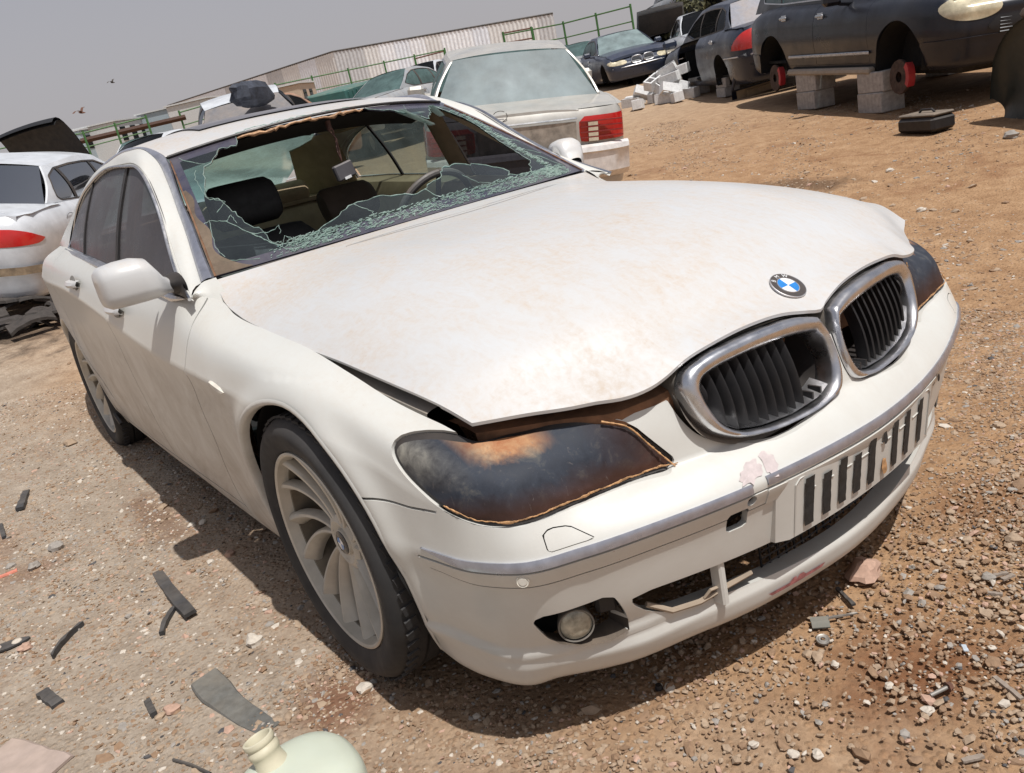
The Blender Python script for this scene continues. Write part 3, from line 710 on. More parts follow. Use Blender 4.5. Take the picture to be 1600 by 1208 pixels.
# ---------------- kidneys
for sy in (-1, 1):
    n = 96
    ko = interp_curve(list(KOUT)+[KOUT[0]], n)[:-1]; ki = interp_curve(list(KIN)+[KIN[0]], n)[:-1]
    nk = min(len(ko), len(ki))
    def resample(P, k):
        P = np.vstack([P, P[:1]]); t = np.concatenate([[0], np.cumsum(np.linalg.norm(np.diff(P, axis=0), axis=1))]); u = np.linspace(0, t[-1], k+1)[:-1]
        return np.stack([np.interp(u, t, P[:, 0]), np.interp(u, t, P[:, 1])], 1)
    ko = resample(ko, n); ki = resample(ki, n)
    # align starts by nearest
    s0 = int(np.argmin(np.linalg.norm(ki-ko[0], axis=1))); ki = np.roll(ki, -s0, axis=0)
    P = []
    for j in range(n):
        o_, i2 = ko[j], ki[j]; row = []
        for s_, off in ((-.02, -.030), (0, -.004), (.10, .008), (.30, .0135), (.62, .0125), (.88, .006), (1.0, -.002), (1.03, -.022), (1.03, -.045)):
            y, z = o_*(1-s_)+i2*s_
            row.append((kx(y, z)+off+.004, sy*y, z+off*.25))
        P.append(row)
    m_ = MB(); m_.grid(P, closeu=True); KF = m_.build('grille_frame', CHROME, hero, ang=70)
    # slats
    zt = lambda y: np.interp(y, *zip(*[(p[0], p[1]) for p in sorted(KIN[0:8], key=lambda p: p[0])]))
    inner_top = sorted([(p[0], p[1]) for p in KIN[0:7]]); inner_bot = sorted([(p[0], p[1]) for p in KIN[7:16]])
    missing = (0, 1, 2) if sy < 0 else (0, 1, 2)
    for k in range(13):
        y = .050+.0258*k
        if k in missing: continue
        t_ = np.interp(y, [p[0] for p in inner_top], [p[1] for p in inner_top])+.004; b_ = np.interp(y, [p[0] for p in inner_bot], [p[1] for p in inner_bot])-.002
        if k == 12: t_ -= .01; b_ += .03
        m_ = MB(); P = []
        for j in range(9):
            s_ = j/8; z = b_+(t_-b_)*s_; bow = .010*math.sin(math.pi*s_)
            x0 = kx(y, z)-.010+bow
            yy = sy*y
            P.append([(x0, yy-.0024, z), (x0+.003, yy, z), (x0, yy+.0024, z), (x0-.034, yy+.0020+sy*.007, z-.002), (x0-.034, yy-.0020+sy*.007, z-.002)])
        m_.grid(P, closev=True); m_.build('grille_slat', BLACK, KF, ang=40)
    if True:   # the stumps left where slats broke off
        for k in (1, 2):
            y = .050+.0258*k; b_ = .574
            m_ = MB(); m_.box((kx(y, b_)-.02, sy*y, b_+.012), (.030, .005, .030-.006*k)); m_.build('grille_slat', BLACK, KF, label='broken grille slat stump')
    # bucket behind: dark tunnel and grey bottom shelf
    m_ = MB(); P = []
    for j in range(n):
        y, z = ki[j]; P.append([(kx(y, z)-.035, sy*y, z), (kx(y, z)-.10, sy*(y*.96+.008), z*.97+.02)])
    m_.grid(P, closeu=True); c_ = len(m_.V); m_.build('grille_tunnel', BLACK, KF, ang=60)
    m_ = MB(); P = []
    for k in range(16):
        y = .05+.31*k/15; b_ = np.interp(y, [p[0] for p in inner_bot], [p[1] for p in inner_bot])
        P.append([(kx(y, b_)-.002, sy*y, b_+.001), (kx(y, b_)-.022, sy*y, b_+.006), (kx(y, b_)-.045, sy*y, b_+.010)])
    m_.grid(P); m_.build('grille_sill', CHROME, KF)
    # housing below and outside the frame
    m_ = MB(); P = []
    for j in range(n):
        y, z = ko[j]; cy_, cz_ = .21, .66; d = np.array([y-cy_, z-cz_]); d /= np.linalg.norm(d)
        w_ = (.003+.013*float(sm(.10, .28, y)))*(1-float(sm(-.1, .5, d[1])))
        P.append([(kx(y, z)-.012, sy*(y+d[0]*w_*1.1), z+d[1]*w_*1.1), (kx(y, z)-.024, sy*(y+d[0]*w_*.3), z+d[1]*w_*.3), (kx(y, z)-.05, sy*(y-.004), z), (kx(y, z)-.09, sy*(y*.97), z*.99)])
    m_.grid(P, closeu=True); m_.build('grille_housing', simple('grey_housing_plastic', (.12, .115, .105), .6, dust=.5) if sy < 0 else bpy.data.materials['grey_housing_plastic'], KF, ang=60)
m_ = MB()       # everything dark behind the openings: radiator pack
m_.box((.58, 0, .45), (.02, 1.0, .46)); m_.build('radiator_pack', DARK, hero)
m_ = MB(); m_.box((.15, 0, .60), (.9, 1.10, .02)); m_.box((.10, 0, .20), (.9, .95, .02)); m_.build('undertray', DARK, hero)
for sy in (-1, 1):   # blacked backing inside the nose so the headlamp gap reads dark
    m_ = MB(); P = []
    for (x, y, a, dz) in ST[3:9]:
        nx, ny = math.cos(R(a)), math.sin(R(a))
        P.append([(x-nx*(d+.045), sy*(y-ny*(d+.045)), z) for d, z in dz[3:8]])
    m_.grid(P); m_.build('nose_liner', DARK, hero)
# mesh grille behind the lower opening
m_ = MB()
for i in range(40):
    y = -.26+.0265*i
    if y > .52: break
    m_.box((.80-.22*y*y, y, .29), (.004, .0035, .12))
for j in range(7): m_.tube([(.803-.22*y*y, y, .240+.017*j) for y in np.linspace(-.26, .52, 14)], .0022, 4)
LG = m_.build('lower_grille_mesh', BLACK, BUMP)
m_ = MB()   # bar and bracket across the right half of the lower opening
for y0, y1 in ((-.455, -.445), (-.395, -.375)):
    pass
m_.box((.800, -.412, .290), (.03, .018, .105), bev=.004); m_.build('opening_strut', WHITE_SIDE, BUMP, smooth=False)
m_ = MB(); m_.tube([(.742, -.565, .300), (.765, -.52, .268), (.785, -.46, .262), (.80, -.40, .268), (.815, -.33, .272)], .006, 6); m_.tube([(.79, -.45, .268), (.80, -.44, .285), (.80, -.42, .28)], .004, 5)
m_.build('loose_duct_edge', simple('dusty_tan_plastic', (.30, .24, .18), .8, dust=.5), BUMP)
# fog lamp + surround
for sy in (-1, 1):
    nrm = Vector((.86, sy*.50, -.02)).normalized(); c0 = Vector((.682, sy*.700, .306)); q = nrm.to_track_quat('Y', 'Z').to_matrix()
    m_ = MB(); m_.lathe([(.028, -.05), (.035, -.012), (.0375, .002), (.0365, .005), (.0335, .004)], 36, 'y'); m_.V = [tuple(q @ Vector(v)+c0) for v in m_.V]; FL = m_.build('fog_light', simple('fog_bezel_grey', (.16, .155, .14), .5, dust=.5), hero)
    m_ = MB(); m_.lathe([(0, .006), (.018, .005), (.030, .002), (.0345, -.002)], 36, 'y'); m_.V = [tuple(q @ Vector(v)+c0) for v in m_.V]; m_.build('fog_lens', simple('clouded_fog_lens', (.40, .38, .31), .35, .3, coat=.3, scale=40, var=.5), FL)
    m_ = MB(); P = []
    for (y, z) in fogp[::2]:
        xs = .70+ (.79-y)*.35
        P.append([(.655+(.79-y)*.42, sy*y, z), (.60+(.79-y)*.40, sy*(y*.985+.008), z*.95+.016)])
    m_.grid(P, closeu=True); m_.build('fog_recess', DARK if False else simple('dark_recess_plastic', (.03, .028, .026), .7, dust=.6), BUMP, ang=60)
    m_ = MB(); m_.box((.585, sy*.69, .31), (.01, .17, .13)); m_.build('fog_recess_back', DARK, BUMP)
    m_ = MB(); m_.box((.708, sy*.637, .335), (.02, .045, .045), Matrix.Rotation(sy*.5, 3, 'Z'), bev=.008); m_.build('fog_vent', BLACK, BUMP)
# number plate holder: body-coloured base with a recess
PH = MB()
def px_(y, z): return .903-.30*y*y-(0.485-z)*.17
ys = np.linspace(-.300, .300, 25)
P = []
for y in ys:
    e = 0 if -.285 < y < .285 else 1
    P.append([(px_(y, .487)-.012, y, .4855), (px_(y, .487)+.016-.012*e, y, .4835), (px_(y, .34)+.022-.012*e, y, .342), (px_(y, .34)-.035, y, .338)])
PH.grid(P)
for y in (ys[0], ys[-1]):
    PH.add([(px_(y, .487)-.03, y, .4855), (px_(y, .487)+.004, y, .4835), (px_(y, .34)+.010, y, .342), (px_(y, .34)-.05, y, .338)], [(0, 1, 2, 3)])
PH = PH.build('number_plate_holder', WHITE_SIDE, BUMP, ang=50)
# raised rim of the recess and the centre seam
m_ = MB()
def rim(pts, r=.0016): m_.tube([(px_(y, z)+.0175+(.485-z)*.04, y, z) for y, z in pts], r, 5)
rim([(-.262, .352), (-.262, .466), (-.252, .476), (.25, .476), (.262, .466), (.262, .352)])
for a, b_ in ((-.235, -.205), (-.175, -.15), (-.12, -.09), (-.06, -.03), (.02, .06), (.10, .13), (.165, .22)): rim([(a, .440), (b_, .440)], .0013)
m_.build('plate_recess_rim', WHITE_SIDE, PH)
TAPE = simple('weathered_black_tape', (.014, .014, .014), .75, var=.7, scale=70, dust=.15, bumpy=.001)
for k, (y, z0, z1, w) in enumerate(((-.225, .358, .470, .026), (-.172, .360, .458, .024), (-.122, .362, .468, .024), (-.072, .364, .456, .025), (-.018, .360, .470, .024), (.078, .360, .470, .022), (.135, .362, .472, .022), (.205, .362, .472, .022))):
    m_ = MB(); rnd = random.Random(k); P = []
    for j in range(9):
        z = z0+(z1-z0)*j/8; P.append([(px_(y-w/2, z)+.0200+(.485-z)*.04, y-w/2+rnd.uniform(-.0012, .0012), z), (px_(y, z)+.0206+(.485-z)*.04, y, z), (px_(y+w/2, z)+.0200+(.485-z)*.04, y+w/2+rnd.uniform(-.0012, .0012), z)])
    m_.grid(P); m_.build('tape_strip', TAPE, PH)
for (y, z, ry, rz) in ((.030, .452, .009, .020), (.034, .378, .011, .022)):
    m_ = MB(); rnd = random.Random(7); V = [(px_(y, z)+.0212+(.485-z)*.04, y, z)]
    for k in range(14):
        t = 2*math.pi*k/14; q_ = rnd.uniform(.8, 1.15); V.append((px_(y, z)+.0205+(.485-z)*.04, y+ry*q_*math.cos(t), z+rz*q_*math.sin(t)))
    m_.add(V, [(0, 1+k, 1+(k+1) % 14) for k in range(14)]); m_.build('glue_patch', PEEL if z < .4 else TAPE, PH)
for (y, z, ry, rz) in ((.31, .466, .012, .008), (.36, .460, .006, .010)):
    m_ = MB(); V = [(.905-.30*y*y+.003, y+ry*math.cos(2*math.pi*k/14), z+rz*math.sin(2*math.pi*k/14)) for k in range(14)]
    m_.add(V, [tuple(range(14))]); m_.build('screw_hole', BLACK, BUMP, smooth=False)
# bare patches where paint flaked on the bumper shelf
FLAKE = simple('flaked_primer_patch', (.50, .43, .42), .8, scale=50)
flk = [((.862, -.345), .032, .014), ((.872, -.300), .020, .018)]
BV = belt_sheet.V; BNn = belt_sheet.N
for k, ((x, y), ly, lx) in enumerate(flk):
    rnd = random.Random(k+3); n = 22; V = []
    for j in range(n):
        t = 2*math.pi*j/n; q_ = rnd.uniform(.65, 1.2); yy = y+ly*q_*math.cos(t); xx = x+lx*q_*math.sin(t)
        kk = np.where((BV[:, 2] > .51) & (BV[:, 2] < .60) & (np.abs(BV[:, 1]-yy) < .04))[0]; i_ = kk[np.argmin((BV[kk, 0]-xx)**2+(BV[kk, 1]-yy)**2)]
        V.append((xx, yy, BV[i_, 2]+.002+(xx-BV[i_, 0])*-.9))
    c_ = np.mean(V, 0); m_ = MB(); m_.add([tuple(c_+np.array([.0, 0, .0006]))]+V, [(0, 1+j, 1+(j+1) % n) for j in range(n)]); m_.build('paint_flake', FLAKE, BUMP)

# reddish transfer scrape on the lower lip
SCR_ = simple('red_paint_transfer', (.33, .12, .12), .7, var=.6, scale=60, dust=.3)
m_ = MB(); P = []
kk = np.where((BV[:, 2] > .165) & (BV[:, 2] < .235) & (BV[:, 0] > .6))[0]
for y in np.linspace(-.30, -.12, 22):
    w_ = .010*math.sin(math.pi*(y+.30)/.18)**.5+.002; row = []
    for z in (.203-w_*.6, .203+w_*.4):
        i_ = kk[np.argmin((BV[kk, 1]-y)**2+(BV[kk, 2]-z)**2)]; row.append(BV[i_]+BNn[i_]*.0022)
    P.append(row)
m_.grid(P); m_.build('paint_scrape', SCR_, BUMP)

BARREL_DARK = simple('depth_dark_brown_alloy', (.20, .165, .12), .7, .2, var=.4, scale=10)  # barrel coloured darker so it looks deep in shade behind the spokes
GLASS_LEFT = glass_mat('grey_green_side_glass', (.45, .55, .52), 1, (.24, .30, .29), .35, .12)
# ---------------- wheels
def wheel(parent, x, side, rear=False):
    """y outer face plane at |y|=.92; built in car space for side -1 then mirrored"""
    cz = .357 if not rear else .350
    yo = .920 if not rear else .905
    T = lambda v: (x+v[0], side*(yo-v[1]), cz+v[2])      # local: y = depth inward
    m_ = MB()
    prof = [(.262, .012), (.266, .004), (.275, .001), (.292, -.006), (.312, -.010), (.328, -.006), (.340, .006), (.3475, .020), (.350, .032)]
    for k in range(4):
        g = .050+.045*k; prof += [(.3535, g), (.3535, g+.012), (.345, g+.0135), (.345, g+.0205), (.3535, g+.022)]
    prof += [(.350, .226), (.340, .244), (.315, .252), (.275, .246), (.262, .24)]
    m_.lathe(prof, 96, 'y'); m_.V = [T(v) for v in m_.V]
    W = empty_part('wheel', parent, T((0, 0, 0)))
    ty = m_.build('tyre', RUBBER, W, ang=50)
    # sipes / shoulder blocks
    m_ = MB()
    for k in range(60):
        t = 2*math.pi*k/60; q = Matrix.Rotation(-t, 3, 'Y')
        for (h, l) in ((.028, .030), (.218, .030)):
            m_.box(q @ Vector((.3515, h, 0)), (.006, l, .022), q @ Matrix.Rotation(.25, 3, 'X'))
    m_.V = [T(v) for v in m_.V]; tag(m_.build('tread_block', RUBBER, W, smooth=False), kind='stuff')
    m_ = MB()
    m_.lathe([(.2625, .012), (.2625, .002), (.258, .000), (.2525, .004), (.250, .016), (.245, .034)], 96, 'y')
    m_.V = [T(v) for v in m_.V]; RI = m_.build('rim', ALLOY, W, ang=40)
    m_ = MB(); m_.lathe([(.2452, .032), (.242, .10), (.225, .13), (.225, .20), (.262, .235)], 96, 'y'); m_.V = [T(v) for v in m_.V]; m_.build('rim_barrel', BARREL_DARK, RI, ang=40)
    # hub and spokes: five pairs of twisted blades
    m_ = MB(); m_.lathe([(0, .050), (.030, .050), (.034, .052), (.036, .060), (.058, .050), (.074, .058), (.078, .085), (.06, .12)], 48, 'y')
    m_.V = [T(v) for v in m_.V]; m_.build('wheel_hub', ALLOY, RI, ang=40)
    m_ = MB(); m_.lathe([(0, .0455), (.012, .0455), (.028, .0465), (.0315, .049), (.0315, .055)], 32, 'y'); m_.V = [T(v) for v in m_.V]; HC = m_.build('hub_cap', BADGE_BLK, RI)
    for k in range(4):
        m2 = MB(); n = 6; V = [(0, .0450, 0)]+[(.017*math.cos(math.pi/2*(k+j/n)), .0450, .017*math.sin(math.pi/2*(k+j/n))) for j in range(n+1)]
        m2.add([T(v) for v in V], [(0, j+1, j+2) for j in range(n)]); m2.build('hub_emblem_quarter', BADGE_BLUE if k % 2 else BADGE_WHITE, RI, smooth=False)
    for p in range(7):
        for h in (-1, 1):
            a0 = 2*math.pi*p/7+h*.125+.25; m2 = MB(); P = []
            for j in range(15):
                s_ = j/14; r_ = .050+.200*s_
                a = a0+side*(-.42)*(s_**1.25)+h*.10*s_
                w = (.0095+.006*s_+.007*s_**3); dep = .052-.040*s_**1.6
                tw = h*side*0+.004
                row = []
                for (u, d) in ((-1, .030), (-1, .010), (-.72, .002), (-.2, .0), (.25, .004+.006*s_), (.8, .012+.010*s_), (1, .022+.010*s_), (1, .042)):
                    da = u*w/r_
                    row.append((r_*math.cos(a+da), dep+d, r_*math.sin(a+da)))
                P.append(row)
            m2.grid(P); m2.V = [T(v) for v in m2.V]; m2.build('spoke', ALLOY, RI, ang=50)
    for p in range(5):
        m2 = MB(); a = 2*math.pi*p/5+.25+math.pi/5; m2.lathe([(0, .062), (.008, .062), (.009, .066), (.009, .075)], 10, 'y', (.053*math.cos(a), 0, .053*math.sin(a))); m2.V = [T(v) for v in m2.V]; m2.build('wheel_bolt', BLACK, RI)
    m2 = MB(); m2.lathe([(.09, .125), (.175, .125), (.178, .135), (.178, .15)], 48, 'y'); m2.V = [T(v) for v in m2.V]; m2.build('brake_disc', simple('rusty_disc', (.12, .08, .06), .6, .5, var=.4) if 'rusty_disc' not in bpy.data.materials else bpy.data.materials['rusty_disc'], W)
    return W
def empty_part(name, parent, loc=(0, 0, 0)):
    o = bpy.data.objects.new(name, None); COL.objects.link(o); o.parent = parent; o.empty_display_size = .1
    return o
for side in (-1, 1):
    wheel(hero, 0.005, side); wheel(hero, -2.985, side, True)
    for cx, cz, Ra in (ARC, ARR):      # wheel-house liners
        m_ = MB(); P = []
        for k in range(33):
            t = -.35+(math.pi+.7)*k/32
            for_ = []
            for (rr, yy) in ((Ra-.002, .905), (Ra+.014, .88), (Ra+.014, .80), (Ra-.01, .62)): zz_ = max(.17, cz+rr*math.sin(t)); for_.append((cx+(rr-.02*(zz_ < .3))*math.cos(t), side*(yy-.22*max(0, .42-zz_)), zz_))
            P.append(for_)
        m_.grid(P); m_.add([(cx+.36*math.cos(t), side*.62, max(.17, cz+.36*math.sin(t))) for t in np.linspace(0, 2*math.pi, 20)], [tuple(range(20))]); m_.build('wheel_liner', DARK, hero)
        # flanged lip of the arch
        m_ = MB(); P = []
        idx = np.where((np.abs(np.hypot(BS[..., 0]-cx, BS[..., 2]-cz)-Ra) < .012) & (BS[..., 1]*side > .5))
        pts = BS[idx]; 
        angs = np.arctan2(pts[:, 2]-cz, pts[:, 0]-cx)
        for k in range(49):
            t = -.48+(math.pi+.96)*k/48
            ww = np.exp(-((np.angle(np.exp(1j*(angs-t))))/.06)**2)+1e-9; yb = float((np.abs(pts[:, 1])*ww).sum()/ww.sum())
            row = []
            for (dr, dy) in ((.012, .000), (.006, .0035), (.000, .003), (-.005, -.004), (-.006, -.022)): row.append((cx+(Ra+dr)*math.cos(t), side*(yb+dy), cz+(Ra+dr)*math.sin(t)))
            P.append(row)
        m_.grid(P); m_.build('arch_lip', WHITE_SIDE, hero, ang=80)
# ---------------- greenhouse
def mir(C, s): return [(x, y*s, z) for x, y, z in C]
nW = 70
we = interp_curve(WE, nW); b1 = interp_curve(B1, nW); dl = interp_curve(DL, nW)
def resamp(P, n, pw=1.):
    t = np.concatenate([[0], np.cumsum(np.linalg.norm(np.diff(P, axis=0), axis=1))]); u = np.linspace(0, 1, n)**pw*t[-1]
    return np.stack([np.interp(u, t, P[:, i]) for i in range(3)], 1)
we, b1, dl = (resamp(c, 90) for c in (we, b1, dl))
# align the door-opening curve to the outer rail by x
RAILM = WHITE
for s in (-1, 1):
    A = b1*[1, s, 1]; Bc = dl*[1, s, 1]; Wc = we*[1, s, 1]
    # blue-grey trim strip between windscreen/roof and the body side
    m_ = MB(); P = []
    for j in range(90):
        if j > 78: break
        a, c = Wc[j], A[j]; row = []
        for t, h in ((0, -.006), (.06, .004), (.35, .007), (.7, .006), (.96, .003), (1., -.004)):
            p = a*(1-t)+c*t; p = p+np.array([.25, s*.5, .8])*h; row.append(p)
        P.append(row)
    m_.grid(P); m_.build('roof_trim_strip', CHROME_B, hero, ang=60)
    # white pillar / cant rail with door-frame step
    m_ = MB(); P = []
    for j in range(90):
        a, c = A[j], Bc[j]; row = []; n_ = np.array([.20, s*.75, .55])
        for t, h in ((0, -.002), (.04, .002), (.25, .010), (.50, .011), (.78, .006), (.80, -.001), (.84, -.001), (.86, .004), (.985, .0), (1.0, -.012)):
            row.append(a*(1-t)+c*t+n_*h)
        P.append(row)
    m_.grid(P); m_.build('door_frame_rail', WHITE_SIDE, hero, ang=50)
    # window chrome line
    m_ = MB(); m_.tube([tuple(p+np.array([0, s*.002, .002])) for p in Bc], .0055, 6); m_.build('window_trim', CHROME, hero)
    m_ = MB(); ra_ = resamp(np.array([(-.695, .762, .986), (-.735, .792, .980), (-.71, .828, .965), (-.66, .862, .949)]), 12); rb_ = resamp(np.array([(-.60, .770, .905), (-.63, .792, .915), (-.68, .815, .925), (-.74, .840, .935)]), 12)
    m_.grid([[(ra_[j]*(1-t)+rb_[j]*t+np.array([.004, 0, .010])*math.sin(math.pi*t))*[1, s, 1] for t in np.linspace(0, 1, 6)] for j in range(12)]); m_.build('cowl_corner', WHITE_SIDE, hero, ang=80)
    # C-pillar panel between rail end, belt and the rear window
    cb = [(-2.735, .815, 1.088), (-2.95, .80, 1.09), (-3.2, .775, 1.088), (-3.42, .745, 1.083)]
    cb = resamp(np.array(cb), 24); up_ = resamp(b1[62:], 24); dd = resamp(dl[66:], 24)
    m_ = MB(); P = []
    for j in range(24):
        a = up_[j]*[1, s, 1]; c = cb[j]*[1, s, 1]
        P.append([a*(1-t)+c*t+np.array([0, s*.012, .006])*math.sin(math.pi*t) for t in np.linspace(0, 1, 8)])
    m_.grid(P); m_.build('rear_pillar', WHITE_SIDE, hero, ang=70)
    # side glass: ruled surface between the beltline and the door-frame curve
    bl = lambda x: (np.interp(x, [-2.8, -2.4, -1.9, -1.4, -1.0, -.75, -.6], [.815, .838, .852, .856, .858, .862, .868]), np.interp(x, [-2.8, -2.4, -1.9, -1.4, -1.0, -.75, -.6], [1.088, 1.073, 1.038, .998, .968, .952, .945]))
    for nm, xa, xb, gm in (('front_side_window', -.70, -1.575, GLASS_SIDE), ('rear_side_window', -1.635, -2.24, GLASS_SIDE), ('quarter_window', -2.27, -2.70, GLASS_SIDE)):
        m_ = MB(); P = []
        for x in np.linspace(xa, xb, 26):
            y0, z0 = bl(x); jj = np.argsort(dl[:, 0])
            # top curve: choose by x (front edge rises)
            zt_ = np.interp(x, dl[jj, 0], dl[jj, 2]); yt = np.interp(x, dl[jj, 0], dl[jj, 1])
            P.append([(x, s*((y0*(1-t)+yt*t)-.010+.012*math.sin(math.pi*t)), z0*(1-t)+zt_*t) for t in np.linspace(0, 1, 10)])
        m_.grid(P); m_.build(nm, gm if s < 0 else (TINT if nm.startswith('front') else GLASS_LEFT), hero)
    for xb_, w in ((-1.605, .040), (-2.255, .022)):
        m_ = MB(); P = []
        y0, z0 = bl(xb_); jj = np.argsort(dl[:, 0]); zt_ = np.interp(xb_, dl[jj, 0], dl[jj, 2]); yt = np.interp(xb_, dl[jj, 0], dl[jj, 1])
        for t in np.linspace(0, 1, 10):
            y = (y0*(1-t)+yt*t)-.004+.012*math.sin(math.pi*t); z = z0*(1-t)+zt_*t
            P.append([(xb_-w/2, s*(y-.010), z), (xb_-w/2, s*y, z), (xb_-.003, s*(y+.001), z), (xb_, s*(y-.004), z), (xb_+.003, s*(y+.001), z), (xb_+w/2, s*y, z), (xb_+w/2, s*(y-.010), z)])
        m_.grid(P); m_.build('window_post', BLACK, hero, ang=40)
    # belt moulding
    m_ = MB(); P = []
    for x in np.linspace(-.70, -2.76, 50):
        y0, z0 = bl(x); k_ = min(1., (-.70-x)/.12+.02); P.append([(x, s*(y0+.016*k_), z0-.018*k_), (x, s*(y0+.017*k_), z0-.008*k_), (x, s*(y0+.010*k_), z0+.002*k_), (x, s*(y0-.010*k_), z0+.004*k_)])
    m_.grid(P); m_.build('belt_moulding', CHROME, hero, ang=40)
    m_ = MB(); P = []
    for x in np.linspace(-.84, -2.76, 50):
        y0, z0 = bl(x); P.append([(x, s*(y0+.010), z0+.001), (x, s*(y0-.02), z0-.006), (x, s*(y0-.10), z0-.02), (x, s*(y0-.13), z0-.10), (x, s*(y0-.09), z0-.60)])
    m_.grid(P); m_.build('door_card', BEIGE, hero, ang=50)
# roof
P = []
rw = resamp(we[[i for i in range(90) if -2.66 < we[i, 0] <= -1.383]], 46)
for j, p in enumerate(rw):
    x, y, z = p; row = []
    f0 = np.clip(1-(x+1.383)/(-.35), 0, 1)              # near the windscreen header
    hx = .118*f0**1.5; crown = .030+.012*np.clip((-1.383-x)/.4, 0, 1)
    for t in np.linspace(-1, 1, 41): row.append((x+hx*(1-t*t), y*t, z+crown*(1-abs(t)**2.4)))
    P.append(row)
RP = np.array(P)
m_ = MB(); m_.grid(RP); ROOF = m_.build('roof', WHITE, hero, ang=70)
m_ = MB(); m_.grid(RP[1:-1, 2:-2]-[0, 0, .028]); m_.build('headliner', simple('headliner_fabric', (.05, .045, .04), .95), hero)
# sunroof glass, dusty grey, slightly proud
i0, i1 = 8, 28
m_ = MB(); m_.grid(RP[i0:i1, 7:-7]+[0, 0, .006]); m_.build('sunroof_panel', simple('dusty_dark_sunroof', (.045, .045, .055), .35, dust=.95, dustcol=(.24, .22, .23), coat=.3), ROOF)
# header: remains of the bonded glass edge, rust and foam
hdr = [(-1.265-.118*u*u, .598*u, 1.405-.041*u*u) for u in np.linspace(-1, 1, 61)]
m_ = MB(); m_.tube([(x+.012, y, z+.001) for x, y, z in hdr], .006, 6); m_.build('header_moulding', BLACK, hero)
FOAM = simple('torn_tan_foam_edge', (.42, .25, .14), .85, var=.5, scale=60, bumpy=.002)
m_ = MB(); rnd = random.Random(5)
for u0, u1 in ((-.60, -.36), (-.37, -.12), (-.13, .10), (.08, .26)):
    pts = []
    for u in np.linspace(u0, u1, 8): pts.append((-1.265-.118*u*u+.020+rnd.uniform(-.004, .004), .598*u, 1.405-.041*u*u-.014+rnd.uniform(-.005, .005)))
    m_.tube(pts, [.0035+rnd.random()*.005 for _ in pts], 5)
m_.build('torn_header_seal', FOAM, hero)
m_ = MB(); m_.grid([[(x-.005-.10*t, y*(1-.03*t), z-.020-.020*t) for t in (0, .3, 1, 2)] for x, y, z in hdr]); m_.build('header_panel', simple('header_black_cloth', (.015, .014, .013), .95), hero)
# rear window
m_ = MB(); P = []
for j in range(16):
    t = j/15; x = -2.66-.80*t; z = 1.372-.272*t-.03*t*(1-t); w = .575+.03*t
    P.append([(x-.06*(1-u*u)*t, w*u, z+.035*(1-u*u)) for u in np.linspace(-1, 1, 25)])
m_.grid(P); m_.build('rear_window', GLASS_REAR, hero)
# boot lid
m_ = MB(); P = []
for x in np.linspace(-3.35, -4.08, 14):
    w = np.interp(x, [-4.1, -3.8, -3.35], [.60, .69, .745]); z = np.interp(x, [-4.1, -3.8, -3.35], [1.055, 1.073, 1.085])
    P.append([(x-.0*u, w*u, z+.012*(1-u*u)+.02*math.exp(-((abs(u)-.0)/.6)**2)) for u in np.linspace(-1, 1, 21)])
m_.grid(P); m_.build('boot_lid', WHITE, hero)
# ---------------- windscreen: bowed laminated glass with a large jagged hole
def wsP(u, v):
    a = abs(u); b = np.array([-.545-.17*a*a, .765*u, 1.003-.018*a*a]); t = np.array([-1.265-.118*a*a, .598*u, 1.405-.041*a*a])
    p = b*(1-v)+t*v; p[2] += .045*v*(1-v)*(1-.3*a*a); return p
HOLE = [(-.723,.919),(-.80,.814),(-.842,.801),(-.895,.594),(-.891,.52),(-.854,.511),(-.839,.455),(-.815,.342),(-.792,.264),(-.759,.223),(-.751,.129),(-.739,.095),(-.671,.067),(-.58,.084),(-.514,.122),(-.418,.173),(-.345,.2),(-.247,.206),(-.142,.181),(-.077,.154),(-.025,.163),(.059,.201),(.132,.219),(.20,.285),(.27,.292),(.411,.25),(.51,.173),(.519,.14),(.477,.113),(.571,.103),(.631,.097),(.76,.187),(.775,.302),(.79,.386),(.82,.49),(.87,.62),(.895,.727),(.885,.794),(.87,.868),(.85,.925),(.81,.935),(.716,.855),(.591,.757),(.566,.798),(.515,.858),(.407,.924),(.298,.96),(.25,1.02),(-.272,1.02),(-.585,1.02),(-.63,.90)]
rnd = random.Random(11)
hj = []
for i in range(len(HOLE)):
    a, b_ = np.array(HOLE[i]), np.array(HOLE[(i+1) % len(HOLE)]); L = np.linalg.norm(b_-a); n = max(1, int(L/.022))
    for k in range(n):
        p = a+(b_-a)*k/n
        if k: p = p+np.array([rnd.uniform(-.006, .006), rnd.uniform(-.012, .012)])
        hj.append(tuple(p))
U = np.linspace(-.995, .995, 150); Vv = np.linspace(.004, .985, 80)
GP = np.array([[wsP(u, v) for v in Vv] for u in U]); UV = np.array([[(u, v, 0) for v in Vv] for u in U])
wsN = np.cross(np.gradient(GP, axis=0), np.gradient(GP, axis=1)); wsN /= np.linalg.norm(wsN, axis=2, keepdims=True); wsN *= np.sign(wsN[..., 2:3])
g_ = Sheet.from_grid(GP, UV)          # carry (u,v) in N for cutting
_, keep = g_.clip(poly_sdf(g_.N[:, 0], g_.N[:, 1], hj))
uvk = keep.N.copy()
def nrm_at(uv):
    i = np.clip(((uv[:, 0]+.995)/1.99*149).round().astype(int), 0, 149); j = np.clip(((uv[:, 1]-.004)/.981*79).round().astype(int), 0, 79); return wsN[i, j]
keep.N = nrm_at(uvk)
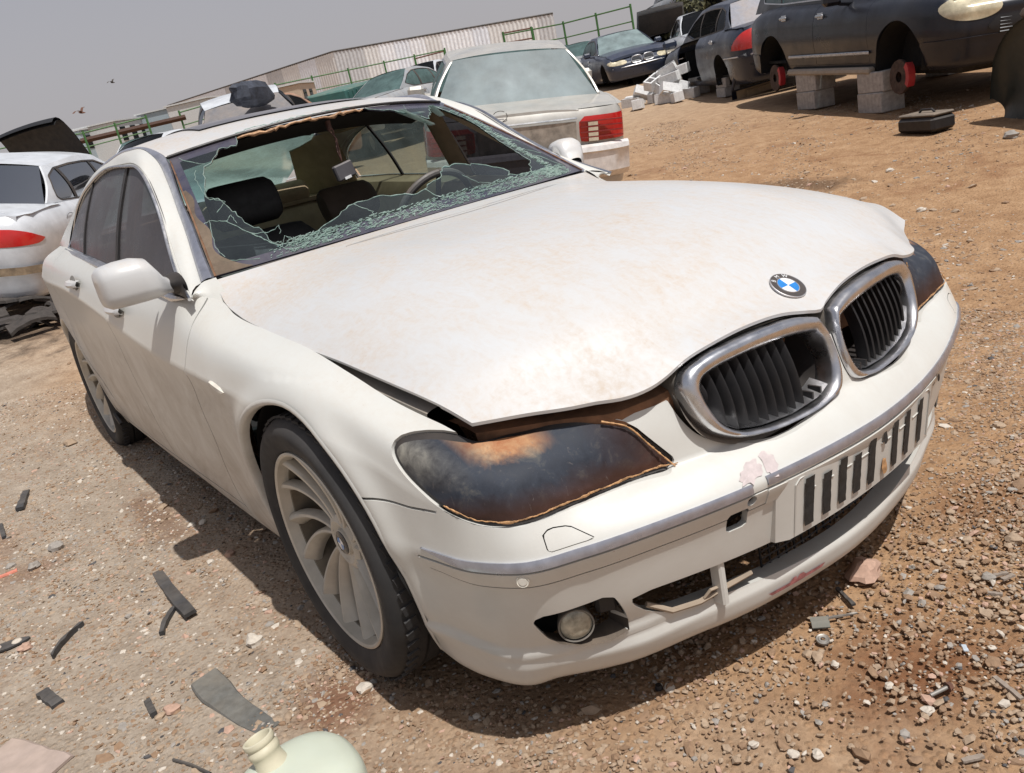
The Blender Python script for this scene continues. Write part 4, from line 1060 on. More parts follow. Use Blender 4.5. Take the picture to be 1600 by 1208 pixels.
# main glass with three zones: clear, black ceramic border, crushed white rim near the hole's lower edge
dhole = poly_sdf(uvk[:, 0], uvk[:, 1], hj)
def zone_fn(u, v): return None
crush = simple('crushed_glass_crumble', (.12, .15, .17), .35, var=.5, scale=90, bumpy=.003)
border = np.minimum.reduce([uvk[:, 1]-np.where(uvk[:, 0] < -.5, .055, .075), .985-.085-uvk[:, 1]+.02*np.abs(uvk[:, 0]), 1-.055-np.abs(uvk[:, 0])*1.0])
cer, rest_g = keep.clip(border)
cerM = simple('black_ceramic_band', (.022, .022, .050), .25, coat=.6, dust=.35, dustcol=(.30, .26, .22), scale=50)
WSR = rest_g.build('windscreen', GLASS_WS, hero, .005)
cer.build('windscreen_band', cerM, WSR, .005)
ew = rnd
m_ = MB()     # glittering cracked edge along the hole
for i in range(len(hj)):
    a = wsP(*hj[i]); b_ = wsP(*hj[(i+1) % len(hj)]); o = Vector((0, 0, .001))
    m_.tube([a+np.array([0, 0, .001]), b_+np.array([0, 0, .001])], [rnd.uniform(.0005, .0019), rnd.uniform(.0005, .0019)], 4)
m_.build('broken_glass_edge', GLASS_SHARD, WSR)
# crack lines
cr = [[(-.99,.33),(-.93,.37),(-.87,.33),(-.80,.20),(-.72,.06),(-.66,.01)],[(-.90,.55),(-.86,.50),(-.83,.47),(-.90,.40)],[(-.93,.37),(-.95,.20),(-.93,.08)],[(-.80,.20),(-.73,.17),(-.68,.20),(-.70,.14)],[(-.87,.33),(-.84,.36),(-.83,.28)],[(-.72,.06),(-.69,.12),(-.66,.09)],[(-.80,.20),(-.75,.11),(-.70,.08)],[(-.90,.55),(-.91,.72),(-.885,.81)],[(-.97,.10),(-.90,.06),(-.80,.03)],
      [(.80,.25),(.88,.20),(.93,.05)],[(.79,.40),(.86,.30),(.95,.22)],[(.84,.55),(.90,.42),(.97,.38)],[(.89,.72),(.93,.60),(.98,.58)],[(.63,.10),(.75,.08),(.86,.05)],[(.0,.17),(.02,.10),(.10,.06)],[(-.35,.20),(-.30,.12),(-.32,.07)],[(.25,.20),(.28,.12),(.35,.08)],[(.85,.93),(.93,.90),(.98,.88)],[(.52,.86),(.56,.92),(.60,.97)],[(-.83,.82),(-.88,.86),(-.95,.97)]]
for c_ in cr:
    m_ = MB()
    pts = [];
    for i in range(len(c_)-1):
        for k in range(6):
            t = k/6; u = c_[i][0]*(1-t)+c_[i+1][0]*t+rnd.uniform(-.004, .004); v = c_[i][1]*(1-t)+c_[i+1][1]*t+rnd.uniform(-.006, .006); pts.append(wsP(u, v)+np.array([0, 0, .0012]))
    m_.tube(pts, [rnd.uniform(.0005, .0014) for _ in pts], 4)
    m_.build('crack_line', GLASS_SHARD, WSR)
# crumbled glass band along the base: many tiny facets and short cracks
m_ = MB()
for k in range(2200):
    u = rnd.uniform(-.70, .90); v = rnd.uniform(.012, .095); 
    q_ = rnd.random()
    if q_ < .25: u = rnd.choice([rnd.gauss(.78, .05), rnd.gauss(-.60, .07), u]); u = max(-.9, min(.9, u))
    elif q_ < .42: v = rnd.uniform(.1, .85); u = np.interp(v, [.1, .3, .5, .62, .73, .85], [.79, .80, .85, .90, .92, .90])+rnd.uniform(.0, .045)
    p = wsP(u, v)+np.array([0, 0, .002]); l = rnd.uniform(.004, .013); a = rnd.uniform(0, math.pi); d = np.array([math.cos(a)*.6, math.sin(a), 0])*l
    m_.tube([p-d, p+d*rnd.uniform(.3, 1)+np.array([0, 0, rnd.uniform(0, .003)])], rnd.uniform(.0006, .0018), 3, caps=False)
tag(m_.build('glass_crumbs', GLASS_SHARD, WSR), kind='stuff')
for (u0, v0, du, dv) in ((.48, .90, .12, -.13), (.62, .84, -.05, .10), (.80, .93, .03, -.05)):   # dangling shards
    m_ = MB(); a = wsP(u0, v0); b_ = wsP(u0+du, v0+dv)+np.array([.01, 0, -.03]); w = np.array([.02, .01, .0]); m_.add([a-w, a+w, b_+w*.8, b_-w*.4], [(0, 1, 2, 3)]); m_.add([a-w+np.array([0, 0, .004]), a+w+np.array([0, 0, .004]), b_+w*.8+np.array([0, 0, .004]), b_-w*.4+np.array([0, 0, .004])], [(0, 1, 2, 3)]); m_.build('hanging_shard', GLASS_SHARD, WSR, smooth=False)
# cowl below the windscreen (dark) and sand line at the A pillars
m_ = MB(); m_.grid([[(-.545-.17*u*u+.02-.03*t, .765*u*.99, 1.003-.018*u*u-.010-.05*t) for t in (0, 1, 3)] for u in np.linspace(-1, 1, 31)]); m_.build('cowl', BLACK, hero)
SAND = simple('settled_sand', (.40, .31, .235), .95, var=.3, scale=80, bumpy=.001)
for s in (-1, 1):
    m_ = MB(); pts = [wsP(s*.990, v)+np.array([.002, 0, .002]) for v in np.linspace(.0, .95, 60)]
    m_.tube(pts, [.0022+rnd.random()*.0012 for i in range(60)], 5); m_.build('rusty_seal_line', UNDER, hero)
film, _ = keep.clip(uvk[:, 0]+.972-.030*np.sin(uvk[:, 1]*23+1)*.4-.09*np.exp(-uvk[:, 1]/.05)-.03*np.clip(1-uvk[:, 1]/.7, 0, 1)+np.where(uvk[:, 1] > .66, 1., 0))
SANDF = glass_mat('sandy_glass_film', (.5, .5, .45), 1, (.50, .38, .28), .62, .4, .3)
film.build('settled_sand_film', SANDF, WSR, 0, off=.0022)
# ---------------- cabin
def rbox(m, c, d, rot=None, b=.02): m.box(c, d, rot, bev=b)
def cushion(m, prof_c, w, n=14, hump=.02):
    """loft closed section along y; prof_c list of (x,z) closed"""
    P = []
    for j in range(n):
        t = -1+2*j/(n-1); k = (1-abs(t)**6)**.5*.12+.88 if abs(t) < 1 else .80
        cx = sum(p[0] for p in prof_c)/len(prof_c); cz = sum(p[1] for p in prof_c)/len(prof_c)
        P.append([(cx+(x-cx)*k, t*w/2, cz+(z-cz)*k) for x, z in prof_c])
    m.grid(P, closev=True); b = len(m.V)-n*len(prof_c); L = len(prof_c)
    m.F.append(tuple(b+i for i in range(L))); m.F.append(tuple(b+(n-1)*L+i for i in range(L))); m.M += [0, 0]
def seat(x, y, z0, lean=.30, dark=LEATHER, hr=True):
    S_ = empty_part('seat', hero)
    sh_ = lambda P: chaikin(P, 2)
    m = MB(); cushion(m, [tuple(p) for p in sh_([(.02, 0), (.50, .04), (.55, .10), (.50, .16), (.05, .11), (-.03, .05)])], .52); m.V = [(x+v[0], y+v[1], z0+v[2]) for v in m.V]; m.build('seat_cushion', dark, S_, ang=60)
    m = MB(); cushion(m, [tuple(p) for p in sh_([(.06, .06), (.10, .30), (.04, .50), (-.02, .62), (-.09, .62), (-.10, .3), (-.06, .06)])], .50); q = Matrix.Rotation(-lean, 3, 'Y'); m.V = [tuple(q @ Vector(v)+Vector((x, y, z0))) for v in m.V]; m.build('backrest', dark, S_, ang=60)
    m = MB(); cushion(m, [tuple(p) for p in sh_([(.02, .64), (.045, .70), (.03, .79), (-.02, .83), (-.07, .80), (-.075, .70), (-.05, .64)])], .27); m.V = [tuple(q @ Vector(v)+Vector((x, y, z0))) for v in m.V]; m.build('headrest', dark, S_, ang=60)
seat(-1.36, -.32, .43, .22); seat(-1.58, .30, .36, .42, simple('dim_brown_leather', (.075, .052, .036), .7, dust=.2))
m = MB(); cushion(m, [tuple(p) for p in chaikin([(-2.1, .45), (-2.05, .55), (-2.55, .58), (-2.75, 1.02), (-2.88, 1.02), (-2.8, .4)], 2)], 1.30, 20); m.build('rear_bench', BEIGE, hero, ang=60)
for y in (-.38, .0, .38):
    m = MB(); cushion(m, [tuple(p) for p in chaikin([(-2.80, 1.0), (-2.76, 1.08), (-2.79, 1.15), (-2.87, 1.15), (-2.90, 1.06)], 2)], .24); m.V = [(v[0], v[1]+y, v[2]) for v in m.V]; m.build('rear_headrest', BEIGE, hero, ang=60)
m = MB(); P = []
for u in np.linspace(-.70, .70, 29):
    b_ = .03*math.exp(-((u-.37)/.20)**2); fx = -.62-.15*u*u
    P.append([(fx, u, .955), (fx-.12, u, .965+b_*.4), (fx-.30, u, .955+b_), (fx-.42, u, .925+b_*1.2), (fx-.46, u, .86), (fx-.44, u, .66), (fx-.40, u, .50)])
m.grid(P); DB = m.build('dashboard', DASH, hero, ang=60)
m = MB(); m.box((-1.9, 0, .28), (2.4, 1.5, .02)); m.box((-.95, 0, .5), (.02, 1.4, .5)); m.box((-1.45, 0, .42), (.9, .22, .24), bev=.04); m.build('cabin_floor', DARK, hero, smooth=False)
q = Matrix.Rotation(-1.05, 3, 'Y')      # steering wheel
m = MB(); c0 = Vector((-1.24, .37, .93))
pts = [tuple(c0+q @ Vector((.185*math.cos(t), .185*math.sin(t), 0))) for t in np.linspace(0, 2*math.pi, 49)]
m.tube(pts, .0155, 10, caps=False); SWO = m.build('steering_wheel', simple('worn_grey_leather_rim', (.060, .058, .058), .5, dust=.4), hero)
for a in (0.0, math.pi, -math.pi/2):
    m = MB(); m.tube([tuple(c0+q @ Vector((r_*math.cos(a), r_*math.sin(a), -.02+.02*r_/.18))) for r_ in (.04, .10, .18)], [.022, .014, .012], 8, ry=.5); m.build('wheel_spoke', BLACK, SWO)
m = MB(); m.lathe([(0, .015), (.05, .012), (.07, -.01), (.06, -.05)], 24, 'z'); m.V = [tuple(c0+q @ Vector(v)) for v in m.V]; m.build('horn_pad', BLACK, SWO)
m = MB(); m.tube([c0, c0+q @ Vector((0, 0, -.35))], .035, 10); m.build('steering_column', BLACK, hero)
# wires and small box hanging from the roof header
m = MB(); top = Vector((-1.31, .02, 1.385))
m.tube([top, top+Vector((.01, .01, -.05)), top+Vector((.0, .015, -.09)), top+Vector((.02, .0, -.13)), top+Vector((.012, .012, -.165))], .0035, 6)
m.tube([top+Vector((0, .01, 0)), top+Vector((.015, -.01, -.04)), top+Vector((.02, .01, -.08)), top+Vector((.012, .012, -.165))], .0028, 6)
m.box(top+Vector((0, .002, -.02)), (.02, .016, .05), bev=.003)
HB = m.build('hanging_wire', simple('frayed_wire_brown', (.10, .05, .04), .7, var=.5, scale=80), hero)
m = MB(); m.box(top+Vector((.01, .012, -.205)), (.026, .085, .062), Matrix.Rotation(.18, 3, 'X'), bev=.005); m.build('sensor_box', simple('grey_sensor_plastic', (.075, .075, .085), .45, dust=.4), hero)
m = MB(); m.box(top+Vector((.024, .016, -.232)), (.003, .030, .010), Matrix.Rotation(.18, 3, 'X')); m.build('box_label', BADGE_WHITE, hero)
for s in (-1, 1):   # inner pillar trims
    m = MB(); P = []
    for j in range(7, 62):
        a = we[j]*[1, s, 1]; c = dl[j]*[1, s, 1]; P.append([a+np.array([-.02, -s*.012, -.020]), (a+c)/2+np.array([-.02, -s*.045, -.035]), c+np.array([-.01, -s*.022, -.012])])
    m.grid(P); m.build('pillar_trim', BEIGE, hero, ang=60)
    m = MB(); P = []
    for t in np.linspace(0, 1, 10):
        y = .84*(1-t)+.70*t; z = 1.02*(1-t)+1.36*t; P.append([(-1.54+.03*t, s*(y-.035), z), (-1.56+.03*t, s*(y-.06), z), (-1.66+.03*t, s*(y-.06), z), (-1.68+.03*t, s*(y-.035), z)])
    m.grid(P); m.build('centre_pillar_trim', BEIGE, hero, ang=60)
    m = MB(); P = []
    for t in np.linspace(0, 1, 10):
        y = .80*(1-t)+.66*t; z = 1.05*(1-t)+1.36*t; P.append([(-2.68+.12*t, s*(y-.025), z), (-2.78+.06*t, s*(y-.08), z), (-3.0+.2*t, s*(y-.13), z-.02), (-3.2+.35*t, s*(y-.18), z-.03)])
    m.grid(P); m.build('rear_pillar_trim', BEIGE, hero, ang=60)
m = MB(); m.box((-3.05, 0, 1.03), (.55, 1.3, .02)); m.build('parcel_shelf', BEIGE, hero, smooth=False)
# ---------------- door mirrors
def mirror(s):
    sec = []      # ellipse-like sections from the tip to the root: y, xc, zc, half x, half z
    for y, xc, zc, hx, hz in ((1.062, -.815, 1.030, .030, .022), (1.058, -.815, 1.030, .062, .048), (1.045, -.812, 1.032, .080, .059), (1.00, -.806, 1.034, .088, .063), (.955, -.80, 1.034, .090, .063), (.925, -.795, 1.030, .086, .058), (.903, -.795, 1.012, .070, .038), (.888, -.80, 1.000, .052, .024), (.872, -.805, .994, .044, .021)):
        sec.append([(xc+hx*math.copysign(abs(math.cos(t))**.75, math.cos(t)), s*y, zc+hz*math.copysign(abs(math.sin(t))**.62, math.sin(t))+(-.006 if math.sin(t) < 0 else 0)) for t in np.linspace(0, 2*math.pi, 37)[:-1]])
    m = MB(); m.grid(sec, closev=True); m.F.append(tuple(range(36))); m.M.append(0)
    o = m.build('side_mirror', WHITE, hero, ang=70)
    m = MB(); P = []
    for y, xc, zc, hx, hz in ((.880, -.802, .996, .046, .022), (.868, -.80, .992, .052, .030), (.858, -.79, .990, .060, .036), (.846, -.78, .985, .075, .040)):
        P.append([(xc+hx*math.cos(t), s*y, zc+hz*math.sin(t)) for t in np.linspace(0, 2*math.pi, 25)[:-1]])
    m.grid(P, closev=True); m.build('mirror_foot', BLACK, o)
    m = MB(); m.add([(-.66, s*.868, .955), (-.82, s*.862, .962), (-.80, s*.845, 1.02), (-.73, s*.852, .998)], [(0, 1, 2, 3)]); m.build('mirror_sail', BLACK, o, smooth=False)
    m = MB(); m.add([(-.893+.0, s*(.965+.07*math.cos(t)), 1.032+.045*math.sin(t)) for t in np.linspace(0, 2*math.pi, 24)[:-1]], [tuple(range(23))]); m.build('mirror_glass', CHROME, o, smooth=False)
mirror(-1); mirror(1)
for o in hero.children:      # the left mirror is folded back
    if o.name.startswith('side_mirror') and o.data.vertices[0].co.y > 0:
        q = Matrix.Rotation(R(74), 3, 'Z'); pc = Vector((-.80, .868, 0))
        for c in [c for c in o.children if 'foot' in c.name or 'sail' in c.name]: bpy.data.objects.remove(c)
        for oo in [o]+[c for c in o.children if 'glass' in c.name]:
            for v in oo.data.vertices: v.co = q @ Vector(((v.co.x-pc.x)*.62, (v.co.y-pc.y)*.8, v.co.z-pc.z))+pc+Vector((-.02, -.035, .015))
# ---------------- handles, repeater
for s in (-1, 1):
    for (x, z, dr) in ((-1.44, .893, FD), (-2.15, .963, RD)):
        prt = min(dr, key=lambda o: abs(np.sign(np.mean([v.co.y for v in o.data.vertices]))-s))
        yb = .936
        m = MB(); P = []
        for k in range(13):
            t = -1+2*k/12; o_ = .020*(1-t*t)**.5+.004; P.append([(x+.105*t+.014*0, s*(yb-.006), z-.012), (x+.105*t, s*(yb+o_), z-.011), (x+.105*t, s*(yb+o_+.004), z), (x+.105*t, s*(yb+o_-.004), z+.012), (x+.105*t, s*(yb-.014), z+.014)])
        m.grid(P); m.build('door_handle', WHITE, prt, ang=50)
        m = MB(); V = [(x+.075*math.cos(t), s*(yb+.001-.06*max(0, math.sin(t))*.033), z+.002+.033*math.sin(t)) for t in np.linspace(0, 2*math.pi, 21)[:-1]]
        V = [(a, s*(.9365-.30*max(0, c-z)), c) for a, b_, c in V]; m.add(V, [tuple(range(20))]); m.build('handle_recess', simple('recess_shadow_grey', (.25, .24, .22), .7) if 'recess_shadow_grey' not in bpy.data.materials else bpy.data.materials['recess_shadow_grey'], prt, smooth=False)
    m = MB(); P = []
    for k in range(13):
        t = -1+2*k/12; h = (1-t*t)**.5; P.append([(-.395+.055*t, s*(.937), .742+.011*h*c_-.008*t) if abs(c_) == 1 else (-.395+.055*t, s*(.939+.007*h), .742+.011*h*c_-.008*t) for c_ in (-1, -.6, 0, .6, 1)])
    m.grid(P); m.build('side_repeater', PLASTW, hero)
m = MB(); m.tube([(-2.70, -.885, .30), (-2.66, -.90, .24), (-2.62, -.895, .20)], .012, 6); m.build('loose_liner_scrap', BLACK, hero)

# ================================================================ GROUND
def gz(x, y):
    """terrain height: flat under the white car, rising gently away from it"""
    dx, dy = x-1.8, y+1.5
    d = np.hypot(dx, dy); back = np.clip((-(dx)*.80+dy*.55)/np.maximum(d, .01)*1.3+.35, 0, 1)
    t = np.maximum(0, d-4.2)
    h = (.055*(np.sqrt(t*t+1.5)-math.sqrt(1.5)*np.ones_like(t))+.22*(1-np.exp(-t*t/9.)))*back
    h = np.where(d < 400, h, .055*395*back+.15)
    h = h+.35*np.exp(-(((x+7.)/3.2)**2+((y-7.)/3.0)**2))*0
    return h
def relief(x, y):
    # soft unevenness away from tyres
    return (.010*np.sin(x*1.7+y*.6)+.008*np.sin(y*2.3-x*.9+1)+.006*np.sin(x*4.1+1.3)*np.sin(y*3.7))
def ground_z(x, y): return gz(x, y)+relief(x, y)-.004
STAINS_SHADE = [(-6.9, -1.0, 1.5, .75, .9, (.045, .033, .026)), (-2.2, 4.35, .55, .22, .75, (.09, .055, .035)), (.02, -1.02, .20, .12, .7, (.15, .05, .02)), (-3.6, -1.75, .5, .12, .6, (.15, .07, .035)), (1.02, -.12, .22, .30, .55, (.15, .055, .022)), (1.0, .62, .3, .25, .45, (.17, .07, .03)), (-1.7, -1.02, .5, .13, .6, (.16, .08, .045)), (.62, -.95, .18, .12, .4, (.18, .09, .05))]  # first entry paints the shadow under the left white car; the rest are stains
def ground_mat():
    m_, nt, b = new_mat('desert_gravel_ground')
    tc = nt.nodes.new('ShaderNodeTexCoord'); vec = tc.outputs['Object']
    sp = nt.nodes.new('ShaderNodeSeparateXYZ'); nt.links.new(vec, sp.inputs[0])
    n1 = noise(nt, .55, 8, .6, .3, vec=vec); n2 = noise(nt, 7, 10, .7, .4, vec=vec); n3 = noise(nt, 60, 8, .75, vec=vec)
    # greyer gravel on the side of negative y (left in view), redder soil towards the nose of the car
    side = ramp(nt, maths(nt, 'ADD', maths(nt, 'MULTIPLY', maths(nt, 'ADD', sp.outputs['Y'], 1.25), .55), maths(nt, 'MULTIPLY', maths(nt, 'SUBTRACT', n1, .5), 1.2)), [(0.05, 0.), (.55, 1.)])
    grey = ramp(nt, n2, [(.3, (.27, .215, .165)), (.55, (.37, .305, .24)), (.75, (.47, .40, .325))])
    soil = ramp(nt, n2, [(.3, (.26, .145, .075)), (.55, (.38, .232, .128)), (.78, (.48, .32, .195))])
    c = mixrgb(nt, side, grey, soil)
    red = ramp(nt, noise(nt, 1.4, 7, .62, .8, vec=vec), [(.56, 0.), (.70, 1.)])
    c = mixrgb(nt, maths(nt, 'MULTIPLY', red, .55), c, (.17, .065, .028))
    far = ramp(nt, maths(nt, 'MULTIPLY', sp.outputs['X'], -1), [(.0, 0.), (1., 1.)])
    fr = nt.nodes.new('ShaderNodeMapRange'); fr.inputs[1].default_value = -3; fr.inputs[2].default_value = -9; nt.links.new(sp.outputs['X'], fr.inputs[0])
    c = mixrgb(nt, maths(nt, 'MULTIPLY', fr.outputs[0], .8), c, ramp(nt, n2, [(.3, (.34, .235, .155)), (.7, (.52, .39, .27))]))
    for (sx, sy, ra, rb, k_, cc) in STAINS_SHADE:
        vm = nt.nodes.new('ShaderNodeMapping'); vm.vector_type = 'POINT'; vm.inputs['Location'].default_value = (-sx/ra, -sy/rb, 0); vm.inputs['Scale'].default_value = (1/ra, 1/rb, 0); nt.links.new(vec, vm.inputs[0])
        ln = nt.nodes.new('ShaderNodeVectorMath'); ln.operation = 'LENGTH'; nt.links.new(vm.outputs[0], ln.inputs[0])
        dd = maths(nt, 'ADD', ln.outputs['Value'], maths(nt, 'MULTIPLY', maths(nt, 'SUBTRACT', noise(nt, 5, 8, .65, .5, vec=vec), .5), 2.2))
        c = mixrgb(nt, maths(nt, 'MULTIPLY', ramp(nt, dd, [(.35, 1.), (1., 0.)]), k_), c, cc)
    vo = nt.nodes.new('ShaderNodeTexVoronoi'); vo.inputs['Scale'].default_value = 55; nt.links.new(vec, vo.inputs['Vector'])
    peb = ramp(nt, vo.outputs['Distance'], [(.15, 1.), (.5, 0.)])
    pc = mixrgb(nt, vo.outputs['Color'], (.8, .72, .62), (1.25, 1.15, 1.05)); 
    c = mixrgb(nt, maths(nt, 'MULTIPLY', peb, .5), c, mixrgb(nt, 1., c, pc, 'MULTIPLY'))
    c = mixrgb(nt, ramp(nt, n3, [(.35, .35), (.6, 0.)]), c, (.13, .085, .055))
    nt.links.new(c, b.inputs['Base Color']); b.inputs['Roughness'].default_value = .95; b.inputs['Specular IOR Level'].default_value = .15
    h = maths(nt, 'ADD', maths(nt, 'MULTIPLY', n2, .5), maths(nt, 'ADD', maths(nt, 'MULTIPLY', n3, .25), maths(nt, 'MULTIPLY', peb, .25)))
    bump(nt, b, h, .9, .02); return m_
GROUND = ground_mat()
def axisvals(lo, hi, c, fine, n):
    """samples dense around c"""
    v = [c]; step = fine
    x = c
    while x < hi: x += step; v.append(x); step *= 1.06
    x = c; step = fine
    while x > lo: x -= step; v.append(x); step *= 1.06
    return np.array(sorted(v))
gx = axisvals(-900, 300, 1.0, .035, 0); gy = axisvals(-700, 900, -.9, .035, 0)
X, Y = np.meshgrid(gx, gy, indexing='ij')
rngn = np.random.default_rng(3)
Z = ground_z(X, Y)
near = np.exp(-((X-.8)**2+(Y+.8)**2)/9)
Z = Z+rngn.normal(0, .0022, Z.shape)*near
Z = Z-.012*np.exp(-(((X-1.05)/.3)**2+((Y-.1)/.9)**2))
m_ = MB()
me = bpy.data.meshes.new('ground'); a, b_ = X.shape
I = np.arange(a*b_).reshape(a, b_); Q = np.stack([I[:-1, :-1], I[1:, :-1], I[1:, 1:], I[:-1, 1:]], -1).reshape(-1, 4)
me.vertices.add(a*b_); me.vertices.foreach_set('co', np.stack([X, Y, Z], -1).reshape(-1)); me.loops.add(Q.size); me.loops.foreach_set('vertex_index', Q.reshape(-1)); me.polygons.add(len(Q)); me.polygons.foreach_set('loop_start', np.arange(0, Q.size, 4)); me.polygons.foreach_set('loop_total', np.full(len(Q), 4)); me.update(calc_edges=True)
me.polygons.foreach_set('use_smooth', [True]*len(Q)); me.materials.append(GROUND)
go = bpy.data.objects.new('ground', me); COL.objects.link(go); tag(go, kind='structure')
# ---------------- loose stones as real geometry
def stone_field(name, label, n, sampler, sizes, mats, seed, MW=(5, 4.2, 1.8, 1.5, 1.0, .3)):
    rg = np.random.default_rng(seed)
    base = []   # few template stones: deformed octa-spheres
    ico = [(0, 0, 1), (.894, 0, .447), (.276, .851, .447), (-.724, .526, .447), (-.724, -.526, .447), (.276, -.851, .447), (.724, .526, -.447), (-.276, .851, -.447), (-.894, 0, -.447), (-.276, -.851, -.447), (.724, -.526, -.447), (0, 0, -1)]
    icf = np.array([(0, 1, 2), (0, 2, 3), (0, 3, 4), (0, 4, 5), (0, 5, 1), (1, 6, 2), (2, 7, 3), (3, 8, 4), (4, 9, 5), (5, 10, 1), (2, 6, 7), (3, 7, 8), (4, 8, 9), (5, 9, 10), (1, 10, 6)])  # underside left off
    ico = np.array(ico)
    pts = sampler(rg, n); n = len(pts)
    s = sizes(rg, n)
    defo = 1+rg.normal(0, .20, (n, 12, 1)); V = ico[None]*defo
    V = V*np.stack([rg.uniform(.7, 1.3, n), rg.uniform(.6, 1.1, n), rg.uniform(.30, .75, n)], 1)[:, None, :]
    th = rg.uniform(0, 2*np.pi, n); c, s_ = np.cos(th), np.sin(th)
    x = V[..., 0]*c[:, None]-V[..., 1]*s_[:, None]; y = V[..., 0]*s_[:, None]+V[..., 1]*c[:, None]; z = V[..., 2]
    ti = rg.normal(0, .25, n)[:, None]; z = z+x*ti
    V = np.stack([x, y, z], -1)*s[:, None, None]
    pz = ground_z(pts[:, 0], pts[:, 1]); V += np.stack([pts[:, 0], pts[:, 1], pz-s*.04], -1)[:, None, :]
    Fc = (icf[None]+12*np.arange(n)[:, None, None]).reshape(-1, 3)
    me = bpy.data.meshes.new(name); me.vertices.add(n*12); me.vertices.foreach_set('co', V.reshape(-1)); me.loops.add(Fc.size); me.loops.foreach_set('vertex_index', Fc.reshape(-1).astype(np.int32)); me.polygons.add(len(Fc)); me.polygons.foreach_set('loop_start', np.arange(0, Fc.size, 3)); me.polygons.foreach_set('loop_total', np.full(len(Fc), 3)); me.update(calc_edges=True); me.polygons.foreach_set('use_smooth', [False]*len(Fc))
    for q in mats: me.materials.append(q)
    mi = rg.choice(len(mats), n, p=[w/sum(MW[:len(mats)]) for w in MW[:len(mats)]]); me.polygons.foreach_set('material_index', np.repeat(mi, len(icf)).astype(np.int32))
    o = bpy.data.objects.new(name, me); COL.objects.link(o); tag(o, label, 'gravel', kind='stuff'); return o
MW = [5, 4.2, 1.8, 1.5, 1.0, .3]
ST_M = [simple('stone_tan', (.33, .24, .165), .9, scale=90, bumpy=.001), simple('stone_brown', (.24, .15, .09), .9, scale=90, bumpy=.001), simple('stone_grey', (.28, .25, .22), .9, scale=90), simple('stone_pale', (.50, .44, .37), .85, scale=90), simple('stone_pinkish', (.42, .27, .20), .9, scale=90), simple('stone_dark', (.07, .065, .065), .8, scale=90)]
def samp_view(x0, x1, y0, y1, clumps, seed2):
    def f(rg, n):
        p = np.stack([rg.uniform(x0, x1, n*3), rg.uniform(y0, y1, n*3)], 1)
        cl = np.sin(p[:, 0]*2.1+seed2)*np.sin(p[:, 1]*2.7+seed2*2)+.6*np.sin(p[:, 0]*5.3+p[:, 1]*3.1)+clumps
        k = rg.uniform(0, 1, n*3) < np.clip(.5+.5*cl, .04, 1); p = p[k][:n]
        # nearer the camera more
        return p
    return f
szn = lambda mu, sg, mx: (lambda rg, n: np.minimum(np.exp(rg.normal(math.log(mu), sg, n)), mx))
stone_field('gravel', 'dense small gravel on the ground left of the white saloon', 52000, samp_view(-4.5, 1.3, -3.1, -.72, .9, 1.), szn(.0045, .42, .016), ST_M, 1)
stone_field('gravel', 'small gravel and pebbles on the reddish soil in front of the bumper', 42000, samp_view(-.2, 2.0, -1.1, 2.2, .15, 2.), szn(.0040, .45, .014), ST_M, 2, (6, 6, .9, .5, 1.0, .15))
stone_field('gravel', 'scattered pebbles on the open yard beyond the bonnet', 26000, samp_view(-7.5, 1.0, .95, 8.0, -.2, 3.), szn(.0062, .5, .03), ST_M, 3, (6, 5, 1., .5, .8, .1))
stone_field('gravel', 'larger loose stones scattered around the white saloon', 1700, samp_view(-5, 2.0, -3.2, 3.5, .3, 4.), szn(.012, .32, .026), ST_M, 4, (5, 5, 1., .8, 1., .15))

# ================================================================ OTHER CARS
def paint(name, col, rough=.35, dust=.5, dustcol=(.42, .34, .27), metal=0., coat=.4):
    return simple(name, col, rough, metal, coat=coat, dust=dust, scale=6, dustcol=dustcol)
CW_BLACK = simple('far_black_trim', (.02, .02, .022), .6, dust=.3)
FAR_CHROME = simple('far_chrome', (.55, .56, .58), .3, .9, dust=.3)
CONCRETE = simple('concrete_block_grey', (.36, .34, .32), .9, scale=22, bumpy=.002, var=.25)
def small_wheel(parent, x, y, z, r, side, mat_rim, w=.22):
    Wq = empty_part('wheel', parent, (x, y, z)); s = side
    m = MB(); m.lathe([(r*.66, s*0), (r*.70, s*.006), (r*.9, s*.01), (r*.98, -s*.01), (r, -s*.03), (r, -s*(w-.03)), (r*.96, -s*w), (r*.66, -s*w)], 36, 'y'); m.build('tyre', RUBBER, Wq)
    m = MB(); m.lathe([(r*.665, s*.002), (r*.62, -s*.01), (r*.60, -s*.05), (r*.5, -s*.07)], 36, 'y'); RI = m.build('rim', mat_rim, Wq)
    m = MB(); m.lathe([(0, -s*.02), (r*.16, -s*.02), (r*.2, -s*.04), (r*.5, -s*.075)], 24, 'y'); m.build('hub', mat_rim, RI)
    for k in range(7):
        a = 2*math.pi*k/7; m = MB(); m.tube([(r*.15*math.cos(a), -s*.03, r*.15*math.sin(a)), (r*.62*math.cos(a), -s*.015, r*.62*math.sin(a))], [r*.07, r*.085], 5); m.build('rim_spoke', mat_rim, RI)
    return Wq
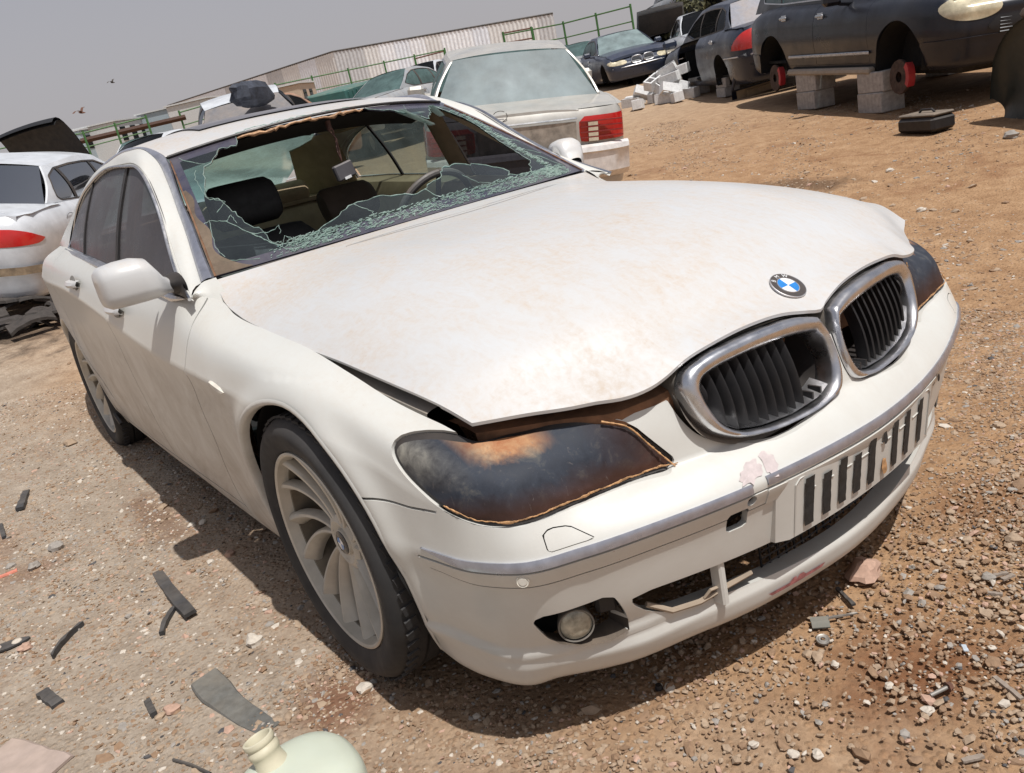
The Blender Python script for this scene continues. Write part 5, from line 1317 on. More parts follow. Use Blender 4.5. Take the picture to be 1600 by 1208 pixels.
def make_car(name, label, cat, sp, body, loc, rotz=0, tilt=(0, 0), group=None, trimmat=None, glass=None, res=.05):
    root = empty(name, label, cat, loc, group=group, rot=(tilt[0], tilt[1], rotz))
    F, B, W, zb = sp['F'], sp['B'], sp['W'], sp.get('zb', .2)
    hw = W/2; top = sorted(sp['top']); tz = lambda x: np.interp(x, [t[0] for t in top], [t[1] for t in top])
    fr, rr_ = sp.get('fr', .30), sp.get('rr', .26)      # corner radii
    fb, rb = sp.get('fbow', .16), sp.get('rbow', .10)
    # plan stations (x, y, normal angle)
    S = []
    for y in (0, .33, .62): S.append((F-fb*(y)**2, y*hw, math.degrees(math.atan(2*fb*y/hw))))
    xe = F-fb*.62**2
    for a in (35, 60, 82): S.append((xe-fr+fr*math.cos(R(a))*1.0-.0, hw*.62+(hw*.97-hw*.62)*math.sin(R(a)), a))
    xs_ = np.linspace(xe-fr-.08, B+rb*.4+rr_+.08, 9)
    for x in xs_: t = (x-B)/(F-B); S.append((x, hw*(1-.03*abs(2*t-1)**3), 90))
    xe2 = B+rb*.62**2
    for a in (98, 122, 148): S.append((xe2+rr_+rr_*math.cos(R(a)), hw*.62+(hw*.96-hw*.62)*math.sin(R(a)), a))
    for y in (.62, .33, 0): S.append((B+rb*y*y, y*hw, 180-math.degrees(math.atan(2*rb*y/hw))))
    prof = sp.get('prof', [(0, .10), (.05, .06), (.18, .035), (.32, .018), (.46, .0), (.62, .0), (.78, .008), (.90, .045), (1., sp.get('shoulder', .12))])
    cols = []
    for x, y, a in S:
        n = (math.cos(R(a)), math.sin(R(a))); zt = tz(x); side = abs(n[1])
        col = []
        for f_, d in prof:
            dd = d*(1. if side > .5 else 1.)
            if f_ > .8 and side < .6: dd += sp.get('noseback', .10)*(f_-.8)/.2*(1 if n[0] > 0 else sp.get('tailback', .06))
            col.append((x-n[0]*dd, y-n[1]*dd, zb+(zt-zb)*f_))
        cols.append(col)
    Rg = np.array(cols); full = np.concatenate([Rg[::-1]*[1, -1, 1], Rg[1:]], 0)
    P = tensor(full, res, res)
    N = np.cross(np.gradient(P, axis=0), np.gradient(P, axis=1)); N /= np.linalg.norm(N, axis=2, keepdims=True)+1e-9
    cc = P-np.array([(F+B)/2, 0, .5]); N *= np.sign((N*cc*[1, 3, 0]).sum(2, keepdims=True)+1e-9)
    sh = Sheet.from_grid(P, N)
    for xa in sp['axles']:
        Ra = sp.get('Ra', .35); cz = sp.get('cz', .33)
        ar, sh = sh.clip(np.maximum(np.hypot(sh.V[:, 0]-xa, sh.V[:, 2]-cz)-Ra, .5-np.abs(sh.V[:, 1])))
        for s in (-1, 1):
            m = MB(); Pq = []
            for t in np.linspace(-.5, math.pi+.5, 20): Pq.append([(xa+Ra*math.cos(t), s*(hw-.03), max(zb, cz+Ra*math.sin(t))), (xa+Ra*math.cos(t), s*(hw-.32), max(zb, cz+Ra*math.sin(t)))])
            m.grid(Pq); m.add([(xa+Ra*math.cos(t), s*(hw-.32), max(zb, cz+Ra*math.sin(t))) for t in np.linspace(-.5, math.pi+.5, 20)], [tuple(range(20))]); m.build('wheel_arch', DARK, root)
    # lamps cut from the skin
    for lname, plane, poly, mt in sp.get('lamps', []):
        if lname == 'headlight': poly = chaikin(poly, 2)
        ax = {'yz': (1, 2), 'xz': (0, 2)}[plane]
        def fld(V, grow=0):
            a = np.abs(V[:, ax[0]]) if plane == 'yz' else V[:, 0]
            d = poly_sdf(a, V[:, 2], poly)-grow
            if plane == 'yz':
                front = max(p[2] if len(p) > 2 else 0 for p in poly) if False else None
            return d
        sgn = 1 if lname.startswith('head') or lname.startswith('grille') or lname.startswith('front') else -1
        mid = (F+B)/2
        ff = lambda V: np.maximum(fld(V), sgn*(mid-V[:, 0]))
        lam, sh = sh.clip(ff(sh.V))
        if plane == 'xz': ymin = hw*.5; 
        for h in lam.clip(lam.V[:, 1]) if len(lam.V) else ():
            h.build(lname, mt, root, .02, off=.004)
    # bumpers: split by height and x
    bz = sp.get('bz', .52)
    if sp.get('bumpers', True):
        fbm, sh = sh.clip(np.maximum(sh.V[:, 2]-bz, (sp['axles'][0]+.37)-sh.V[:, 0])); fbm.build('front_bumper', sp.get('bmat', body), root, .02, off=.012)
        rbm, sh = sh.clip(np.maximum(sh.V[:, 2]-bz, sh.V[:, 0]-(sp['axles'][1]-.37))); rbm.build('rear_bumper', sp.get('bmat', body), root, .02, off=.012)
    # doors
    g = .004
    dx = sp.get('doors', [])
    rest = sh
    for i in range(len(dx)-1):
        x1, x0 = dx[i], dx[i+1]
        dr, rest2 = rest.clip(np.maximum(np.maximum(rest.V[:, 0]-x1, x0-rest.V[:, 0]), zb+.08-rest.V[:, 2]))
        dr, _ = dr.clip(np.maximum(np.maximum(dr.V[:, 0]-x1, x0-dr.V[:, 0]), zb+.08-dr.V[:, 2])+g)
        for h in dr.clip(dr.V[:, 1]):
            s = np.sign(h.V[:, 1].mean())
            if ('open', i, s) in sp.get('removed', ()): continue
            o = h.build('door', body, root, .02)
            if i < 2:
                m = MB(); hz = tz(x0+.2)-.12; m.box((x0+.17, s*(hw+.006), hz), (.18, .02, .03), bev=.008); m.box((x0+.17, s*(hw-.004), hz), (.12, .012, .065), bev=.01); m.build('door_handle', sp.get('hmat', FAR_CHROME), o, smooth=False)
        rest = rest2
    rest.build('body_shell', body, root, .02)
    # decks: bonnet and boot
    def deck(nm, xa, xb, crown, mt, n=16):
        m = MB(); Q = []
        for x in np.linspace(xa, xb, n):
            # inner edge of the shell top row at this x
            yy = hw-prof[-1][1]
            if x > xe-fr: yy = np.interp(x, [xe-fr, xe-fr*.45, F-fb*.1-.12], [hw*.97-prof[-1][1], hw*.80, hw*.5])
            if x < xe2+rr_: yy = np.interp(x, [B+rb*.1+.12, xe2+rr_*.45, xe2+rr_], [hw*.5, hw*.80, hw*.96-prof[-1][1]])
            z = tz(x); Q.append([(x, yy*u, z+crown*(1-abs(u)**2.6)-.004) for u in np.linspace(-1.03, 1.03, 17)])
        e_ = Q[0] if nm == 'hood' else Q[-1]; sg_ = 1 if nm == 'hood' else -1
        skirt = [(a+.006*sg_, b, c-.06) for a, b, c in e_]
        Q = [skirt]+Q if nm == 'hood' else Q+[skirt]
        m.grid(Q); return m.build(nm, mt, root, ang=60)
    cx, dxk = sp['cowl'], sp['deck']
    if sp.get('hood', True): deck('hood', F-fb*.1-sp.get('noseback', .10)-.11, cx-.10, sp.get('crown', .05), body)
    if dxk is not None and sp.get('boot', True): deck('boot_lid', dxk+.12, B+prof[-1][1]+sp.get('tailback', .06)+.005, .025, body)
    # greenhouse
    roof = sorted(sp['roof']); rz = lambda x: np.interp(x, [t[0] for t in roof], [t[1] for t in roof])
    rx1, rx0 = roof[-1][0], roof[0][0]; hr = sp.get('roof_hw', hw*.66); yb = hw-prof[-1][1]-.005
    bx0 = dxk if dxk is not None else B+.10
    bot = lambda x: (x, yb*(1-.06*max(0, (bx0+.5-x)/.5) if x < bx0+.5 else 1), tz(x))
    # side surface (between belt and roof edge), parameter u along, v up
    Ug = []; nU = 60
    for i in range(nU+1):
        t = i/nU; xb_ = cx+(bx0-cx)*t; xt = rx1+(rx0-rx1)*t
        b_ = np.array(bot(xb_)); tt_ = np.array([xt, hr*(1-.05*abs(2*t-1)**2), rz(xt)])
        row = [b_*(1-v)+tt_*v+np.array([0, .035*math.sin(math.pi*v), .0]) for v in np.linspace(0, 1, 25)]
        Ug.append(row)
    Ug = np.array(Ug); gl_ = glass or TINT
    for s in (-1, 1):
        V = Ug*[1, s, 1]; Nn = np.zeros_like(V); Nn[..., 1] = s
        st_ = Sheet.from_grid(V, Nn)
        dlo = chaikin(sp['dlo'], 1)
        w_, frame = st_.clip(poly_sdf(st_.V[:, 0], st_.V[:, 2], dlo))
        frame.build('window_frame', body, root, .02)
        rim_, _ = frame.clip(poly_sdf(frame.V[:, 0], frame.V[:, 2], dlo)-.016); 
        if sp.get('dlo_trim', True): rim_.build('window_trim', trimmat or CW_BLACK, root, 0, off=.004)
        edges = [99]+sorted(sp.get('posts', []), reverse=True)+[-99]
        for i in range(len(edges)-1):
            a, b_ = edges[i], edges[i+1]
            pane, _ = w_.clip(np.maximum(w_.V[:, 0]-a+.03, b_+.03-w_.V[:, 0]))
            if pane.F and not (i, s) in sp.get('nopane', ()): pane.build('side_window', gl_, root, 0, off=-.008)
            if i and len(w_.F):
                post, _ = w_.clip(np.abs(w_.V[:, 0]-a)-.03); 
                if post.F: post.build('window_post', body if sp.get('bodyposts') else CW_BLACK, root, 0)
    def cross(nm, e0, e1, mt, bow0, bow1, skip=False):
        """surface across the car between two side curves"""
        m = MB(); Q = []
        for v in np.linspace(0, 1, 12):
            a = e0*(1-v)+e1*v; bw = bow0*(1-v)+bow1*v
            Q.append([(a[0]+bw*(1-u*u), a[1]*u, a[2]+.02*(1-u*u)) for u in np.linspace(-1, 1, 19)])
        m.grid(Q)
        return m.build(nm, mt, root, ang=70)
    if sp.get('windscreen', True): cross('windscreen', Ug[0][0]*[1, .985, 1], Ug[0][-1]*[1, .985, 1], sp.get('wsmat', gl_), .14, .09)
    if sp.get('rearglass', True): cross('rear_window', Ug[-1][0]*[1, .97, 1], Ug[-1][-1]*[1, .97, 1], sp.get('rgmat', gl_), -.10, -.06)
    m = MB(); Q = []
    for i in range(0, nU+1, 3):
        a = Ug[i][-1]; f0 = max(0, 1-(rx1-a[0])/.3); f1 = max(0, 1-(a[0]-rx0)/.3)
        Q.append([(a[0]+.09*f0*(1-u*u)-.06*f1*(1-u*u), a[1]*u, a[2]+.035*(1-abs(u)**2.4)) for u in np.linspace(-1, 1, 19)])
    m.grid(Q); m.build('roof', body, root, ang=60)
    # dark cabin filling: floor, seats
    m = MB(); m.box(((cx+bx0)/2, 0, zb+.12), (abs(cx-bx0)+.3, W-.3, .03)); m.box((cx+.02, 0, zb+.35), (.04, W-.3, .5)); m.build('cabin_floor', DARK, root, smooth=False)
    for sx, wd in ((cx-1.15, .5), (cx-2.0, 1.3)):
        for sy in ((-.38, .38) if wd < 1 else (0,)):
            if sx < bx0+.1: continue
            m = MB(); m.box((sx, sy, tz(sx)-.25), (.14, wd, .75), Matrix.Rotation(-.25, 3, 'Y'), bev=.05); m.box((sx+.25, sy, zb+.30), (.5, wd, .16), bev=.04); m.box((sx-.11, sy, tz(sx)+.22), (.10, .26 if wd < 1 else .9, .16), bev=.04); m.build('seat', sp.get('seatmat', LEATHER), root, smooth=False)
    if sp.get('wheels', True):
        for xa in sp['axles']:
            for s in (-1, 1): small_wheel(root, xa, s*(hw-.015), sp.get('wz', .325), sp.get('wr', .325), s, sp.get('rimmat', ALLOY))
    for s in sp.get('mirrors', (-1, 1)):
        m = MB(); m.box((cx-.42, s*(hw+.10), tz(cx)+.06), (.11, .20, .14), bev=.035); m.tube([(cx-.38, s*(hw+.03), tz(cx)+.01), (cx-.40, s*(hw-.12), tz(cx)-.01)], .03, 8); m.build('side_mirror', sp.get('mmat', body), root)
    return root
def tground(x, y): return gz(x, y)

# ================================================================ THE YARD
CARWHITE = paint('far_white_paint', (.57, .59, .62), .3, .25, (.5, .45, .4)); CARSILV = paint('far_silver_paint', (.46, .45, .42), .35, .55, (.45, .38, .30), .25)
CARNAVY = paint('far_navy_paint', (.012, .017, .034), .34, .12, (.17, .15, .14), coat=.15); CARBLK = paint('far_black_paint', (.008, .010, .017), .36, .10, (.16, .13, .11), coat=.1)
CARGREY = paint('far_grey_paint', (.28, .30, .32), .35, .5); CARBROWN = paint('far_rusty_brown_paint', (.28, .13, .07), .7, .6); CARBLUE = paint('far_slate_blue_paint', (.022, .032, .060), .35, .22, (.24, .20, .17))
DIRTY = simple('bare_dirty_bumper_core', (.27, .20, .13), .85, var=.5, scale=12)
LAMPCLR = simple('yellowed_lamp_lens', (.55, .48, .33), .2, .1, coat=.6, scale=9, var=.4)
LAMPBLK = simple('dark_grille', (.015, .015, .017), .5)
def wz_(x, y, dz=0): return float(gz(np.float64(x), np.float64(y)))+dz
def sedan_sp(org='rear', **k):
    wb = k.pop('wb', 2.9); fo = k.pop('fo', .85); ro = k.pop('ro', 1.12); W = k.pop('W', 1.84); H = k.pop('H', 1.42)
    o = 0 if org == 'rear' else -wb
    bz, hz0, hz1, tzz = k.pop('belt', .95), k.pop('hz0', .68), k.pop('hz1', .93), k.pop('tz', 1.0)
    F = wb+fo+o; B = -ro+o; c = wb-.72+o; d = -.28+o
    rx1, rx0 = c-.78, d+.42
    sp = dict(F=F, B=B, W=W, axles=[wb+o, 0+o], cowl=c, deck=d, roof=[(rx1, H-.03), ((rx1+rx0)/2+.1, H), (rx0, H-.06)], top=[(B, tzz-.04), (d-.1, tzz), (d+.9, bz+.03), (c-.1, bz), (c+.2, hz1), (F-.5, (hz0+hz1)/2+.04), (F-.12, hz0)],
              dlo=[(c-.18, bz+.03), (rx1+.04, H-.10), ((rx1+rx0)/2, H-.065), (rx0-.02, H-.11), (d+.22, bz+.13), (d+.32, bz+.06)], posts=[(c+d)/2+.16, d+.62], doors=[c+.06, (c+d)/2+.17, d+.36])
    sp.update(k); return sp
G_SCRAP = 'scrapped cars standing around the yard'
# --- white saloon at the left edge, rear quarter towards us
sp = sedan_sp(wb=2.965, W=1.855, belt=.96, tz=1.02, bz=.50, mirrors=(), rgmat=TINT, lamps=[('tail_light', 'xz', [(-1.35, .70), (-.68, .73), (-1.02, .87), (-1.35, .93)], RED)], prof=[(0, .10), (.05, .05), (.18, .03), (.32, .015), (.46, .0), (.62, .0), (.78, .008), (.90, .04), (1., .11)])
lw = make_car('white_car', 'white saloon at the left edge with red wedge tail light and loose bumper cover', 'car', sp, CARWHITE, (-8.55, -.75, wz_(-8.55, -.75, .02)), 2.56, (.20, -.03), G_SCRAP, glass=TINT)
m = MB(); m.grid([[(x, -.935-.0*x, z) for z in (.455, .50, .53)] for x in np.linspace(-.36, -.9, 8)]+[[(-1.08, -.80, z) for z in (.455, .50, .53)], [(-1.19, -.5, z) for z in (.455, .50, .53)], [(-1.22, 0, z) for z in (.455, .50, .53)]]); m.build('bumper_core', DIRTY, lw)
m = MB(); m.tube([(-.12+.10*math.cos(t), -.905, .84+.07*math.sin(t)) for t in np.linspace(.4, 2*math.pi-.6, 14)], .003, 4); m.build('fuel_flap_joint', CW_BLACK, lw)
# --- silver-white older saloon behind the left mirror
sp = sedan_sp(wb=3.07, W=1.82, H=1.40, belt=.90, tz=.93, hz1=.9, bz=.56, ro=1.12, fr=.22, rr=.16, rbow=.05, shoulder=.05, wsmat=TEALG, rgmat=simple('dusty_teal_screen', (.135, .17, .178), .55, var=.45, scale=2.2, dust=.5, dustcol=(.25, .27, .26)), tailback=0, mirrors=(1, -1), bmat=CARSILV, prof=[(0, .06), (.05, .03), (.18, .02), (.32, .01), (.46, .0), (.62, .0), (.78, .004), (.92, .015), (1., .05)], lamps=[('tail_light', 'yz', [(.46, .62), (.93, .62), (.93, .83), (.46, .83)], RED)])
om = make_car('silver_car', 'silver white older saloon with ribbed red tail lights parked behind the left door mirror', 'car', sp, CARSILV, (-5.043, 3.738, wz_(-5.043, 3.738, .053)), 2.547, (.105, -.107), G_SCRAP, glass=TEALG, trimmat=FAR_CHROME)
for s in (-1, 1):    # lamp ribs, reversing segment, lamp end
    for k in range(4):
        m = MB(); m.box((-1.112, s*.655, .655+.045*k), (.02, .37, .010)); m.build('lamp_rib', simple('dark_red_rib', (.25, .03, .03), .4) if 'dark_red_rib' not in bpy.data.materials else bpy.data.materials['dark_red_rib'], om, smooth=False)
    for k in range(4):
        m = MB(); m.box((-1.112, s*.58, .678+.045*k if k < 3 else .637), (.02, .085, .030)); m.build('reversing_lens', simple('cream_lens', (.60, .52, .40), .4) if 'cream_lens' not in bpy.data.materials else bpy.data.materials['cream_lens'], om, smooth=False)
m = MB(); m.box((-1.122, 0, .70), (.012, .86, .20)); m.build('plate_recess', simple('bare_rusty_recess', (.30, .265, .225), .8, var=.5, scale=9), om, smooth=False)
m = MB(); m.grid([[(-1.125+.10*(abs(y)/.9)**4, y, .818), (-1.140+.10*(abs(y)/.9)**4, y, .824), (-1.12+.10*(abs(y)/.9)**4, y, .834)] for y in np.linspace(-.44, .44, 12)]); m.build('boot_trim', FAR_CHROME, om)
m = MB(); P = []
for y in np.linspace(-.90, .90, 25):
    c_ = -1.19+.14*(abs(y)/.9)**5; P.append([(c_+.03, y, .60), (c_-.02, y, .585), (c_-.035, y, .545), (c_-.02, y, .53), (c_-.02, y, .36), (c_+.05, y, .30)])
for s in (-1,):
    pass
m.grid(P); m.build('bumper_bar', simple('dusty_light_bumper', (.74, .73, .72), .4, .2, dust=.6), om, ang=40)
for t0, t1 in ((.5, 2.3), (2.6, 4.4), (4.7, 6.4)):
    m = MB(); m.tube([(-1.085-.004, .22+.062*math.cos(t), .905+.045*math.sin(t)) for t in np.linspace(t0, t1, 9)], .003, 4); m.build('badge_outline', CW_BLACK, om)
# --- navy saloon with twin grilles, facing us at right
sp = sedan_sp('front', wb=2.93, W=1.86, H=1.42, belt=.93, hz0=.70, hz1=.92, bz=.56, fo=.78, wsmat=simple('pale_teal_dusty_screen', (.16, .205, .205), .5, var=.35, scale=3), lamps=[('headlight', 'yz', [(.40, .56), (.80, .57), (.90, .62), (.88, .70), (.42, .69)], LAMPCLR), ('grille', 'yz', [(.03, .56), (.28, .56), (.30, .60), (.28, .70), (.05, .71)], LAMPBLK)])
e3 = make_car('navy_car', 'dark navy saloon with yellowed headlights and twin grille standing behind the block pile', 'car', sp, CARBLUE, (-14.757, 15.775, wz_(-14.757, 15.775, -.02)), -.546, (.02, .026), G_SCRAP, glass=TEALG)
for s in (-1, 1):
    m = MB(); P = [(.03, .56), (.16, .545), (.28, .56), (.305, .60), (.285, .70), (.16, .72), (.05, .71), (.02, .64)]
    P = chaikin(P, 1); m.tube([(.80-.35*(y)**2-.30*max(0, z-.6), s*y, z) for y, z in list(P)+[P[0]]], .014, 6); m.build('grille_surround', FAR_CHROME, e3)
m = MB(); m.tube([(.80-.25*y*y, y, .50) for y in np.linspace(-.80, .80, 20)], .016, 6); m.build('bumper_trim', FAR_CHROME, e3)
# --- black saloon on blocks, rear lamp towards us, front door open
sp = sedan_sp(wb=3.085, W=1.855, H=1.43, belt=.96, tz=1.02, bz=.58, wheels=False, mirrors=(), nopane=((0, 1), (1, 1), (0, -1), (1, -1)), rgmat=simple('dust_caked_rear_glass', (.23, .24, .28), .5, dust=.5), lamps=[('tail_light', 'xz', [(-1.35, .66), (-.62, .70), (-.98, .95), (-1.35, 1.0)], RED)], removed=(('open', 0, 1.0),), rimmat=ALLOY, wz=.33)
bl = make_car('black_car', 'black saloon without wheels propped on concrete blocks, front door hanging open, red tail light', 'car', sp, CARNAVY, (-6.70, 10.555, wz_(-6.7, 10.555, .02)), 2.547, (-.035, -.025), G_SCRAP, glass=TINT)
def door_leaf(parent, hinge, ang, s, beige=True):
    D = empty_part('open_door', parent, hinge); D.rotation_euler = (0, 0, ang)
    m = MB(); P = []
    for z in np.linspace(-.62, .12, 10): P.append([(x, s*(.03*math.sin(math.pi*(z+.62)/.9)), z) for x in np.linspace(0, -1.05, 6)])
    m.grid(P); m.build('door_skin', CARNAVY, D)
    m = MB(); m.grid([[(x, -s*.06, z) for x in np.linspace(-.03, -1.03, 6)] for z in np.linspace(-.6, .10, 6)]); m.box((-.5, -s*.10, -.22), (.6, .06, .06), bev=.02); m.box((-.45, -s*.075, .0), (.75, .03, .16), bev=.02); m.build('door_lining', BEIGE if beige else BLACK, D, smooth=False)
    m = MB(); m.tube([(0, 0, .12), (-.12, -.01, .25), (-.55, -s*.12, .46), (-.85, -s*.14, .48), (-1.03, -s*.10, .36), (-1.05, 0, .12)], .025, 6); m.build('door_window_frame', CARNAVY, D)
    return D
door_leaf(bl, (2.42, .90, .88), R(-62), 1)
m = MB(); m.box((2.02, 1.13, 1.0), (.10, .26, .16), bev=.05); m.build('side_mirror', CARBLUE, bl)
m = MB(); m.tube([(-1.18, y, .60) for y in np.linspace(-.8, .8, 9)], .014, 5); m.tube([(x, .95, .60) for x in np.linspace(-1.05, -.36, 6)], .012, 5); m.build('chrome_bumper_line', FAR_CHROME, bl)
# --- black SUV on blocks, wheels off
top = [(-3.6, 1.10), (-2.9, 1.14), (-2.0, 1.10), (-.8, 1.06), (-.45, 1.05), (.2, 1.03), (.62, .985)]
sp = dict(F=.93, B=-3.85, W=1.93, zb=.36, axles=[0, -2.855], Ra=.40, cz=.42, cowl=-.62, deck=None, top=top, roof=[(-1.45, 1.66), (-2.3, 1.70), (-3.35, 1.62)], roof_hw=.66, bz=.60, fr=.42, fbow=.30, noseback=.16, shoulder=.15,
          dlo=[(-.92, 1.12), (-1.52, 1.52), (-2.3, 1.575), (-3.0, 1.53), (-3.38, 1.34), (-3.40, 1.19)], posts=[-1.80, -2.82], doors=[-.52, -1.68, -2.62], wheels=False, mirrors=(-1,), crown=.07,
          lamps=[('headlight', 'yz', [(.47, .80), (.60, .73), (.82, .74), (.905, .82), (.88, .91), (.70, .955), (.52, .93)], LAMPCLR), ('grille', 'yz', [(0, .58), (.50, .60), (.60, .66), (.52, .745), (0, .74)], LAMPBLK)], rr=.35)
suv = make_car('black_suv', 'black off-road car without wheels on concrete blocks, egg-shaped pale headlight and red brake calipers', 'car', sp, CARBLK, (-2.21, 7.542, wz_(-2.21, 7.542, -.02)), -.54, (-.039, .056), G_SCRAP, glass=TEALG, trimmat=FAR_CHROME, res=.028)
for k in range(5):
    m = MB(); m.tube([(.92-.28*y*y, y, .605+.028*k) for y in np.linspace(-.50, .50, 14)], .008, 5); m.build('grille_bar', CARBLK, suv)
m = MB(); m.box((-1.42, -.955, .545), (1.86, .02, .035), bev=.008); m.build('sill_trim', FAR_CHROME, suv, smooth=False)
m = MB(); m.box((-1.42, -.93, .37), (1.90, .10, .07), bev=.02); m.build('side_step', simple('dull_step_metal', (.30, .27, .23), .6, dust=.6), suv, smooth=False)
for (ax, col) in ((0, 0), (-2.855, 0)):
    for s in (-1, 1):
        m = MB(); m.lathe([(0, 0), (.07, 0), (.075, -.03), (.16, -.03), (.165, -.045), (.16, -.06), (.05, -.06)], 28, 'y', (ax, s*.86, .30)); m.build('brake_disc', simple('rusty_brake_disc', (.07, .045, .035), .8, .3, var=.4) if 'rusty_brake_disc' not in bpy.data.materials else bpy.data.materials['rusty_brake_disc'], suv, ang=40)
        m = MB(); P = [];
        for t in np.linspace(-.55, .85, 8): P.append([(ax+r_*math.cos(t)*.9+.02, s*(.875)+yy, .30+r_*math.sin(t)) for r_, yy in ((.12, .02), (.172, .022), (.178, -.05), (.12, -.05))])
        m.grid(P, closev=True); m.build('brake_caliper', simple('red_caliper', (.42, .02, .03), .5, dust=.2) if 'red_caliper' not in bpy.data.materials else bpy.data.materials['red_caliper'], suv, ang=40)
m = MB(); m.box((-.2, 0, .33), (1.2, 1.1, .12), bev=.03); m.box((.55, -.3, .42), (.25, .5, .10), bev=.02); m.tube([(.5, -.62, .62), (.62, -.60, .48), (.5, -.5, .36)], .02, 6); m.build('engine_undershield', simple('oily_underside', (.03, .026, .022), .8, var=.5), suv, smooth=False)
# concrete blocks as stands
def cblock(x, y, z, rz, label, group, size=(.40, .20, .20), tilt=(0, 0), hollow=False, mat=None):
    m = MB(); L, W_, H_ = size
    if not hollow: m.box((0, 0, H_/2), size, bev=.008)
    else:
        t = .03
        for yy in (-W_/2+t/2, W_/2-t/2): m.box((0, yy, H_/2), (L, t, H_))
        for xx in (-L/2+t/2, 0, L/2-t/2): m.box((xx, 0, H_/2), (t, W_-2*t-.002, H_-.002))
    o = m.build('concrete_block', mat or CONCRETE, None, smooth=False); o.location = (x, y, z); o.rotation_euler = (tilt[0], tilt[1], rz); tag(o, label, 'block', group); return o
GB = 'concrete blocks propping the cars'
def local(root, p):
    bpy.context.view_layer.update(); return root.matrix_world @ Vector(p)
for nm, rt, pts in (('black off-road car', suv, ((-.50, -.84, 'front', 1), (-1.95, -.84, 'rear', 1), (-.5, .84, 'front far', 0), (-1.95, .84, 'rear far', 0))), ('black saloon with the open door', bl, ((.42, .70, 'rear', 1), (2.10, .70, 'front', 1)))):
    for lx, ly, wh, vis in pts:
        p = local(rt, (lx, ly, .36 if rt is suv else .2)); zg = wz_(p.x, p.y, -.01); hh = max(.15, (p.z-zg-.008)/2)
        for k in range(2): cblock(p.x+.012*k, p.y+.01*k, zg+k*(hh+.002), rt.rotation_euler.z+.05*k+math.pi/2*0, f"{'lower' if k == 0 else 'upper'} grey block under the {wh} sill of the {nm}", GB, (.46, .26, hh))
# --- pile of hollow blocks
rnd = random.Random(21)
GP_ = 'loose concrete blocks heaped in the pile'
PALE = simple('pale_block_concrete', (.62, .61, .60), .9, scale=25, bumpy=.002)
spots = [(-9.6, 10.6, 0, .2, 1), (-9.2, 10.9, 0, 1.3, 0), (-8.8, 10.6, 0, .5, 1), (-9.0, 10.2, 0, 2.2, 0), (-8.5, 10.95, 0, .1, 1), (-9.4, 10.75, .22, .9, 0), (-9.0, 10.7, .22, 2.8, 1), (-8.7, 10.9, .24, .4, 0), (-9.15, 10.8, .45, 1.6, 1), (-8.85, 10.85, .46, .3, 0), (-8.6, 10.6, .22, 1.1, 1), (-8.4, 10.5, 0, 2.5, 0), (-9.9, 10.9, 0, .6, 0), (-9.0, 11.0, .66, .5, 1), (-9.5, 11.2, .2, 2.0, 1), (-8.75, 11.15, .62, 2.1, 0)]
desc = ['at the left foot', 'lying flat at the back', 'with open cells at the foot', 'set crosswise at the front', 'low at the right', 'leaning on the left shoulder', 'tilted in the middle', 'upper right, end up', 'near the top, cells showing', 'on the right of the top', 'on the right flank', 'fallen at the right foot', 'farthest left, apart', 'topmost, tipped over', 'behind on the left', 'behind the topmost']
for (x, y, dz, rz, hol), ds in zip(spots, desc):
    dz *= .66; x -= .18; y -= .26; cblock(x+rnd.uniform(-.05, .05), y+rnd.uniform(-.05, .05), wz_(x, y, dz), rz, f'{"hollow" if hol else "solid"} concrete block {ds} of the heap', GP_, (.37, .18, .17), (rnd.uniform(-.5, .5) if dz > 0 else rnd.uniform(-.12, .12), rnd.uniform(-.45, .45) if dz > 0 else .05), bool(hol), PALE)
# --- stacked and opened cars at upper right
def ptd(px, py, D):      # yard point on the line of sight of a survey mark
    d = _f+(px-800)/FPX*_r-(py-604)/FPX*_u; d = d/math.hypot(d[0], d[1]); return np.array(CAMPOS)+d*D
sp = sedan_sp(wb=2.7, W=1.75, H=1.42, bz=.5, mirrors=(), hood=False, removed=(('open', 1, 1.0),), windscreen=False)
make_car('wrecked_silver_car', 'stripped silver car body stacked on top of another wreck at the upper right', 'car', sp, CARGREY, (-16.7, 20.2, wz_(-16.7, 20.2, 1.0)), -.25, (.12, -.08), G_SCRAP, glass=TINT, res=.08)
make_car('wrecked_black_car', 'flattened black wreck underneath the stacked silver body', 'car', sedan_sp(wb=2.7, W=1.75, H=1.25, hood=False, mirrors=(), wheels=False, windscreen=False, rearglass=False), CARBLK, (-16.6, 20.2, wz_(-16.6, 20.2, -.35)), -.2, (0, 0), G_SCRAP, res=.08)
oh = make_car('open_bonnet_car', 'pale grey car with its bonnet raised beside the navy saloon', 'car', sedan_sp('front', wb=2.7, W=1.76, H=1.40, hood=False, mirrors=()), CARGREY, (-15.3, 17.6, wz_(-15.3, 17.6, .1)), -.75, (0, 0), G_SCRAP, glass=TINT, res=.08)
m = MB(); m.grid([[(-.62+.95*math.cos(R(48))*t, .72*u*(1-.10*t), .95+.95*math.sin(R(48))*t+.03*(1-u*u)) for u in np.linspace(-1, 1, 9)] for t in np.linspace(0, 1, 8)]); m.build('raised_bonnet', CARGREY, oh)
m = MB(); m.grid([[(-.60+.93*math.cos(R(48))*t, .62*u, .93+.9*math.sin(R(48))*t) for u in np.linspace(-1, 1, 9)] for t in np.linspace(.08, .92, 8)]); m.build('bonnet_insulation', DASH, oh)
make_car('pale_hatchback', 'white saloon behind the open black door, roof and side windows showing', 'car', sedan_sp('front', wb=2.7, W=1.74, H=1.43, mirrors=()), CARWHITE, (-11.2, 14.9, wz_(-11.2, 14.9, .05)), -.70, (0, 0), G_SCRAP, glass=TINT, res=.08)
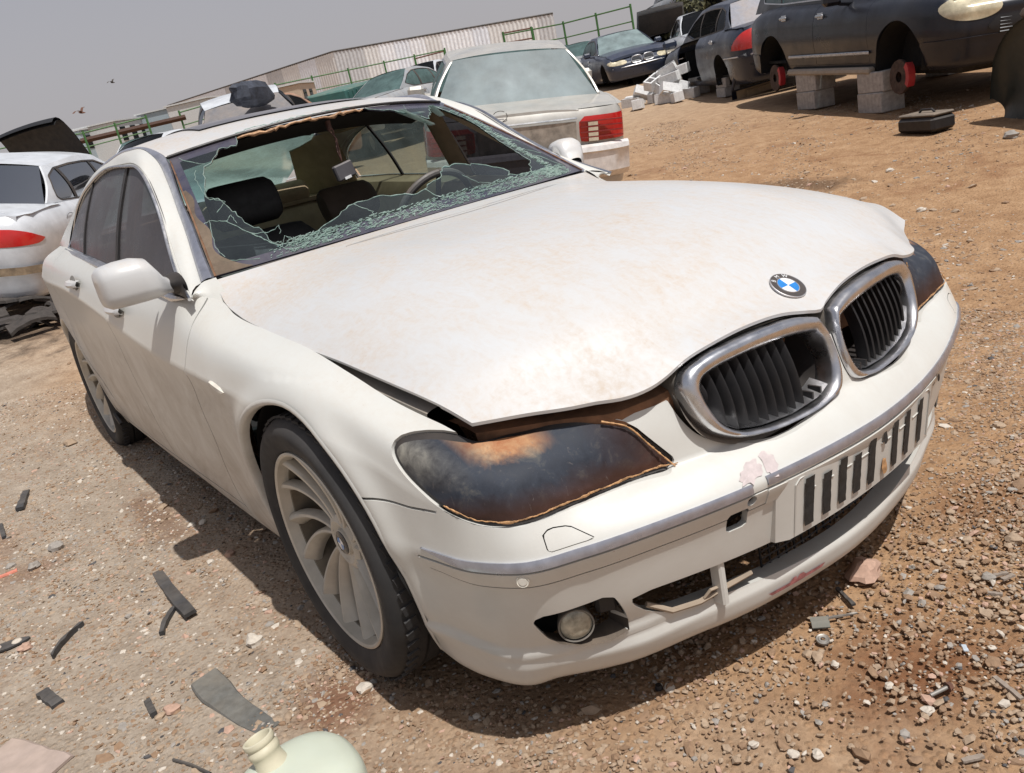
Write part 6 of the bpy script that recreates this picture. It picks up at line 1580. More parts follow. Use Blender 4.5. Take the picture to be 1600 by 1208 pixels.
make_car('distant_grey_car', 'small grey car far behind the white saloon roof in front of the shrub', 'car', sedan_sp('front', wb=2.6, W=1.7, H=1.42, mirrors=()), CARGREY, (-13.6, 20.2, wz_(-13.6, 20.2, .1)), -.4, (0, 0), G_SCRAP, glass=TINT, res=.1)
make_car('dusty_blue_hatch', 'dusty blue grey car peeping out left of the navy saloon', 'car', sedan_sp('front', wb=2.6, W=1.7, H=1.40, mirrors=()), CARGREY, (-18.5, 16.3, wz_(-18.5, 16.3, 0)), -1.2, (0, 0), G_SCRAP, glass=TEALG, res=.1)
# --- behind the white saloon
make_car('white_van', 'white off-road wagon with a dusty window band behind the saloon roof', 'car', sedan_sp('front', wb=2.8, W=1.84, H=1.62, belt=1.05, hz0=.95, hz1=1.05, tz=1.08, mirrors=(), roof=[(.0-.80-.20-.28-.30, 1.47), (-1.85, 1.54), (-2.3, 1.56), (-2.75, 1.50)], wsmat=simple('dust_grey_windscreen', (.14, .14, .15), .6, dust=.4)), CARWHITE, (-9.9, 3.1, wz_(-9.9, 3.1, -.02)), -.33, (.05, .12), G_SCRAP, glass=TINT, res=.06)
make_car('far_white_car', 'white saloon between the left white car and the rusty one, only its roof showing', 'car', sedan_sp('front', wb=2.7, W=1.74, H=1.43, mirrors=()), CARWHITE, (-15.2, 1.9, wz_(-15.2, 1.9, -.05)), -1.0, (.05, 0), G_SCRAP, glass=TINT, res=.08)
make_car('rusty_car', 'rusty orange brown car behind the right front roof corner', 'car', sedan_sp('front', wb=2.6, W=1.7, H=1.44, mirrors=(), hood=True), CARBROWN, (-12.6, 2.55, wz_(-12.6, 2.55, .20)), -1.3, (.05, 0), G_SCRAP, glass=TINT, res=.08)
bc = make_car('black_bonnet_car', 'black car behind the left white saloon with its bonnet standing open', 'car', sedan_sp('front', wb=2.7, W=1.74, H=1.30, mirrors=(), hood=False), CARBLK, (-12.3, .62, wz_(-12.3, .62, -.28)), -.9, (.05, 0), G_SCRAP, glass=TINT, res=.08)
m = MB(); P = []
for t in np.linspace(0, 1, 12):
    a = R(8)+R(78)*t; P.append([(-.62+.62*t**.8, .66*u*(1-.12*t), .98+1.12*math.sin(t*1.9)-.03*u*u) for u in np.linspace(-1, 1, 11)])
m.grid(P); m.grid([[tuple(np.array(v)-np.array([.03, 0, .04])) for v in r_] for r_ in P]); m.build('raised_bonnet', simple('matt_black_bonnet', (.012, .012, .014), .6), bc)
make_car('teal_window_car', 'grey saloon with teal glass behind the roof centre next to the green container', 'car', sedan_sp('front', wb=2.7, W=1.74, H=1.42, mirrors=()), CARGREY, (-15.0, 7.4, wz_(-15.0, 7.4, .25)), -1.1, (.05, 0), G_SCRAP, glass=TEALG, res=.08)
make_car('cab_over_van', 'white minibus with dark side windows right of the green container', 'van', sedan_sp('front', wb=2.5, W=1.75, H=1.80, belt=1.15, hz0=1.05, hz1=1.12, tz=1.16, mirrors=()), CARWHITE, (-19.5, 11.3, wz_(-19.5, 11.3, 0)), -1.0, (.05, 0), 'light vans at the back of the yard', glass=TINT, res=.08)
for k, (px_c, py_c, D, ds, mt) in enumerate(((560, 138, 24, 'pale car with open front behind the green container', CARWHITE), (612, 128, 30, 'white car right behind the roof edge near the minibus', CARWHITE), (700, 118, 34, 'dark blue car below the left pipe gate', CARBLUE), (215, 225, 22, 'white car peeping over between the left car and the roof', CARWHITE), (905, 72, 33, 'grey car under the right end of the sheet wall', CARGREY), (1110, 42, 30, 'white hatchback at the foot of the shrub', CARWHITE), (1125, 30, 40, 'blue hatchback far behind the shrub', CARBLUE), (735, 108, 29, 'grey hatchback left of the silver saloon window, nose outward', CARGREY), (665, 128, 23, 'white saloon just left of the silver saloon, half hidden', CARWHITE), (640, 118, 27, 'pale car at the foot of the fence gate', CARGREY))):
    p = ptd(px_c, py_c, D); make_car('distant_car', ds, 'car', sedan_sp('front', wb=2.6, W=1.72, H=1.42, mirrors=()), mt, (p[0], p[1], wz_(p[0], p[1], .0)), -1.0+.2*k, (.05, 0), G_SCRAP, glass=TEALG, res=.1)
# dark crumpled bundle on the wagon roof
p = ptd(393, 147, 13.2); m = MB(); rnd = random.Random(8)
P = []
for i in range(12):
    row = []
    for j in range(16):
        t = 2*math.pi*j/16; ph = math.pi*i/11; r_ = 1+rnd.uniform(-.10, .12)
        row.append((.22*math.sin(ph)*math.cos(t)*r_, .46*math.copysign(abs(math.sin(ph)*math.sin(t))**.7, math.sin(t))*r_, .17*math.copysign(abs(math.cos(ph))**.6, math.cos(ph))*r_))
    P.append(row)
m.grid(P, closev=True); m.V = [tuple(Matrix.Rotation(.75, 3, 'Z') @ Vector(v)+Vector(p)) for v in m.V]
tag(m.build('tarpaulin_bundle', simple('dark_blue_grey_cloth', (.035, .04, .055), .8, var=.6, scale=9, bumpy=.01), None, ang=25), 'dark blue grey crumpled bundle lying on the roof of the white wagon', 'bundle')
# green container
gc = empty('green_container', 'dark teal green steel container tilted behind the saloon roof', 'container', tuple(ptd(538, 150, 21.5)*[1, 1, 0]+np.array([0, 0, wz_(-16, 7.5, .35)])), .62, rot=(.10, .03, .62))
m = MB(); m.box((0, 0, .62), (1.2, 2.0, 1.24), bev=.03); m.build('container_shell', simple('teal_green_steel', (.035, .13, .115), .6, dust=.35, scale=8), gc, smooth=False)
for k in range(9):
    m = MB(); m.box((.615, -.88+.22*k, .62), (.03, .05, 1.10)); m.build('container_rib', bpy.data.materials['teal_green_steel'], gc, smooth=False)
# --- corrugated sheet wall
WALLM = [simple(n_, c_, .5, .25, var=.12, scale=6, dust=.2, dustcol=(.55, .50, .45)) for n_, c_ in (('galvanised_sheet_light', (.80, .83, .89)), ('galvanised_sheet_pale', (.86, .87, .91)), ('galvanised_sheet_grey', (.56, .56, .57)), ('galvanised_sheet_warm', (.74, .73, .72)))]
A_, B_, C_ = ptd(262, 166, 88), ptd(520, 82, 62), ptd(864, 22, 58)
wall = empty('sheet_metal_wall', 'long corrugated grey sheet metal wall along the far side of the yard', 'wall', (float(B_[0]), float(B_[1]), 0))
rnd = random.Random(2)
def wall_run(P0, P1, n):
    for k in range(n):
        a = P0+(P1-P0)*k/n; b_ = P0+(P1-P0)*(k+1)/n; d = (b_-a)[:2]; L = np.linalg.norm(d); d = d/L; nn = np.array([-d[1], d[0]])
        if nn @ (np.array(CAMPOS[:2])-a[:2]) < 0: nn = -nn
        nw = max(4, int(L/.30)); V = []; F_ = []
        for j in range(nw*4+1):
            t = j/(nw*4); q = a[:2]*(1-t)+b_[:2]*t+nn*(.035 if j % 4 in (1, 2) else 0)*1; zt = a[2]*(1-t)+b_[2]*t+rnd.uniform(0, .01); zb_ = float(gz(q[0], q[1]))-.3
            V += [(q[0]-B_[0], q[1]-B_[1], zb_), (q[0]-B_[0], q[1]-B_[1], zt)]
            if j: i = 2*j; F_.append((i-2, i, i+1, i-1))
        mesh_obj('sheet_panel', V, F_, rnd.choice(WALLM), wall, False)
    m = MB(); m.tube([tuple(P0-np.array([B_[0], B_[1], -.05])), tuple(P1-np.array([B_[0], B_[1], -.05]))], .06, 5); m.build('top_rail', CW_BLACK, wall)
wall_run(A_, B_, 12); wall_run(B_, C_, 14)
# --- green pipe fence
GREEN = simple('green_fence_paint', (.035, .13, .03), .6, var=.4, dust=.2); RUSTP = simple('rusty_pipe', (.12, .055, .035), .8, var=.5)
def fence_run(label, marks, D, n_per, h=1.45, grp='green pipe fence runs along the yard'):
    P = [ptd(px, py, D_) for (px, py), D_ in zip(marks, D)]
    root = empty('pipe_fence', label, 'fence', (float(P[0][0]), float(P[0][1]), 0), group=grp); o_ = np.array([P[0][0], P[0][1], 0])
    for i in range(len(P)-1):
        a, b_ = P[i]-o_, P[i+1]-o_
        for dz, r_ in ((0, .035), (-.62, .03)):
            m = MB(); m.tube([tuple(a+[0, 0, dz]), tuple(b_+[0, 0, dz])], r_, 6); m.build('rail', GREEN, root)
        n = n_per[i]
        for k in range(n+(1 if i == len(P)-2 else 0)):
            q = a+(b_-a)*k/n; g = float(gz(q[0]+o_[0], q[1]+o_[1])); m = MB(); m.tube([(q[0], q[1], min(q[2]-h, g-.1)), (q[0], q[1], q[2]+.10)], .05, 6); m.build('post', GREEN, root)
    return root
fence_run('green pipe fence stretch at the far left behind the white car', [(-40, 240), (130, 208), (228, 183)], [44, 44, 44], [3, 2])
fence_run('green pipe fence stretch rising behind the rusty car', [(280, 176), (430, 133), (600, 98), (695, 78)], [46, 46, 46, 46], [3, 3, 2])
fence_run('green pipe fence stretch right of the silver saloon roof', [(786, 55), (880, 37), (985, 10)], [44, 42, 40], [2, 2])
for (x0, y0, x1, y1, D, ds) in ((648, 92, 694, 80, 42, 'left'), (786, 52, 830, 44, 40, 'right')):
    a, b_ = ptd(x0, y0, D), ptd(x1, y1, D); rt = empty('pipe_gate', f'rusty green pipe gate panel, the {ds} one of the two above the silver saloon', 'gate', tuple(float(t) for t in a), group='pipe gate panels in the fence')
    for dz in (0, -.42, -.85):
        m = MB(); m.tube([(0, 0, dz), tuple(b_-a+[0, 0, dz])], .035, 6); m.build('gate_bar', RUSTP, rt)
    for q in (np.zeros(3), b_-a):
        m = MB(); m.tube([tuple(q+[0, 0, .06]), tuple(q+[0, 0, -1.5])], .05, 6); m.build('gate_post', GREEN, rt)
# --- distant sheds, trailers and cabins behind the fence on the left
SHED = [simple('shed_white', (.55, .56, .56), .6, dust=.3), simple('shed_blue_grey', (.33, .40, .44), .6, dust=.3), simple('shed_tan', (.45, .36, .28), .7, dust=.4)]
def cabin(px_, py_, D, L, H_, mt, lab, rz=.9):
    p = ptd(px_, py_, D); z0 = wz_(p[0], p[1], -.05); H_ = max(.8, p[2]-z0)
    rt = empty('site_cabin', lab, 'cabin', (float(p[0]), float(p[1]), z0), group='cabins and trailers behind the fence', rot=(.04, 0, rz))
    m = MB(); m.box((0, 0, H_/2), (2.2, L, H_), bev=.04); m.build('cabin_body', mt, rt, smooth=False)
    for k in range(max(1, int(L/1.3))):
        m = MB(); m.box((1.105, -L/2+.75+1.25*k, H_*.72), (.03, .62, H_*.30)); m.build('window', TINT, rt, smooth=False)
    m = MB(); m.box((0, 0, H_+.03), (2.35, L+.15, .07)); m.build('roof_sheet', SHED[0], rt, smooth=False)
for a in ((128, 206, 52, 4.6, 0, SHED[1], 'white blue cabin just right of the open black bonnet'), (176, 193, 52, 4.2, 0, SHED[0], 'white cabin beyond the green posts, second from left'), (262, 172, 54, 3.6, 0, SHED[1], 'low blue grey cabin, third from left along the fence'), (318, 158, 50, 5., 0, SHED[0], 'long white trailer left of the dark bundle'), (446, 137, 44, 3.2, 0, SHED[2], 'tan flat shed right of the dark bundle'), (60, 246, 48, 4.4, 0, SHED[1], 'pale cabin left of the open black bonnet, behind the fence')): cabin(*a)
bm = ptd(126, 221, 46); bm2 = ptd(290, 183, 46); m = MB()
m.tube([tuple(bm), tuple(bm2)], .16, 4, ry=.8); tag(m.build('steel_beam', simple('rust_dark_beam', (.06, .03, .02), .9), None), 'long dark rusty beam lying in front of the cabins at left', 'beam')
for (px_, py_, ds, h_) in ((128, 176, 'red brown bird with spread wings above the open black bonnet', .34), (176, 129, 'small dark bird high in the sky', .22)):
    p = ptd(px_, py_, 40); q = Matrix.Rotation(.9, 3, 'Z'); rt = empty('bird', ds, 'bird', tuple(float(t) for t in p), group='birds in flight', rot=(.3, .2, .7))
    m = MB(); P = []
    for x, r_ in ((-.5, .02), (-.35, .10), (-.1, .16), (.15, .14), (.32, .08), (.38, .085), (.45, .05), (.52, .01)): P.append([(x*h_, r_*h_*math.cos(t), r_*h_*.8*math.sin(t)) for t in np.linspace(0, 2*math.pi, 9)[:-1]])
    m.grid(P, closev=True); m.build('bird_body', RUSTP if 'red' in ds else CW_BLACK, rt)
    for s in (-1, 1):
        m = MB(); P = []
        for t in np.linspace(0, 1, 7): P.append([(h_*(.15-.1*t-.25*t*t), s*h_*1.1*t, h_*(.10+.35*math.sin(t*2.6))), (h_*(-.22-.28*t), s*h_*1.1*t, h_*(.06+.33*math.sin(t*2.6)))])
        m.grid(P); m.build('wing', RUSTP if 'red' in ds else CW_BLACK, rt)
# --- shrub at upper right
rngs = np.random.default_rng(5); p = ptd(1092, 12, 27); zb_ = wz_(p[0], p[1], 0)
sr = empty('desert_shrub', 'dusty olive shrub above the parked wrecks at the upper right', 'shrub', (float(p[0]), float(p[1]), zb_))
m = MB()
for k in range(26):
    a = rngs.uniform(0, 6.28); m.tube([(0, 0, 0), (.4*math.cos(a)*rngs.uniform(.3, 1), .4*math.sin(a), .8), (1.0*math.cos(a)*rngs.uniform(.3, 1), 1.0*math.sin(a)*rngs.uniform(.3, 1), rngs.uniform(1.2, 1.9))], [.03, .018, .006], 4)
m.build('branches', RUSTP, sr)
V = []; F_ = []
for k in range(9000):
    c_ = rngs.normal(0, 1, 3); c_ /= np.linalg.norm(c_); r_ = rngs.uniform(.35, 1)**.5; q = c_*[1.25, 1.25, .85]*r_+[0, 0, 1.15]; 
    if math.sin(q[0]*6)*math.sin(q[1]*7)*math.sin(q[2]*8) < -.25: continue
    a, b_ = rngs.normal(0, .045, (2, 3)); i = len(V); V += [q-a, q+b_, q+a]; F_.append((i, i+1, i+2))
mesh_obj('foliage', V, F_, simple('olive_leaves', (.10, .095, .045), .8, var=.5, scale=5), sr, False)['kind'] = 'stuff'
# --- scrap at the right edge in front of the SUV
sc = ptd(1585, 190, 7.9)
SCR = simple('greenish_black_panel', (.020, .026, .024), .4, dust=.35, dustcol=(.14, .13, .10))
dp = empty('car_door_panel', 'black green car wing panel standing on edge at the right border', 'panel', (-1.12, 5.95, wz_(-1.12, 5.95, -.02)), rot=(.0, -.12, -.55)); dp.scale = (.9, .9, .9)
m = MB(); P = []
for t in np.linspace(0, 1, 16):
    x = -.45+1.4*t; h_ = .84*(.30+.70*math.sqrt(max(0, 1-max(0, 1-t/.42)**2))); P.append([(x, .06*math.sin(math.pi*v)-.02-.05*v**4, .04+h_*v) for v in np.linspace(0, 1, 9)]+[(x, -.10, .035+h_*1.02)])
m.grid(P); m.build('panel_skin', SCR, dp, ang=50)
m = MB(); m.tube([(-.25, .045, .50), (.7, .045, .52)], .006, 5); m.build('trim_line', FAR_CHROME, dp)
m = MB(); P = []
for i, ph in enumerate(np.linspace(0, math.pi, 9)): P.append([(.34*math.sin(ph)*math.cos(t), .22*math.sin(ph)*math.sin(t), .12*math.cos(ph)) for t in np.linspace(0, 6.283, 15)[:-1]])
m.grid(P, closev=True); o = m.build('burnt_cushion', simple('scorched_brown_foam', (.10, .065, .045), .9, var=.6, scale=12, bumpy=.01), None); o.location = (-1.02, 5.98, wz_(-1.02, 5.98, .80)); o.scale = (.75, .75, .75); o.rotation_euler = (.1, .1, -.4); tag(o, 'scorched brown seat cushion lying on top of the black wing panel', 'cushion')
bx = empty('black_tool_case', 'low black plastic case lying in the shade left of the wing panel', 'case', (-1.95, 5.85, wz_(-1.95, 5.85, 0)), rot=(0, 0, -.4)); bx.scale = (.72, .72, .62)
m = MB(); m.box((0, 0, .11), (.62, .34, .20), bev=.04); m.build('case_body', BLACK, bx, smooth=False)
m = MB(); m.box((0, 0, .235), (.60, .30, .04), bev=.015); m.build('case_lid', simple('faded_case_lid', (.10, .085, .07), .7, dust=.6), bx, smooth=False)
m = MB(); m.tube([(-.1, 0, .26), (-.05, 0, .30), (.1, 0, .30), (.15, 0, .26)], .014, 6); m.build('case_handle', BLACK, bx)

# ================================================================ THINGS LYING ON THE GROUND
def gpt(px, py):
    d = _f+(px-800)/FPX*_r-(py-604)/FPX*_u; s = .5
    for _ in range(4000):
        s += .004*(1+s*.2); p = np.array(CAMPOS)+d*s
        if p[2] < ground_z(p[0], p[1]): return p
    return p
def lay(name, px, py, V, F, mat, label, cat, rz=0, group=None, tilt=(0, 0), dz=.002, smooth=False, ang=35):
    p = gpt(px, py); o = mesh_obj(name, V, F, mat, None, smooth, ang=ang if smooth else None); o.location = (p[0], p[1], ground_z(p[0], p[1])+dz); o.rotation_euler = (tilt[0], tilt[1], rz); tag(o, label, cat, group); return o
def scrap(name, px, py, L, W_, T, mat, label, cat, rz, bend=0., seed=0, group=None, tilt=(0, 0), jag=.12, taper=1.):
    if hasattr(px, '__len__'):
        a, b_ = gpt(*px), gpt(*py); L = float(np.linalg.norm((b_-a)[:2])); rz = math.atan2(b_[1]-a[1], b_[0]-a[0]); px, py = (px[0]+py[0])/2, (px[1]+py[1])/2
    rg = random.Random(seed); n = 9; V = []; F = []
    for i in range(n):
        t = -1+2*i/(n-1); w = W_/2*(1-(1-taper)*(t+1)/2)*(1+rg.uniform(-jag, jag)); y0 = bend*t*t
        V += [(L/2*t, y0-w, 0), (L/2*t, y0+w, 0), (L/2*t, y0+w*.9, T*(1+rg.uniform(-.2, .2))), (L/2*t, y0-w*.9, T*(1+rg.uniform(-.2, .2)))]
        if i:
            a = 4*(i-1); b_ = 4*i
            for k in range(4): F.append((a+k, a+(k+1) % 4, b_+(k+1) % 4, b_+k))
    F += [(0, 1, 2, 3), tuple(4*(n-1)+k for k in range(4))]
    return lay(name, px, py, V, F, mat, label, cat, rz, group, tilt)
PLB = simple('scrap_black_plastic', (.028, .030, .034), .55, var=.5, scale=30, dust=.5, dustcol=(.25, .20, .15)); SLATE = simple('faded_rubber_sheet', (.085, .088, .085), .85, var=.4, scale=40, dust=.7, dustcol=(.25, .21, .16), bumpy=.002)
GD = 'broken black plastic pieces on the gravel'
scrap('plastic_strip', (243, 893), (298, 968), .175, .042, .014, PLB, 'black broken plastic strip, the longest on the left gravel, sand on its middle', 'plastic scrap', 2.62, .004, 1, GD, (.03, -.03), .08)
scrap('plastic_strip', (272, 950), (250, 995), .075, .018, .012, PLB, 'small black curved piece touching the longest black strip', 'plastic scrap', 1.35, .010, 2, GD)
scrap('plastic_strip', (125, 978), (80, 1032), .115, .020, .016, PLB, 'narrow black curved piece left of the longest strip', 'plastic scrap', 1.55, .012, 3, GD, jag=.3, taper=.4)
scrap('plastic_strip', (42, 768), (33, 799), .075, .035, .015, PLB, 'short black lump farthest up on the left gravel', 'plastic scrap', 2.2, 0, 4, GD)
scrap('plastic_strip', (68, 1086), (92, 1104), .045, .036, .012, PLB, 'square black chip near the lower left', 'plastic scrap', .9, 0, 5, GD)
scrap('plastic_strip', (233, 1102), (243, 1122), .028, .018, .014, PLB, 'tiny black chip above the jug and left of the rubber sheet', 'plastic scrap', .9, 0, 6, GD)
scrap('plastic_strip', (2, 822), (8, 843), .05, .02, .012, PLB, 'black stub at the left border of the gravel', 'plastic scrap', 1.9, 0, 7, GD)
scrap('rubber_sheet', (312, 1066), (414, 1142), .22, .085, .006, SLATE, 'faded dark grey rubber sheet piece beside the jug', 'rubber scrap', 2.45, .012, 8, None, (.02, .02), .10, .75)
m = MB(); pts = [gpt(272, 1190), gpt(300, 1198), gpt(330, 1212)]; m.tube([tuple(p+[0, 0, .006]) for p in pts], .004, 6); tag(m.build('black_wire', PLB, None), 'short black wire end at the lower edge left of the jug', 'wire')
scrap('cardboard_piece', (-20, 1190), (75, 1222), .25, .16, .008, simple('pinkish_board', (.36, .28, .24), .9, dust=.3), 'pinkish grey board corner in the lower left corner', 'board', .35, 0, 9, None, (.02, 0), .05)
scrap('red_plastic_chip', (-4, 906), (28, 893), .05, .022, .006, simple('salmon_plastic', (.62, .22, .15), .6), 'salmon red plastic chip at the left border', 'plastic scrap', 1.15, 0, 10)
# perforated black bracket at the left border
br = empty('metal_bracket', 'black bracket with two round holes at the left border', 'bracket', (0, 0, 0)); p = gpt(12, 1012); br.location = (p[0], p[1], ground_z(p[0], p[1])+.004); br.rotation_euler = (0, .05, 1.4)
V = []; F = []; n = 24
for k in range(n):
    t = 2*math.pi*k/n; V += [(.055*math.cos(t)*(1+.25*math.cos(2*t)), .026*math.sin(t), 0), (.055*math.cos(t)*(1+.25*math.cos(2*t)), .026*math.sin(t), .006)]
F = [(2*k, 2*((k+1) % n), 2*((k+1) % n)+1, 2*k+1) for k in range(n)]+[tuple(2*k+1 for k in range(n))]
mesh_obj('bracket_plate', V, F, PLB, br, False)
for cx in (-.030, .030):
    m = MB(); m.lathe([(.0135, .0065), (.0145, .009), (.016, .0065)], 20, 'z', (cx, 0, 0)); m.add([(cx+.0135*math.cos(t), .0135*math.sin(t), .0068) for t in np.linspace(0, 6.283, 17)[:-1]], [tuple(range(16))]); m.build('hole_ring', ST_M[3], br)
# small metal parts in front of the bumper
MET = simple('dull_small_metal', (.30, .29, .27), .5, .6, dust=.4)
p = gpt(1286, 1003); w = empty('steel_washer', 'pale round washer in front of the bumper below the grey clip', 'washer', (p[0], p[1], ground_z(p[0], p[1])+.006), rot=(.1, .15, 0))
m = MB(); m.lathe([(.0045, .001), (.0055, .003), (.009, .0035), (.011, .0015), (.014, .003), (.0150, .002), (.0150, -.003)], 28, 'z'); m.build('washer_ring', MET, w)
p = gpt(1425, 891); o = MB().lathe([(.003, 0), (.003, .002), (.008, .002), (.008, 0)], 16, 'z').build('steel_washer', MET, None); o.location = (p[0], p[1], ground_z(p[0], p[1])+.006); tag(o, 'tiny pale ring washer right of the bumper corner', 'washer')
cl = lay('metal_clip', 1282, 978, [(-.02, -.016, .003), (.02, -.016, .003), (.02, -.003, .012), (-.02, -.003, .012), (.02, .004, .004), (-.02, .004, .004), (.02, .016, .010), (-.02, .016, .010), (-.02, -.016, 0), (.02, -.016, 0), (.02, .016, 0), (-.02, .016, 0)], [(0, 1, 2, 3), (3, 2, 4, 5), (5, 4, 6, 7), (8, 9, 1, 0), (10, 11, 7, 6), (8, 0, 3, 5, 7, 11), (9, 1, 2, 4, 6, 10)], simple('grey_clip_metal', (.09, .10, .09), .6, .3, dust=.4), 'folded grey metal clip in front of the bumper', 'clip', .75)
scrap('flat_strip', (1290, 970), (1340, 962), .085, .008, .004, MET, 'thin dark flat strip beside the folded clip', 'strip', 1.25, 0, 12, None, (0, 0), .15, .4)
scrap('flat_strip', (1308, 922), (1334, 948), .06, .010, .006, PLB, 'short dark strip at the edge of the car shadow', 'strip', -.3, 0, 13)
p = gpt(1475, 1083); bo = empty('rusty_bolt', 'rusty bolt lying on the soil at the lower right', 'bolt', (p[0], p[1], ground_z(p[0], p[1])+.008), rot=(0, 0, 1.25))
m = MB(); m.lathe([(0, .018), (.0085, .018), (.0085, .011), (.0115, .010), (.0115, .008), (0, .008)], 6, 'x'); m.build('bolt_head', RUSTP, bo, smooth=False)
m = MB(); m.lathe([(.0042, .008), (.0042, -.034), (0, -.034)], 12, 'x'); m.build('bolt_shank', MET, bo)
# oil-black cap near the shadow edge
p = gpt(1030, 1078); o = MB().lathe([(0, .010), (.007, .010), (.0085, .006), (.009, 0)], 16, 'z').build('bottle_cap', BLACK, None); o.location = (p[0], p[1], ground_z(p[0], p[1])); tag(o, 'small black cap on the soil just outside the bumper shadow', 'cap')
scrap('foil_scrap', 1508, 1016, .022, .010, .002, simple('white_blue_foil', (.60, .66, .72), .3, .3), 'white blue foil scrap on the soil at right', 'foil', 2.3, 0, 14)
for k, (px, py, rz, L) in enumerate(((1575, 1078, 2.7, .07), (1520, 1188, 1.0, .04), (1560, 902, 1.0, .045), (1555, 930, .4, .03), (1575, 905, 1.2, .035))): scrap('wood_splinter', px, py, L, .010, .005, simple('weathered_wood', (.26, .21, .17), .9) if k == 0 else bpy.data.materials['weathered_wood'], ['long grey splinter near the right border', 'short pale splinter at the bottom right', 'flat grey chip far right below the horizon stones', 'small grey chip beside the flat one', 'thin grey splinter at the right border, the uppermost'][k], 'splinter', rz, 0, 30+k, 'grey wood splinters at the right')
rnd = random.Random(77); SHADE_SCRAP = simple('shade_dark_scrap', (.030, .025, .022), .8, var=.6, scale=14, dust=.35, dustcol=(.14, .11, .09), bumpy=.004)  # scrap added and coloured dark to stand in for shade under the left car
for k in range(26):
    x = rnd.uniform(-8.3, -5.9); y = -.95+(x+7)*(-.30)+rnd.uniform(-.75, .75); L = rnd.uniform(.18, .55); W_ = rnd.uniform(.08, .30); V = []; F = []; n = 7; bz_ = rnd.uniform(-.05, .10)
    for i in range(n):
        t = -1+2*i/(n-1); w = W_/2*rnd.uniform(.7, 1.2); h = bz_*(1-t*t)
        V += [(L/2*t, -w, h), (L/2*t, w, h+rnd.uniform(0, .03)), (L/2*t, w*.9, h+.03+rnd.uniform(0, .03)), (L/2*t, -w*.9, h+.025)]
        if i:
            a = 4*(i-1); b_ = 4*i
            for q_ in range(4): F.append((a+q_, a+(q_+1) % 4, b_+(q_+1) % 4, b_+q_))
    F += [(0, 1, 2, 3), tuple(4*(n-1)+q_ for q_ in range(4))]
    o = mesh_obj('shade_scrap_sheet', V, F, SHADE_SCRAP, None, False); o.location = (x, y, ground_z(x, y)+rnd.uniform(.0, .10)); o.rotation_euler = (rnd.uniform(-.3, .3), rnd.uniform(-.3, .3), rnd.uniform(0, 3.1)); tag(o, 'dark scrap sheet added to fill the shade under the left white car', 'scrap', 'scrap heap added for the shade under the left white car')
# individual rocks
def rock(px, py, s, mat, label, seed, flat=.6, grp='single rocks around the car'):
    rg = np.random.default_rng(seed); V = []; nu, nv = 9, 14
    P = []
    ph = rg.uniform(0, 6, 6)
    for i in range(nu):
        a = math.pi*i/(nu-1); row = []
        for j in range(nv):
            t = 2*math.pi*j/nv; d = np.array([math.sin(a)*math.cos(t), math.sin(a)*math.sin(t), math.cos(a)])
            r_ = 1+.16*math.sin(3*d[0]+ph[0])*math.sin(4*d[1]+ph[1])+.12*math.sin(6*d[2]+ph[2]+3*d[0])+rg.uniform(-.05, .05); row.append(tuple(d*[1, .8, flat]*r_*s))
        P.append(row)
    m = MB(); m.grid(P, closev=True); p = gpt(px, py); o = m.build('rock', mat, None, ang=28); o.location = (p[0], p[1], ground_z(p[0], p[1])+s*flat*.35); o.rotation_euler = (0, 0, rg.uniform(0, 6)); tag(o, label, 'rock', grp); return o
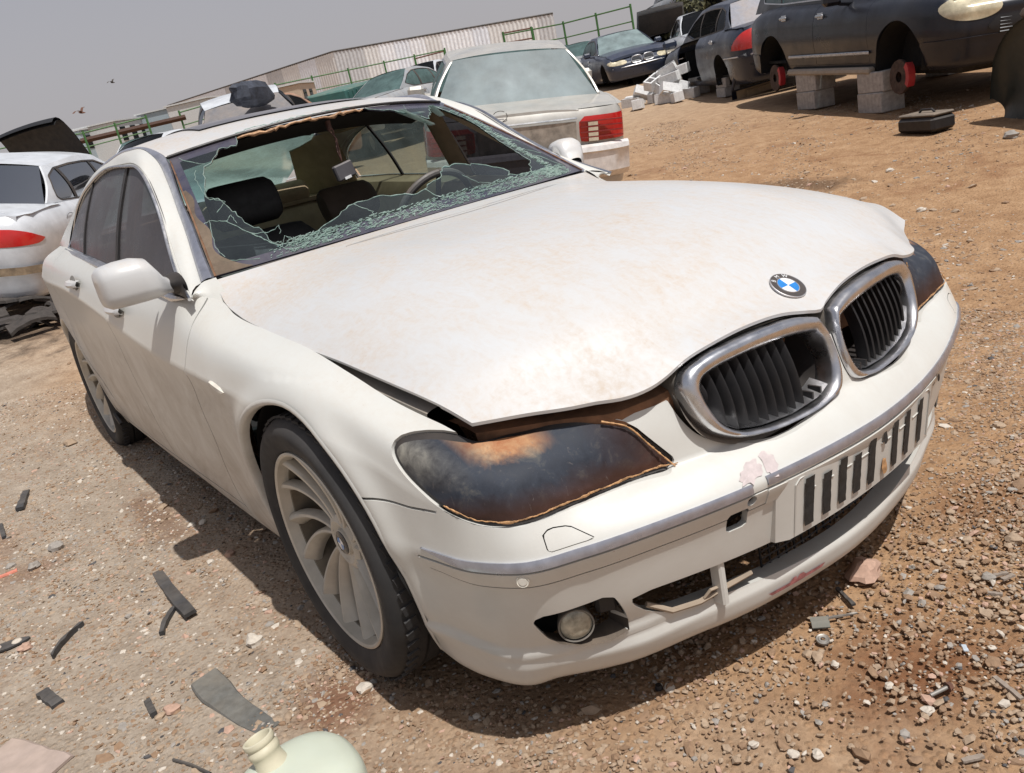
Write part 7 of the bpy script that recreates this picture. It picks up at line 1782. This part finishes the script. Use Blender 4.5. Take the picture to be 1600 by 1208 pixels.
rocks = [(1350, 900, .050, 4, 'large crusty pinkish rock at the bumper corner by the shadow edge'), (572, 1078, .022, 3, 'pale round rock behind the front tyre'), (90, 858, .035, 2, 'grey angular rock on the upper left gravel'), (54, 888, .028, 2, 'grey square rock left of the upper grey one'), (18, 886, .02, 2, 'small grey rock at the left border beside the red chip'), (40, 1015, .024, 4, 'pinkish triangular rock beside the black bracket'), (300, 822, .017, 3, 'white broken rock near the side shadow'), (318, 818, .018, 3, 'flat pinkish rock beside the white broken one'), (270, 1112, .022, 4, 'heart shaped pinkish rock above the jug'), (398, 1005, .030, 3, 'flat pale rock half buried behind the tyre'), (360, 868, .022, 4, 'flat salmon rock near the side shadow'), (330, 880, .014, 3, 'pale round stone below the salmon rock'), (1278, 1030, .016, 0, 'tan wedge shaped rock under the washer'), (1305, 1040, .010, 3, 'light chip beside the tan wedge'), (1390, 1075, .010, 3, 'small white stone in the middle of the red soil'), (1240, 1180, .012, 3, 'cream stone near the bottom, left one of a pair'), (1278, 1182, .012, 3, 'cream stone near the bottom, right one of a pair'), (1450, 1112, .013, 3, 'pale cream stone below the rusty bolt'), (1585, 845, .02, 0, 'tan rock near the right border'), (1560, 668, .02, 0, 'tan rock on the open soil right of the headlight'), (1440, 330, .03, 3, 'pale rock on the open yard above the left headlight'), (1390, 268, .03, 3, 'white pebble far out beyond the bonnet'), (1580, 215, .06, 2, 'grey flat slab at the right border below the wing panel'), (1545, 905, .016, 2, 'grey flat stone right of the shadow corner'), (1178, 1165, .010, 3, 'cream pebble at the bottom centre right'), (110, 695, .04, 0, 'tan rock on the left gravel near the rear wheel')]
for k, (px, py, s, mi, lb) in enumerate(rocks): rock(px, py, s, ST_M[mi], lb, 50+k)
# translucent jug at the bottom edge
JUG = simple('milky_green_plastic', (.50, .54, .45), .42, var=.06, scale=6, dust=.25, dustcol=(.5, .42, .3)); 
jt = JUG.node_tree.nodes['Principled BSDF']; jt.inputs['Subsurface Weight'].default_value = .25; jt.inputs['Subsurface Radius'].default_value = (.02, .02, .015)
JUGY = simple('yellowed_neck_plastic', (.54, .50, .37), .42, var=.08, dust=.2)
pj_ = gpt(455, 1262); jug = empty('plastic_jug', 'milky green open plastic jug cut off by the bottom edge of the view', 'jug', (.487, -1.249, 0), rot=(.0, .0, 0))
JX, JY = 0., 0.
m = MB(); P = []
for z, a, c_ in ((.0, .085, .95), (.01, .098, .97), (.14, .115, 1), (.19, .115, 1), (.208, .111, 1), (.222, .100, .98), (.232, .080, .95), (.238, .055, .9), (.240, .032, .9)):
    P.append([(JX+a*math.copysign(abs(math.cos(t))**.8, math.cos(t)), JY+a*1.05*math.copysign(abs(math.sin(t))**.8, math.sin(t)), z) for t in np.linspace(0, 2*math.pi, 41)[:-1]])
m.grid(P, closev=True); m.F.append(tuple(8*40+k for k in range(40))); m.M.append(0); m.build('jug_body', JUG, jug, ang=50)
q = Matrix.Rotation(-.30, 3, 'Y') @ Matrix.Rotation(.10, 3, 'X')
m = MB(); m.lathe([(.034, -.02), (.030, .0), (.0275, .010), (.0275, .022), (.0300, .025), (.0300, .033), (.0275, .036), (.0265, .040), (.0290, .043), (.0300, .048), (.0290, .053), (.0250, .054), (.0230, .050), (.0225, .02), (.0225, -.03)], 40, 'z')
m.V = [tuple(q @ Vector(v)+Vector((JX-.052, JY-.020, .236))) for v in m.V]; m.build('jug_neck', JUGY, jug, ang=50)
